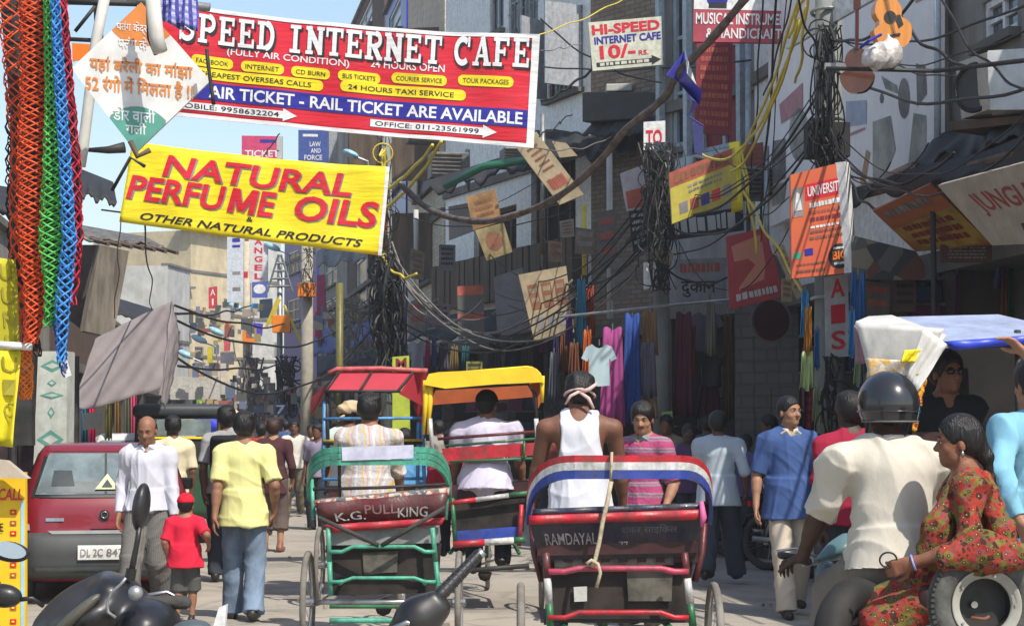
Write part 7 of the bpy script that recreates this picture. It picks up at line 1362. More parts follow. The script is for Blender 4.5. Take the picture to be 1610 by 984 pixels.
# E: blue and white canopy rickshaw at right
cx, d = 1490, 10.9; E_ = empty('cycle_rickshaw', 'cycle rickshaw with blue and white plastic canopy at the right edge', 'cycle rickshaw', P(cx, 667, d) * (1, 1, 0) + (0, 0, .04)); undercarriage(E_, .52, .36, YE)
BW = mat('canopy_blue', (.36, .42, .60), rough=.5, dirt=.25, var=.12, bump=.3, bs=5); CW = mat('canopy_white', (.62, .61, .58), rough=.6, var=.1, vs=5, dirt=.2, bump=.3, bs=7)
tri(E_, 'canopy_top', [(1345, 522, .1), (1366, 512, .6), (1570, 507, .7), (1625, 520, .5), (1625, 540, .0), (1595, 548, -.15), (1480, 556, -.2), (1395, 548, .0)], BW, cx, d, .02)
_, _ = lpanel(E_, 'canopy_front_edge', cx, d, [(1482, 548), (1620, 538), (1615, 552), (1500, 562)], mat('canopy_deep_blue', (.03, .06, .5), rough=.4), -.2, .015, wr=lambda u, v: .02 * math.sin(9 * u), nu=12)
def drp(pts, name, m, n=12): 
    S = lsurf(cx, d, [p[:2] for p in pts], [p[2] for p in pts]); g_ = MB().grid(lambda u, v: S(u, v, .035 * math.sin(u * 5 + v * 2) * (.3 + v) * .5 + .008 * math.sin(u * 23 + v * 6)), n, 8); return part(name, g_, m, E_, True, local=True, solid=.006)
drp([(1346, 518, -.1), (1484, 528, -.25), (1452, 592, -.24), (1364, 588, -.08)], 'white_drape', CW); tri(E_, 'white_top', [(1345, 519, .05), (1366, 510, .6), (1402, 508, .62), (1488, 540, -.1), (1480, 552, -.25), (1395, 544, -.05)], CW, cx, d, .02); drp([(1452, 525, -.27), (1490, 553, -.27), (1442, 628, -.3), (1424, 606, -.26)], 'white_drape', CW); drp([(1363, 574, -.11), (1456, 580, -.26), (1448, 600, -.26), (1366, 604, -.11)], 'printed_border', cells('kite_border', 26, [(.62, .38, .10), (.66, .60, .50), (.5, .42, .35), (.68, .5, .3)]))
drp([(1344, 522, -.02), (1360, 535, -.06), (1370, 590, .0), (1348, 580, .1)], 'mauve_drape', cloth('mauve', (.30, .20, .26))); drp([(1422, 562, -.29), (1450, 560, -.29), (1438, 580, -.29), (1415, 582, -.29)], 'yellow_print', M['yellow'])
for x0, x1 in ((1360, 1368), (1600, 1604)): T_(E_, 'canopy_post', [L_(cx, d, x0, 530, .1), L_(cx, d, x1, 760, .0)], .02, blk)
mg = MB(); 
for i in range(26): t = i / 25; p = L_(cx, d, 1452 - 16 * t, 610 + 75 * t, -.28); mg.ball(p + (R.uniform(-.008, .008), 0, 0), .017, 7)
o = part('marigold_garland', mg, cells('marigold', 60, [(.8, .30, .02), (.8, .45, .03), (.3, .04, .03), (.5, .2, .03)]), E_, True, local=True); o['kind'] = 'stuff'
lpanel(E_, 'seat_back', cx, d, [(1440, 690), (1600, 690), (1600, 800), (1440, 800)], SEAT, .1, .1)
lpanel(E_, 'shade_sheet', cx, d, [(1455, 560), (1610, 555), (1610, 690), (1455, 690)], mat('interior_shade', (1, 1, 1)), .9, .02)  # near-black sheet added to paint the shade under the canopy
# ---------------------------------------------------------------- maroon hatchback
cx, d = 166, 17.4; CAR = empty('parked_car', 'maroon hatchback car seen from behind beside the grey trousered man', 'car', P(cx, 667, d) * (1, 1, 0) + (0, 0, .04), .20); cm_ = mat('car_maroon', (.20, .012, .02), rough=.28, var=.04, coat=.5, dirt=.08)
# profile by height: (z, half width, rear y, front y)
PR = [(.20, .70, .10, 3.30), (.30, .76, .00, 3.40), (.52, .785, -.03, 3.44), (.62, .79, .03, 3.42), (.86, .785, .07, 3.30), (.96, .76, .12, 3.0), (1.06, .72, .17, 2.35), (1.22, .665, .28, 2.1), (1.36, .61, .38, 1.9), (1.425, .56, .50, 1.75), (1.445, .40, .75, 1.5)]
def carpt(z): zs = [p[0] for p in PR]; return [np.interp(z, zs, [p[i] for p in PR]) for i in (1, 2, 3)]
def ring(z, n=48, inf=0.0):
    w_, r_, f_ = carpt(z); cy = (r_ + f_) / 2; hl = (f_ - r_) / 2; o = []
    for i in range(n): a = 2 * math.pi * i / n; e = .28; o.append((np.sign(math.cos(a)) * abs(math.cos(a)) ** e * (w_ + inf), cy + np.sign(math.sin(a)) * abs(math.sin(a)) ** (e * .8) * (hl + inf), z))
    return o
V = []; zs = [p[0] for p in PR]; zz = sorted(set(zs + [.42, .75, .91, 1.14, 1.29, 1.40])); 
for z in zz: V += ring(z)
n = 48; Fc = [(j * n + i, j * n + (i + 1) % n, (j + 1) * n + (i + 1) % n, (j + 1) * n + i) for j in range(len(zz) - 1) for i in range(n)] + [tuple(range(n - 1, -1, -1)), tuple(len(V) - n + i for i in range(n))]
part('body', (V, Fc), cm_, CAR, True, local=True)
def cpatch(name, pts, m, lift=.006, parent=None, th=0.0, nu=8, nv=4):
    """quad patch [(x, z)] TL TR BR BL that follows the rear of the body"""
    def fn(u, v):
        x = pts[0][0] * (1 - u) * (1 - v) + pts[1][0] * u * (1 - v) + pts[2][0] * u * v + pts[3][0] * (1 - u) * v; z = pts[0][1] * (1 - u) * (1 - v) + pts[1][1] * u * (1 - v) + pts[2][1] * u * v + pts[3][1] * (1 - u) * v
        w_, r_, f_ = carpt(z); hl = (f_ - r_) / 2; c = min(abs(x) / w_, .9999); s_ = (1 - c ** (1 / .28 * 1.0)) ** 1 if False else 0; ca = c ** (1 / .28); ang = math.acos(min(ca, 1)); y = (r_ + f_) / 2 - abs(math.sin(ang)) ** (.28 * .8) * hl; return (x, y - lift, z)
    return part(name, MB().grid(fn, nu, nv), m, parent or CAR, True, local=True, solid=th)
gl = mat('car_glass', (.20, .26, .27), rough=.08, var=.3, vs=2.0, spec=.8)
cpatch('window_seal', [(-.54, 1.375), (.54, 1.375), (.66, .955), (-.66, .955)], BK, .010, nu=14, nv=6); rg = cpatch('rear_window', [(-.51, 1.355), (.51, 1.355), (.62, .985), (-.62, .985)], gl, .018, nu=14, nv=6)
cpatch('parcel_shelf', [(-.57, 1.10), (.57, 1.10), (.61, 1.0), (-.61, 1.0)], mat('shelf_grey', (.13, .15, .15), rough=.3), .022, nu=12); cpatch('headrest', [(-.46, 1.20), (-.30, 1.20), (-.27, 1.06), (-.48, 1.06)], mat('inside_dark', (.06, .07, .07), rough=.2), .024)
cpatch('wiper', [(-.005, 1.36), (.012, 1.36), (.02, 1.0), (.0, 1.0)], blk, .03); V = [(.02, 1.17), (.13, 1.03), (-.09, 1.03)]; w_, r_, _ = carpt(1.08); part('triangle_sticker', ([(x, carpt(z)[1] - .045, z) for x, z in V], [(0, 1, 2)]), mat('sticker', (.6, .62, .35), rough=.5), CAR, local=True)
part('triangle_inner', ([(x, carpt(z)[1] - .050, z) for x, z in [(.02, 1.12), (.07, 1.05), (-.03, 1.05)]], [(0, 1, 2)]), mat('inside_dark', (1, 1, 1)), CAR, local=True)
for k_ in (-1, 1):
    cpatch('tail_light', [(k_ * .70, .98), (k_ * .745, .98), (k_ * .775, .66), (k_ * .66, .66)], mat('lamp_red', (.55, .01, .02), rough=.15, coat=.8), .014, nu=4, nv=6); cpatch('reverse_lamp', [(k_ * .665, .72), (k_ * .755, .72), (k_ * .765, .665), (k_ * .66, .665)], mat('lamp_clear', (.7, .68, .66), rough=.1), .020, nu=3, nv=2); cpatch('lamp_strip', [(k_ * .69, .85), (k_ * .74, .85), (k_ * .745, .81), (k_ * .685, .81)], mat('lamp_clear', (1, 1, 1)), .020, nu=3, nv=2)
bp = mat('bumper_grey', (.06, .065, .065), rough=.6, var=.1, dirt=.3); cpatch('bumper', [(-.775, .64), (.775, .64), (.77, .24), (-.77, .24)], bp, .05, nu=24, nv=6, th=.03); cpatch('hatch_line', [(-.50, .665), (.50, .665), (.46, .635), (-.46, .635)], mat('bumper_light', (.3, .31, .31)), .075, nu=12)
cpatch('lower_grille', [(-.6, .34), (.6, .34), (.6, .26), (-.6, .26)], mat('inside_dark', (1, 1, 1)), .072, nu=12); cpatch('number_plate', [(-.23, .535), (.23, .535), (.23, .405), (-.23, .405)], mat('plate_white', (.75, .75, .72), rough=.5), .085, nu=2)
Sp = lambda u, v, l=0.0: np.array((-.23 + .46 * u, carpt(.45)[1] - .092 - l, .535 - .13 * v)); lwrite(Sp, CAR, 'DL 2C', M['greyprint'], .05, .25, .48, .75, lift=0); lwrite(Sp, CAR, '8471', M['greyprint'], .55, .25, .95, .75, lift=0)
part('badge', MB().lathe([(0, 0), (.045, 0), (.045, .01), (0, .01)], 20, (.0, carpt(.80)[1] - .02, .80), (0, -1, 0)), M['ink'], CAR, local=True); part('badge_emblem', MB().torus((.0, carpt(.80)[1] - .034, .80), (0, -1, 0), .028, .005, 20, 5), CH, CAR, True, local=True); cpatch('name_badge', [(-.52, .775), (-.36, .775), (-.36, .745), (-.52, .745)], CH, .012, nu=2, nv=1)
cpatch('handle', [(-.12, .70), (.12, .70), (.12, .675), (-.12, .675)], cm_, .02, nu=4, nv=1)
for k_ in (-1, 1):
    for y in (.55, 2.75): wheel(CAR, (k_ * .70, y, .28), .28, t=.075, spokes=5, hub=.10, tm=RB)
    part('side_window', MB().add([(k_ * (carpt(z)[0] + .004), y, z) for y, z in ((.62, 1.35), (1.6, 1.35), (2.1, 1.0), (.5, 1.0))], [(0, 1, 2, 3)]), gl, CAR, local=True); part('side_mirror', MB().box((k_ * .80, 2.1, 1.02), (.12, .08, .12)), BK, CAR, local=True, bevel=.02)
# ---------------------------------------------------------------- auto rickshaw and a white car behind
AR = empty('auto_rickshaw', 'black and green auto rickshaw with dark hood behind the balding man', 'auto rickshaw', P(285, 667, 26) * (1, 1, 0) + (0, 0, .04), .17); q = SDF(); q.box((0, 1.2, .75), (.62, 1.15, .42), None, .15, .1); q.box((0, 2.2, .7), (.3, .6, .35), None, .2, .2); sob('body', q, .035, paint('auto_green', (.02, .08, .04)), AR)
q = SDF(); q.box((0, 1.1, 1.80), (.66, 1.05, .10), None, .09, .02); sob('hood', q, .03, mat('hood_black', (.04, .045, .05), rough=.5), AR)
for x, y in ((-.6, .1), (.6, .1), (-.55, 2.0), (.55, 2.0)): T_(AR, 'hood_post', [(x, y, 1.1), (x * .98, y, 1.78)], .03, M['yellow'] if x > 0 else blk)
part('rear_panel', MB().box((0, .02, 1.3), (1.1, .03, .30)), M['black'], AR, local=True); part('rear_glass', MB().box((0, .0, 1.58), (.8, .02, .22)), gl, AR, local=True); part('yellow_band', MB().box((0, .0, 1.44), (1.15, .04, .03)), M['yellow'], AR, local=True)
for k_ in (-1, 1): wheel(AR, (k_ * .55, .45, .22), .22, t=.05, spokes=4, tm=RB); part('tail_light', MB().box((k_ * .5, .03, .95), (.12, .04, .08)), mat('lamp_red', (1, 1, 1)), AR, local=True)
wheel(AR, (0, 2.65, .22), .22, t=.05, spokes=4, tm=RB)
AR2 = empty('auto_rickshaw', 'auto rickshaw with cream hood farther down the left side', 'auto rickshaw', P(318, 667, 33) * (1, 1, 0) + (0, 0, .04), .15); q = SDF(); q.box((0, 1.2, .75), (.62, 1.15, .42), None, .15, .1); sob('body', q, .045, paint('auto_green', (1, 1, 1)), AR2); q = SDF(); q.box((0, 1.1, 1.72), (.66, 1.05, .16), None, .12, .02); sob('hood', q, .04, mat('hood_cream', (.62, .52, .32), rough=.7), AR2); part('rear_panel', MB().box((0, .02, 1.35), (1.15, .03, .45)), M['shade'], AR2, local=True)
for k_ in (-1, 1): wheel(AR2, (k_ * .55, .45, .22), .22, t=.05, spokes=4, tm=RB)
q = SDF(); q.ell(P(338, 668, 30), (.34, .2, .14), roty(.2), .05).ell(P(328, 660, 30), (.2, .2, .12), None, .05); V, Q = q.build(.03); V = ruffle(V, Q, .03, 12, 2); tag(part('blue_sack', (V, Q.tolist()), mat('sack_blue', (.03, .05, .62), rough=.6), None, True), 'bright blue plastic bundle carried behind the backpack man', 'bundle')
WC = empty('parked_car', 'white car mostly hidden behind the maroon hatchback roof', 'car', P(190, 667, 27) * (1, 1, 0) + (0, 0, .04)); q = SDF(); q.box((0, 2, .65), (.8, 2.0, .38), None, .2, .1); q.box((0, 2.0, 1.15), (.66, 1.15, .34), None, .22, .15); sob('body', q, .05, mat('car_white', (.7, .7, .7), rough=.25, coat=.6), WC); q = SDF(); q.box((0, .95, 1.18), (.5, .2, .18), rotx(-.3), .06); sob('rear_window', q, .03, gl, WC)
for k_ in (-1, 1): wheel(WC, (k_ * .72, .7, .3), .3, t=.08, spokes=5, tm=RB)
# ---------------------------------------------------------------- parked motorbikes at right
def motorbike(label, px, gd, rz, body):
    r_ = empty('motorbike', label, 'motorbike', P(px, 667, gd) * (1, 1, 0) + (0, 0, .05), rz)
    for y in (0, 1.28): wheel(r_, (0, y, .30), .30, t=.045, spokes=16, tm=RB)
    q = SDF(); q.ell((0, .78, .78), (.13, .24, .12)).ell((0, .3, .76), (.12, .34, .06)).cap((0, .3, .62), (0, .9, .55), .08, .07); sob('tank_and_seat', q, .02, body, r_); q = SDF(); q.box((0, .62, .42), (.12, .2, .16), None, .04); sob('engine', q, .02, M['steel'], r_)
    for k_ in (-1, 1): T_(r_, 'fork', [(k_ * .07, 1.28, .30), (k_ * .07, 1.02, .95)], .02, CH); T_(r_, 'mirror_stem', [(k_ * .25, .95, 1.05), (k_ * .32, .92, 1.22)], .006, blk); part('mirror', MB().lathe([(0, 0), (.05, 0), (.05, .02), (0, .02)], 12, (k_ * .34, .92, 1.25), (0, -1, 0)), BK, r_, local=True); T_(r_, 'shock', [(k_ * .1, .02, .32), (k_ * .1, .16, .68)], .02, CH)
    T_(r_, 'handlebar', [(-.34, .88, 1.03), (-.12, 1.0, .98), (.12, 1.0, .98), (.34, .88, 1.03)], .014, CH); q = SDF(); q.ell((0, 1.12, .92), (.09, .08, .09)); sob('headlamp', q, .015, CH, r_); T_(r_, 'exhaust', [(.12, .6, .3), (.14, -.1, .34)], .035, CH); part('rear_mudguard', MB().tube([(0, -.34, .34), (0, -.24, .58), (0, 0, .66), (0, .2, .62)], .06, 8, flat=.3), body, r_, True, local=True); part('tail_light', MB().box((0, -.2, .72), (.1, .05, .06)), mat('lamp_red', (1, 1, 1)), r_, local=True); return r_
motorbike('dark parked motorbike between the grey shirted and blue shirted men', 1205, 21.5, -2.2, BK); motorbike('second parked motorbike farther back near the stone pier', 1150, 23.5, -1.9, NV); motorbike('motorbike with red tank behind the striped shirt man', 1075, 24, -2.0, RR)
# ---------------------------------------------------------------- foreground scooter, mirrors, grips
cx, d = 215, 5.6
SC1 = empty('scooter', 'black scooter front with round mirror in the left foreground', 'scooter', P(cx, 667, d) * (1, 1, 0)); Lf = lambda x, y, rel=0.0: L_(cx, d, x, y, rel)
q = SDF(); q.ell(Lf(160, 962, .05), (.125, .2, .070), roty(-.42), .04); q.ell(Lf(238, 982, .0), (.085, .16, .075), roty(.3), .05); q.cap(Lf(85, 995, .1), Lf(168, 915, .1), .05, .025, .05); q.ell(Lf(180, 925, .0), (.06, .10, .04), roty(.3), .04); q.cap(Lf(150, 1010, .1), Lf(150, 1250, .3), .16, .2, .1)
sob('cowl', q, .011, BK, SC1); q = SDF(); q.ell(Lf(118, 968, -.13), (.095, .03, .018), roty(-.72)); sob('side_trim', q, .006, mat('dull_olive', (.09, .085, .065), rough=.4), SC1)
q = SDF(); q.ell(Lf(213, 932, -.16), (.022, .02, .022)); sob('cap_nut', q, .005, M['steel'], SC1); T_(SC1, 'cable_loop', [Lf(x, y, -.18) for x, y in ((198, 908), (190, 918), (176, 930), (168, 948), (170, 962), (182, 970))], .0045, M['steel'])
T_(SC1, 'mirror_stem', [Lf(x, y, -.02) for x, y in ((205, 908), (210, 880), (216, 850), (219, 828))], [.010, .009, .008, .008], BK); part('stem_nut', MB().cyl(Lf(204, 912, -.02), Lf(207, 893, -.02), .016, 10), BK, SC1, local=True)
q = SDF(); q.ell(Lf(222, 797, 0), (.025, .05, .072), roty(.12)); q.plane((0, 1., 0), .02); sob('mirror', q, .006, BK, SC1); 
q = SDF(); q.cap(Lf(215, 948, 0), Lf(280, 946, .03), .022, .017, .02).cap(Lf(278, 946, .03), Lf(291, 947, .03), .02, .02, .01); sob('grip', q, .006, RB, SC1); T_(SC1, 'brake_lever', [Lf(216, 938, .05), Lf(262, 930, .08), Lf(300, 950, .08)], .006, CH)
q = SDF(); q.ell(Lf(300, 990, -.1), (.06, .05, .03), roty(-.1)); sob('dash_pod', q, .008, mat('dull_teal', (.08, .10, .11), rough=.4), SC1); part('white_strip', MB().slab([P(338, 965, 5.3), P(352, 950, 5.3), P(357, 955, 5.3), P(350, 1010, 5.3), P(328, 1010, 5.3)], .02), M['white'], None) if 0 else None
o, _ = panel('windscreen_edge', 'white plastic fairing edge poking up right of the scooter', 'fairing', [(344, 955), (356, 950), (352, 1000), (330, 1000)], 5.2, M['white'], th=.03)
sc2 = empty('scooter', 'second scooter at the left edge showing only mirrors and lever', 'scooter', P(-60, 667, 4.8) * (1, 1, 0))
L2 = lambda x, y, rel=0.0: L_(-60, 4.8, x, y, rel)
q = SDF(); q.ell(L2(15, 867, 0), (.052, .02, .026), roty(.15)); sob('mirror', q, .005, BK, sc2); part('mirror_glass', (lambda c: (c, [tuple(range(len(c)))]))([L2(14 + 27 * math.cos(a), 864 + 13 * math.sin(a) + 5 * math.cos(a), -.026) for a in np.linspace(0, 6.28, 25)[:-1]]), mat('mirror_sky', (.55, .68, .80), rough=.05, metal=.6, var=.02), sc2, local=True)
q = SDF(); q.ell(L2(5, 936, 0), (.048, .03, .030), roty(.1)); sob('lever_housing', q, .006, BK, sc2); T_(sc2, 'brake_cable', [L2(30, 942, 0), L2(50, 940, 0), L2(68, 952, .02)], .006, BK); T_(sc2, 'mirror_stem', [L2(-10, 880), L2(-20, 960)], .006, BK); q = SDF(); q.cap(L2(-110, 1200, 0), L2(-60, 1400, .3), .15, .2, .1); sob('body', q, .03, BK, sc2)
bk = empty('bicycle_handlebar', 'black handlebar grip rising diagonally in the foreground centre', 'handlebar', P(690, 984, 4.6)); ZB = P(690, 984, 4.6)
def WB(x, y, rel=0.0): return P(x, y, 4.6 + rel) - ZB
q = SDF(); q.cap(WB(692, 935), WB(752, 872, .05), .017, .014, .01); sob('grip', q, .005, BK, bk)
for t in np.linspace(.1, .9, 8): a = WB(692, 935) * (1 - t) + WB(752, 872, .05) * t; part('grip_ring', MB().torus(a, WB(752, 872, .05) - WB(692, 935), .0165 - .003 * t, .0018, 14, 4), RB, bk, True, local=True)
part('grip_end', MB().cyl(WB(748, 877, .05), WB(760, 866, .05), .012, 10), CH, bk, True, local=True)
q = SDF(); q.box(WB(676, 952), (.028, .025, .022), roty(-.6), .008).cap(WB(655, 980), WB(690, 955), .022, .025, .03).cap(WB(620, 1000, .05), WB(650, 975), .02, .02, .03).cap(WB(655, 975), WB(640, 1100, .1), .05, .08, .05); sob('clamp', q, .006, BK, bk); part('clamp_bolt', MB().cyl(WB(655, 968, -.04), WB(655, 968, -.05), .009, 8), M['lightwood'], bk, local=True); T_(bk, 'brake_lever', [WB(660, 985, -.03), WB(640, 978, -.05), WB(612, 990, -.03)], .007, CH)
# ---------------------------------------------------------------- people
def at(px, d, rz): o = P(px, 667, d); return o[0], d, rz
def lw(o, px, py, d):
    """pixel and depth -> local point of a person standing at o = (x, y, rz)"""
    p = P(px, py, d); q = rotz(-o[2]) @ np.array((p[0] - o[0], p[1] - o[1], p[2] - .04)); return q
def man(label, px, d, rz=0.0, **k): x, y, r_ = at(px, d, rz); return person(label, x, y, k.pop('z', .04), r_, **k)
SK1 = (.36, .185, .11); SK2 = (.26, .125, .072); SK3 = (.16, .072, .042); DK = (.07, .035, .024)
whit = cloth('shirt_white', (.56, .56, .63)); greyt = stripes('trouser_grey', 0, 55, [(0, (.16, .15, .14)), (.7, (.12, .115, .105))], warp=.05, bump=.2)
jean = cloth('jeans', (.20, .27, .37), var=.3, vs=3); dkt = cloth('trousers_dark', (.035, .04, .05)); navy = cloth('trousers_navy', (.05, .06, .08))
CH0 = dict(loose=1.5)
man('balding man in white long sleeved shirt and grey trousers walking beside the maroon car', 233, 16.2, math.pi - .05, H=1.69, skin=SK2, hair='balding', hpitch=-.32, shirt=whit, sleeve=1.93, collar=whit, trousers=greyt, loose=2.2, hem=.03, feet=((.11, .22, 0), (-.10, -.2, .03)), vox=.0085, wr=[(.24, .02, -.08), (-.25, .06, -.10)], seed=3)
yo = at(384, 15.9, .03)
_, Y = person('man in pale yellow tee shirt and blue jeans walking away holding the child', yo[0], yo[1], .04, yo[2], H=1.71, skin=SK2, hair='full', shirt=cloth('tee_yellow', (.66, .64, .27)), sleeve=.85, hem=-.10, shirt_fit=1.10, trousers=jean, loose=1.7, feet=((.10, -.12, .02), (-.10, .14, 0)), wl=[None, lw(yo, 333, 850, 15.7)], wr=[(.25, .06, -.05), None], vox=.0085, seed=5, sh_w=.18)
co_ = at(293, 15.6, -.05); rt_ = cloth('tee_crimson', (.62, .02, .05))
_, K = person('small child in red cap and red tee shirt holding a hand', co_[0], co_[1], .04, co_[2], H=1.02, child=True, skin=SK2, hair='short', shirt=rt_, sleeve=.9, hem=-.10, shirt_fit=1.22, trousers=cloth('shorts_grey', (.09, .09, .085)), shorts=True, loose=2.0, wl=[lw(co_, 328, 856, 15.6), None], wr=[None, (-.24, .02, -.06)], vox=.0065, seed=8, feet=((.09, .05, 0), (-.09, -.08, 0)), build=1.2)
def cap_(I, m, brim=True, name='cap', back=False):
    G, E3, Rh = I['G'], I['E3'], I['Rh']; q = SDF(); q.ell(G(0, -.008, .120), E3(.096, .112, .10), Rh, .01)
    q.cut = [(-(Rh @ np.array((0, 0, 1.))), -float((Rh @ np.array((0, 0, 1.))) @ G(0, 0, .115)))]; sob(name, q, .007, m, I['root'], fold=.002, fr=20)
    if brim: q = SDF(); q.ell(G(0, .125, .118), E3(.07, .07, .008), Rh, .01); sob('cap_brim', q, .006, m, I['root'])
    return
cap_(K, cloth('cap_red', (.62, .015, .035)))
# walking crowd
man('woman in dark maroon kurta and capri trousers walking away', 430, 24.5, .0, H=1.68, skin=SK1, hair='full', hcol=(.05, .02, .012), shirt=cloth('kurta_maroon', (.075, .03, .035)), sleeve=1.7, hem=-.20, kurta=1, trousers=cloth('capri_brown', (.12, .09, .08)), cuff=.30, loose=2.5, vox=.012, seed=11, wr=[(.24, .10, -.05), (-.23, .0, -.10)], shoe=(.25, .10, .06))
_, I = man('man with black backpack and grey tee shirt walking away', 356, 20, .1, H=1.80, skin=SK3, hair='full', shirt=cloth('tee_grey', (.32, .32, .32)), sleeve=.8, trousers=dkt, vox=.012, seed=12)
T = I['T']; q = SDF(); q.box(T(0, -.20, .27), (.155, .10, .23), I['Rt'], .06); q.box(T(0, -.29, .18), (.11, .05, .11), I['Rt'], .04, .02); sob('backpack', q, .012, cloth('pack_black', (.02, .018, .02)), I['root'], fold=.005); [T_(I['root'], 'strap', [T(k_ * .09, -.12, .44), T(k_ * .10, -.02, .50), T(k_ * .11, .12, .40)], .018, dkt, flat=.5) for k_ in (-1, 1)]
man('person in white tee shirt and grey trousers left of the backpack man', 322, 29, 1.3, H=1.66, skin=SK3, shirt=cloth('tee_white', (.6, .6, .58)), sleeve=1.2, trousers=cloth('trousers_mid', (.14, .15, .16)), vox=.016, seed=13, feet=((.1, .2, 0), (-.1, -.2, 0)))
man('man in cream shirt standing behind the balding man', 272, 21.5, .3, H=1.70, skin=SK3, hair='full', shirt=cloth('shirt_cream', (.62, .55, .38)), sleeve=.9, trousers=dkt, vox=.014, seed=14)
man('far walker in white shirt and olive trousers coming this way', 463, 34, math.pi, H=1.67, skin=SK3, shirt=cloth('shirt_offwhite', (.60, .58, .52)), sleeve=1.2, trousers=cloth('trousers_olive', (.15, .13, .09)), vox=.018, seed=15, feet=((.1, .25, 0), (-.1, -.2, .03)))
man('distant person in pale top at the left of the red canopy', 489, 38, math.pi, H=1.60, skin=SK3, shirt=cloth('shirt_offwhite', (1, 1, 1)), sleeve=.8, trousers=dkt, vox=.02, seed=16)
for i, (px, d, c, lb_, H) in enumerate(((411, 28, (.42, .03, .04), 'person in dark red shirt beyond the maroon kurta woman', 1.64), (450, 42, (.05, .10, .25), 'distant person in blue standing below the seven sign', 1.7), (505, 46, (.08, .08, .09), 'distant dark dressed person by the shops', 1.68), (300, 44, (.5, .48, .45), 'distant person in white beyond the auto rickshaw', 1.65), (480, 52, (.35, .30, .28), 'far figure in beige at the street end', 1.66), (375, 48, (.1, .25, .3), 'far figure in teal beyond the backpack man', 1.66), (525, 50, (.45, .40, .1), 'far figure in mustard near the olive post', 1.62))):
    man(lb_, px, d, R.choice((0, math.pi)), H=H, skin=SK3, face=False, shirt=cloth('crowd_%d' % i, c), sleeve=.9, trousers=(dkt, navy)[i % 2], vox=.022, seed=30 + i, feet=((.1, .15, 0), (-.1, -.15, 0)))
# rickshaw riders
_, I = man('rickshaw puller in white racerback vest with a cloth tied round his head', 912, 12.0, .02, H=1.76, skin=(.17, .075, .045), hair='full', pelvis=(0, 0, 1.13), lean=.16, shirt=cloth('vest_white', (.55, .55, .60)), tank=True, sleeve=0, hem=-.10, shirt_fit=1.02, build=1.18, trousers=dkt, wr=[(.30, .34, -.12), (-.30, .34, -.12)], pole=[(1, -.4, -.2), (-1, -.4, -.2)], feet=((.14, .05, .35), (-.14, .25, .28)), vox=.008, neckopen=False, seed=21, hpitch=-.15, sh_w=.19, hroll=.06)
G = I['G']; hb_ = cloth('headcloth', (.60, .42, .38)); pts = [G(.093 * math.sin(a), -.012 - .105 * math.cos(a), .075 + .025 * math.cos(a * 2) * .5) for a in np.linspace(-2.2, 2.2, 22)]; T_(I['root'], 'headcloth', pts, .010, hb_); T_(I['root'], 'cloth_end', [G(.0, -.118, .07), G(.05, -.13, .085), G(.095, -.12, .125)], [.012, .014, .010], hb_); T_(I['root'], 'cloth_end', [G(-.01, -.118, .07), G(.05, -.125, .03), G(.085, -.12, -.03)], [.010, .012, .008], hb_); T_(I['root'], 'cloth_end', [G(-.01, -.118, .07), G(-.06, -.125, .04), G(-.09, -.10, -.01)], [.010, .010, .007], hb_)
shs = stripes('shirt_striped', 0, 9, [(0, (.42, .40, .40)), (.30, (.55, .36, .12)), (.42, (.44, .42, .42)), (.60, (.50, .28, .24)), (.70, (.40, .40, .41)), (.85, (.55, .50, .45))], warp=.12)
man('man in pastel striped shirt seated in the mint green rickshaw', 579, 14.8, -.05, H=1.74, skin=SK2, hair='full', pelvis=(0, 0, 1.06), lean=.10, shirt=shs, sleeve=1.2, hem=-.12, shirt_fit=1.15, build=1.2, trousers=dkt, wr=[(.22, .36, -.10), (-.22, .36, -.10)], feet=((.14, .05, .35), (-.14, .25, .28)), vox=.009, seed=22, foldamp=.012)
_, I = man('man in lilac white shirt and black cap under the yellow canopy', 764, 16.98, -.1, H=1.76, skin=SK2, hair='short', pelvis=(0, 0, 1.10), lean=.12, shirt=cloth('shirt_lilac', (.58, .54, .66)), sleeve=.9, hem=-.02, shirt_fit=1.15, build=1.4, trousers=dkt, wr=[(.30, .3, -.05), (-.30, .3, -.05)], feet=((.14, .05, .35), (-.14, .25, .28)), vox=.010, seed=23, hyaw=-.25, sh_w=.20, foldamp=.012); cap_(I, cloth('cap_black', (.015, .015, .02)), True)
_, I = man('man with a beige turban and white shirt in front of the red canopy rickshaw', 548, 19, .1, H=1.72, skin=SK3, hair='short', pelvis=(0, 0, 1.06), shirt=cloth('shirt_mint', (.50, .60, .58)), sleeve=.9, trousers=dkt, wr=[(.25, .34, -.1), (-.25, .34, -.1)], vox=.012, seed=24, build=1.1, feet=((.14, .05, .35), (-.14, .25, .28)))
G, E3, Rh = I['G'], I['E3'], I['Rh']; q = SDF(); q.ell(G(0, 0, .135), E3(.125, .125, .065), Rh, .02).ell(G(.03, 0, .18), E3(.09, .1, .05), Rh, .02).ell(G(-.03, -.05, .12), E3(.09, .07, .04), Rh @ roty(.5), .02); sob('turban', q, .01, cloth('turban_beige', (.52, .40, .26)), I['root'], fold=.008, fr=28); q = SDF(); q.ell(G(-.06, -.06, .06), E3(.07, .05, .02), Rh @ roty(-.7), .02); sob('turban_tail', q, .008, cloth('turban_beige', (1, 1, 1)), I['root'])
_, I = man('woman passenger in red sitting inside the yellow canopy rickshaw', 710, 18.3, .0, H=1.5, skin=SK2, hair='long', pelvis=(0, 0, 1.02), shirt=cloth('red_top', (.45, .03, .06)), sleeve=.9, trousers=dkt, vox=.014, seed=25, feet=((.1, .3, .4), (-.1, .3, .4)))
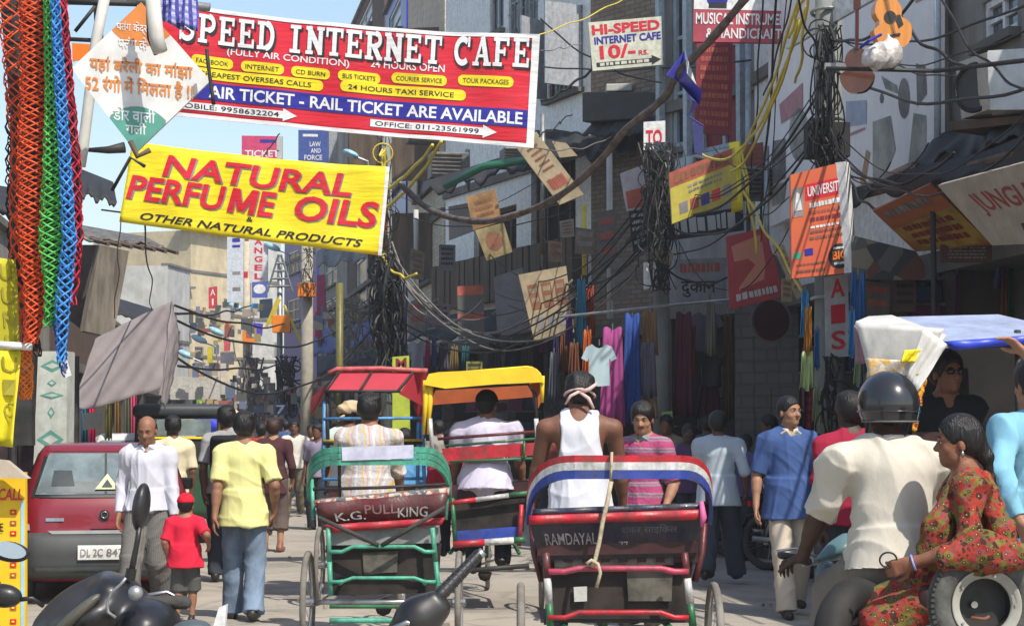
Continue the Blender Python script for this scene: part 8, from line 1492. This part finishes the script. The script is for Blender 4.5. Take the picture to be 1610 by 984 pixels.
_, I = man('second passenger in sky blue inside the red canopy rickshaw', 636, 18.6, .0, H=1.55, skin=SK2, hair='short', pelvis=(0, 0, .98), shirt=cloth('sky_top', (.12, .35, .65)), sleeve=.9, trousers=dkt, vox=.014, seed=26, feet=((.1, .3, .4), (-.1, .3, .4)))
# right hand pedestrians
pk = stripes('shirt_pink_striped', 2, 11, [(0, (.38, .06, .15)), (.45, (.20, .19, .22)), (.62, (.34, .07, .15)), (.72, (.25, .24, .27)), (.86, (.38, .06, .15))], warp=.02)
po_ = at(1012, 15.6, 2.55)
person('man in pink and grey striped shirt holding a phone near his chin', po_[0], po_[1], .04, po_[2], H=1.79, skin=SK1, hair='full', shirt=pk, sleeve=1.0, collar=cloth('collar_grey', (.22, .26, .28)), trousers=dkt, shorts=False, hpitch=-.25, hyaw=.35, wr=[(.12, .26, .30), (-.24, .1, -.05)], vox=.009, seed=27, mous=True)
sg = cloth('shirt_greywhite', (.42, .48, .54))
man('man in pale grey blue shirt and dark trousers walking away on the shaded road', 1129, 19.6, -.25, H=1.74, skin=SK3, hair='full', shirt=sg, collar=sg, sleeve=1.05, hem=-.10, shirt_fit=1.12, build=1.15, trousers=navy, loose=2.4, feet=((.14, .30, .0), (-.10, -.28, .06)), wr=[(.27, .05, -.04), (-.2, .25, .0)], vox=.010, seed=28)
man('young man in blue polo shirt and cream trousers walking toward us', 1240, 16.3, math.pi + .12, H=1.85, skin=SK1, hair='short', hcol=(.01, .009, .009), hyaw=.45, shirt=cloth('polo_blue', (.055, .10, .25)), sleeve=.95, hem=-.12, shirt_fit=1.18, build=.96, collar=cloth('collar_cream', (.60, .58, .50)), trousers=cloth('trousers_cream', (.52, .45, .36)), loose=1.5, feet=((.08, .20, 0), (-.10, -.22, .05)), wr=[(.28, .04, -.08), (-.28, .06, -.08)], vox=.008, seed=29)
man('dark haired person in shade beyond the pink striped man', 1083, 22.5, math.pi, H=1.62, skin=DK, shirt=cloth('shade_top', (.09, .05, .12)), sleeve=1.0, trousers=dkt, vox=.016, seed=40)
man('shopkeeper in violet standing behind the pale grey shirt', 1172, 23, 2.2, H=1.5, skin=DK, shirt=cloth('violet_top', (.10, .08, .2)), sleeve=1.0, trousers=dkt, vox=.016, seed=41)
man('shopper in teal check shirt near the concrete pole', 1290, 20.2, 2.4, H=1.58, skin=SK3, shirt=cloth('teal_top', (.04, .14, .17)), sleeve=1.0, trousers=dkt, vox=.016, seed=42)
# ---------------------------------------------------------------- scooter with rider and passenger
cx, d = 1440, 8.2; so_ = (P(cx, 667, d)[0], d, .0); Z = P(cx, 667, d) * (1, 1, 0)
SCO = empty('scooter', 'scooter carrying a helmeted rider and a woman sideways, spare wheel at the back', 'scooter', Z); V_ = lambda x, y, dd: P(x, y, dd) - Z
bg_ = mat('scooter_teal', (.08, .13, .15), rough=.35, coat=.4, dirt=.25); q = SDF(); q.ell(V_(1500, 1040, 7.95), (.24, .32, .22), None, .06).ell(V_(1460, 1035, 8.2), (.2, .4, .2), None, .06); q.cap(V_(1330, 1180, 8.9), V_(1300, 900, 9.05), .10, .06, .06, flat=((0, 1, 0), 2)); sob('body', q, .018, bg_, SCO)
q = SDF(); q.ell(V_(1320, 862, 8.9), (.085, .09, .045), roty(-.45)).cap(V_(1330, 850, 8.9), V_(1285, 882, 8.85), .035, .02, .03); sob('headset', q, .008, mat('headset_teal', (.10, .18, .19), rough=.35, coat=.3), SCO)
T_(SCO, 'handlebar', [V_(1288, 882, 8.8), V_(1262, 885, 8.75)], .016, CH); q = SDF(); q.cap(V_(1270, 882, 8.74), V_(1228, 872, 8.7), .020, .018); sob('grip', q, .006, RB, SCO); T_(SCO, 'brake_lever', [V_(1288, 876, 8.85), V_(1250, 862, 8.85), V_(1222, 866, 8.8)], .007, CH); T_(SCO, 'handlebar', [V_(1360, 868, 8.9), V_(1440, 880, 8.9)], .014, CH)
mb_ = MB().torus(V_(1345, 1010, 8.1), (.75, -.66, 0), .20, .075, 44, 12); cvr = part('mudguard', mb_, mat('black_satin', (.012, .012, .012), rough=.75, dirt=.3), SCO, True, local=True); part('wheel_disc', MB().lathe([(0, .03), (.19, .03), (.19, -.03), (0, -.03)], 28, V_(1345, 1010, 8.1), (.75, -.66, 0)), MATS['black_satin'], cvr, local=True)
q = SDF(); q.box(V_(1480, 930, 8.15), (.17, .36, .06), None, .05); sob('seat', q, .014, SEAT, SCO)
c = V_(1546, 950, 7.55); ax = np.array((.10, -1, .02)); sw_ = part('spare_wheel', MB().torus(c, ax, .176, .050, 56, 14), mat('tyre_dusty', (.10, .10, .09), rough=.9, var=.3, vs=8, bump=.2, bs=60), SCO, True, local=True)
x_, y_, z_ = basis(ax)
for i in range(64): a = 2 * math.pi * i / 64; e = math.cos(a) * x_ + math.sin(a) * y_; t_ = -math.sin(a) * x_ + math.cos(a) * y_; Rm = np.stack((e, t_, z_), 1); part('tread_block', MB().box(c + e * .218 + z_ * .028, (.014, .012, .03), Rm), RB, sw_, local=True)
part('wheel_rim', MB().lathe([(.103, .020), (.108, .034), (.126, .028), (.137, .046), (.142, .042), (.130, .010), (.106, .005), (.103, .020)], 48, c, ax), mat('rim_ivory', (.36, .35, .30), rough=.4, dirt=.35, coat=.3), sw_, True, local=True); part('hub_shadow', MB().lathe([(0, -.03), (.104, -.03), (.104, .02)], 32, c, ax), blk, sw_, local=True)
for i in range(5): a = 2 * math.pi * i / 5; e = math.cos(a) * x_ + math.sin(a) * y_; part('wheel_nut', MB().cyl(c + e * .117 + z_ * .028, c + e * .117 + z_ * .040, .006, 6), CH, sw_, local=True)
part('hub_wire', MB().tube([c + x_ * -.05 + z_ * .0 + y_ * -.05, c + y_ * -.055 + z_ * .01, c + x_ * .02 + y_ * -.045 + z_ * .01], .007, 5), M['brownprint'], sw_, True, local=True); part('hub_bolt', MB().cyl(c + x_ * -.035 + z_ * -.02, c + x_ * -.035, .014, 8), CH, sw_, local=True)
wheel(SCO, (V_(1500, 1000, 8.1)[0], V_(1500, 1000, 8.0)[1], .26), .26, axis=(1, .25, 0), t=.09, spokes=5, tm=RB); wheel(SCO, (V_(1330, 1000, 9.0)[0], 1.0, .26), .26, axis=(1, .25, 0), t=.09, spokes=5, tm=RB)
ro = at(1405, 8.3, .22); khaki = cloth('shirt_khaki', (.54, .50, .42))
_, I = person('scooter rider in black helmet and cream short sleeved shirt seen from behind', ro[0], ro[1], .04, ro[2], H=1.74, skin=DK, hair='short', pelvis=(0, 0, 1.02), lean=.12, twist=-.1, shirt=khaki, collar=khaki, sleeve=1.0, hem=.03, shirt_fit=1.02, build=1.28, sh_w=.182, trousers=cloth('trousers_taupe', (.20, .18, .15)), loose=2, wl=[lw(ro, 1450, 880, 8.75), lw(ro, 1258, 884, 8.62)], pole=[(1, -.3, -.4), (-1, -.3, -.3)], feet=((.20, .45, .35), (-.16, .45, .35)), kneepole=((.2, 1, 0), (0, 1, 0)), vox=.007, curl=(1.0, 1.0), seed=50, hyaw=.0, handdir=(None, (-.3, .8, -.2)), palmn=(None, (0, .2, -1)), foldamp=.013)
G, E3, Rh = I['G'], I['E3'], I['Rh']; hz = mat('helmet_black', (.02, .02, .022), rough=.22, coat=.7, var=.1); q = SDF(); q.ell(G(0, -.005, .105), E3(.130, .148, .138), Rh, .01).cap(G(0, -.03, .08), G(0, -.035, .03), .118, .112, .03); q.cut = [(-(Rh @ np.array((0, 0, 1.))), -float((Rh @ np.array((0, 0, 1.))) @ G(0, 0, .022)))]; sob('helmet', q, .007, hz, I['root'])
q = MB().tube([G(.117 * math.cos(a), -.024 + .128 * math.sin(a), .024) for a in np.linspace(0, 2 * math.pi, 40)], .005, 6, closed=False); part('helmet_rim', q, mat('rubber_grey', (.12, .11, .10), rough=.6), I['root'], True, local=True); T_(I['root'], 'helmet_band', [G(.1315 * math.cos(a), -.010 + .147 * math.sin(a), .068) for a in np.linspace(0, 2 * math.pi, 40)], .0035, hz); T_(I['root'], 'helmet_strap', [G(.1, -.02, .05), G(.09, .02, -.03), G(0, .05, -.05), G(-.09, .02, -.03), G(-.1, -.02, .05)], .006, blk)
flo = cells('floral_print', 42, [(.26, .025, .018), (.15, .12, .03), (.24, .04, .03), (.10, .09, .03), (.24, .05, .05), (.05, .02, .015), (.30, .035, .02), (.13, .10, .02)], edge=(.30, (.34, .28, .12), (.07, .02, .015)), bump=.5)
wo = at(1525, 7.98, math.pi / 2 - .12)
_, I = person('woman in red floral salwar suit sitting sideways behind the scooter rider', wo[0], wo[1], .04, wo[2], H=1.52, skin=(.22, .09, .05), hair='braid', pelvis=(0, 0, 1.10), lean=.06, shirt=flo, sleeve=1.25, hem=-.05, shirt_fit=1.12, sh_w=.165, trousers=flo, loose=3.2, wl=[None, lw(wo, 1436, 884, 7.78)], wr=[(.2, .3, .0), None], pole=[None, (-.6, -.6, -.8)], feet=((.10, .44, .42), (-.12, .44, .40)), kneepole=((0, 1, 1), (0, 1, 1)), vox=.0065, hyaw=.0, hpitch=-.05, seed=51, foldamp=.014, curl=(.6, .9), shoe=(.2, .1, .05))
T, G, s_ = I['T'], I['G'], I['s']; hp_ = I['hip']; kn_ = I['kn']; an_ = I['ank']
q = SDF()
for k_ in (1, -1): q.cap(hp_[k_], kn_[k_], .115, .10, .05); q.cap(kn_[k_], an_[k_] * .75 + kn_[k_] * .25, .10, .11, .05)
q.ell(T(0, -.02, .0), (.17, .15, .14), I['Rt'], .06); sob('skirt', q, .010, flo, I['root'], fold=.020, fr=15, seed=5)
q = SDF(); q.cap(T(-.10, .02, .47), T(-.17, .16, .26), .045, .062, .03, flat=(I['rt'], 1.5)).cap(T(-.17, .16, .26), T(-.14, .22, .02), .062, .07, .04, flat=(I['rt'], 1.4)).cap(T(-.06, -.09, .46), T(-.16, -.13, .22), .045, .065, .03, flat=(I['fw'], 1.2)).cap(T(-.16, -.13, .22), T(-.20, -.16, -.02), .065, .085, .04, flat=(I['fw'], 1.1)).cap(T(.06, -.08, .46), T(.12, -.14, .10), .05, .08, .03, flat=(I['fw'], 1.6)).cap(T(-.22, -.14, -.02), T(-.22, .10, -.04), .08, .07, .05); sob('dupatta', q, .008, flo, I['root'], fold=.016, fr=20, seed=9)
q = SDF(); a_ = lw(wo, 1490, 876, 7.50); b_ = lw(wo, 1606, 872, 7.50); q.cap(a_, (a_ + b_) / 2 + (0, 0, .03), .05, .065, .04).cap((a_ + b_) / 2 + (0, 0, .03), b_, .065, .05, .04).ell((a_ + b_) / 2 + (0, 0, -.02), (.05, .14, .045), None, .04); sob('kameez_hem', q, .007, flo, I['root'], fold=.014, fr=24, seed=4)
T_(I['root'], 'earring', [G(-.086, .0, .04), G(-.09, .0, .02), G(-.088, .0, .005)], [.004, .008, .003], CH); w0 = I['wrs'][-1]; part('bracelet', MB().torus(w0, I['wrs'][-1] - I['elb'][-1], .030, .005, 20, 6), mat('bangle_blue', (.3, .35, .7), rough=.3), I['root'], True, local=True)
part('keys_strap', MB().torus(w0 + np.array((0, .10, .01)), (1, 0, .4), .034, .004, 20, 5), blk, I['root'], True, local=True)
# people around the blue canopy
_, I = man('man in dark sunglasses and black shirt shaded by the blue canopy', 1488, 11.3, math.pi - .0, H=1.76, z=.32, skin=(.20, .09, .055), hair='full', shirt=cloth('shirt_black', (.02, .02, .022)), sleeve=1.5, trousers=dkt, hyaw=.35, vox=.009, seed=52)
G = I['G']; [part('sunglass_lens', MB().ball(G(k_ * .031, .094, .084), (.026, .012, .019), 12), mat('lens_black', (.01, .01, .012), rough=.08), I['root'], True, local=True) for k_ in (-1, 1)]; T_(I['root'], 'sunglass_frame', [G(-.078, .02, .088), G(-.055, .085, .09), G(0, .108, .092), G(.055, .085, .09), G(.078, .02, .088)], .004, blk)
man('person in crimson shirt half hidden left of the helmet', 1337, 12.6, .2, H=1.72, z=.14, skin=DK, hair='full', shirt=cloth('shirt_crimson', (.32, .02, .05)), sleeve=.9, trousers=dkt, vox=.012, seed=53)
bo = at(1628, 9.4, .35)
person('person in light blue kurta reaching up at the right picture edge', bo[0], bo[1], .25, bo[2], H=1.72, skin=SK1, hair='full', shirt=cloth('kurta_sky', (.20, .42, .55)), sleeve=1.9, kurta=1, hem=-.5, trousers=dkt, wl=[lw(bo, 1612, 556, 9.25) - np.array((0, 0, .21)), lw(bo, 1604, 820, 9.1) - np.array((0, 0, .21))], pole=[(1, -.3, -1), (-1.5, -.6, 0)], vox=.010, seed=54, foldamp=.014)

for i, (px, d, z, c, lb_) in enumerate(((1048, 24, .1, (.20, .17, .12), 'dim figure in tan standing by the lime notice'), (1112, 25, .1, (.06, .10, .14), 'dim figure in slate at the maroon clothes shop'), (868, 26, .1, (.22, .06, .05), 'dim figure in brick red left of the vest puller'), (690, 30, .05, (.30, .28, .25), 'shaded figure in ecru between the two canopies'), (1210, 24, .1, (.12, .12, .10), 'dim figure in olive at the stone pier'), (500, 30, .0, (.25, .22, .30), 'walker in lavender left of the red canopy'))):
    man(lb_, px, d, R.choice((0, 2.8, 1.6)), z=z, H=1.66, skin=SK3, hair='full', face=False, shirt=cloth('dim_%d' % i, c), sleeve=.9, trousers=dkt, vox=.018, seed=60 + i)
# ---------------------------------------------------------------- dusty air
hzm = bpy.data.materials.new('dusty_air'); hzm.use_nodes = True; n_ = hzm.node_tree.nodes; l_ = hzm.node_tree.links; n_.remove(n_['Principled BSDF']); pv = n_.new('ShaderNodeVolumePrincipled'); pv.inputs['Density'].default_value = .0013; pv.inputs['Color'].default_value = (.95, .96, 1, 1); pv.inputs['Anisotropy'].default_value = .3
l_.new(pv.outputs[0], n_['Material Output'].inputs['Volume']); hz_ = part('haze', MB().box((0, 740, 11), (804, 1602, 24.2)), hzm); hz_['kind'] = 'stuff'; SC.cycles.volume_bounces = 0
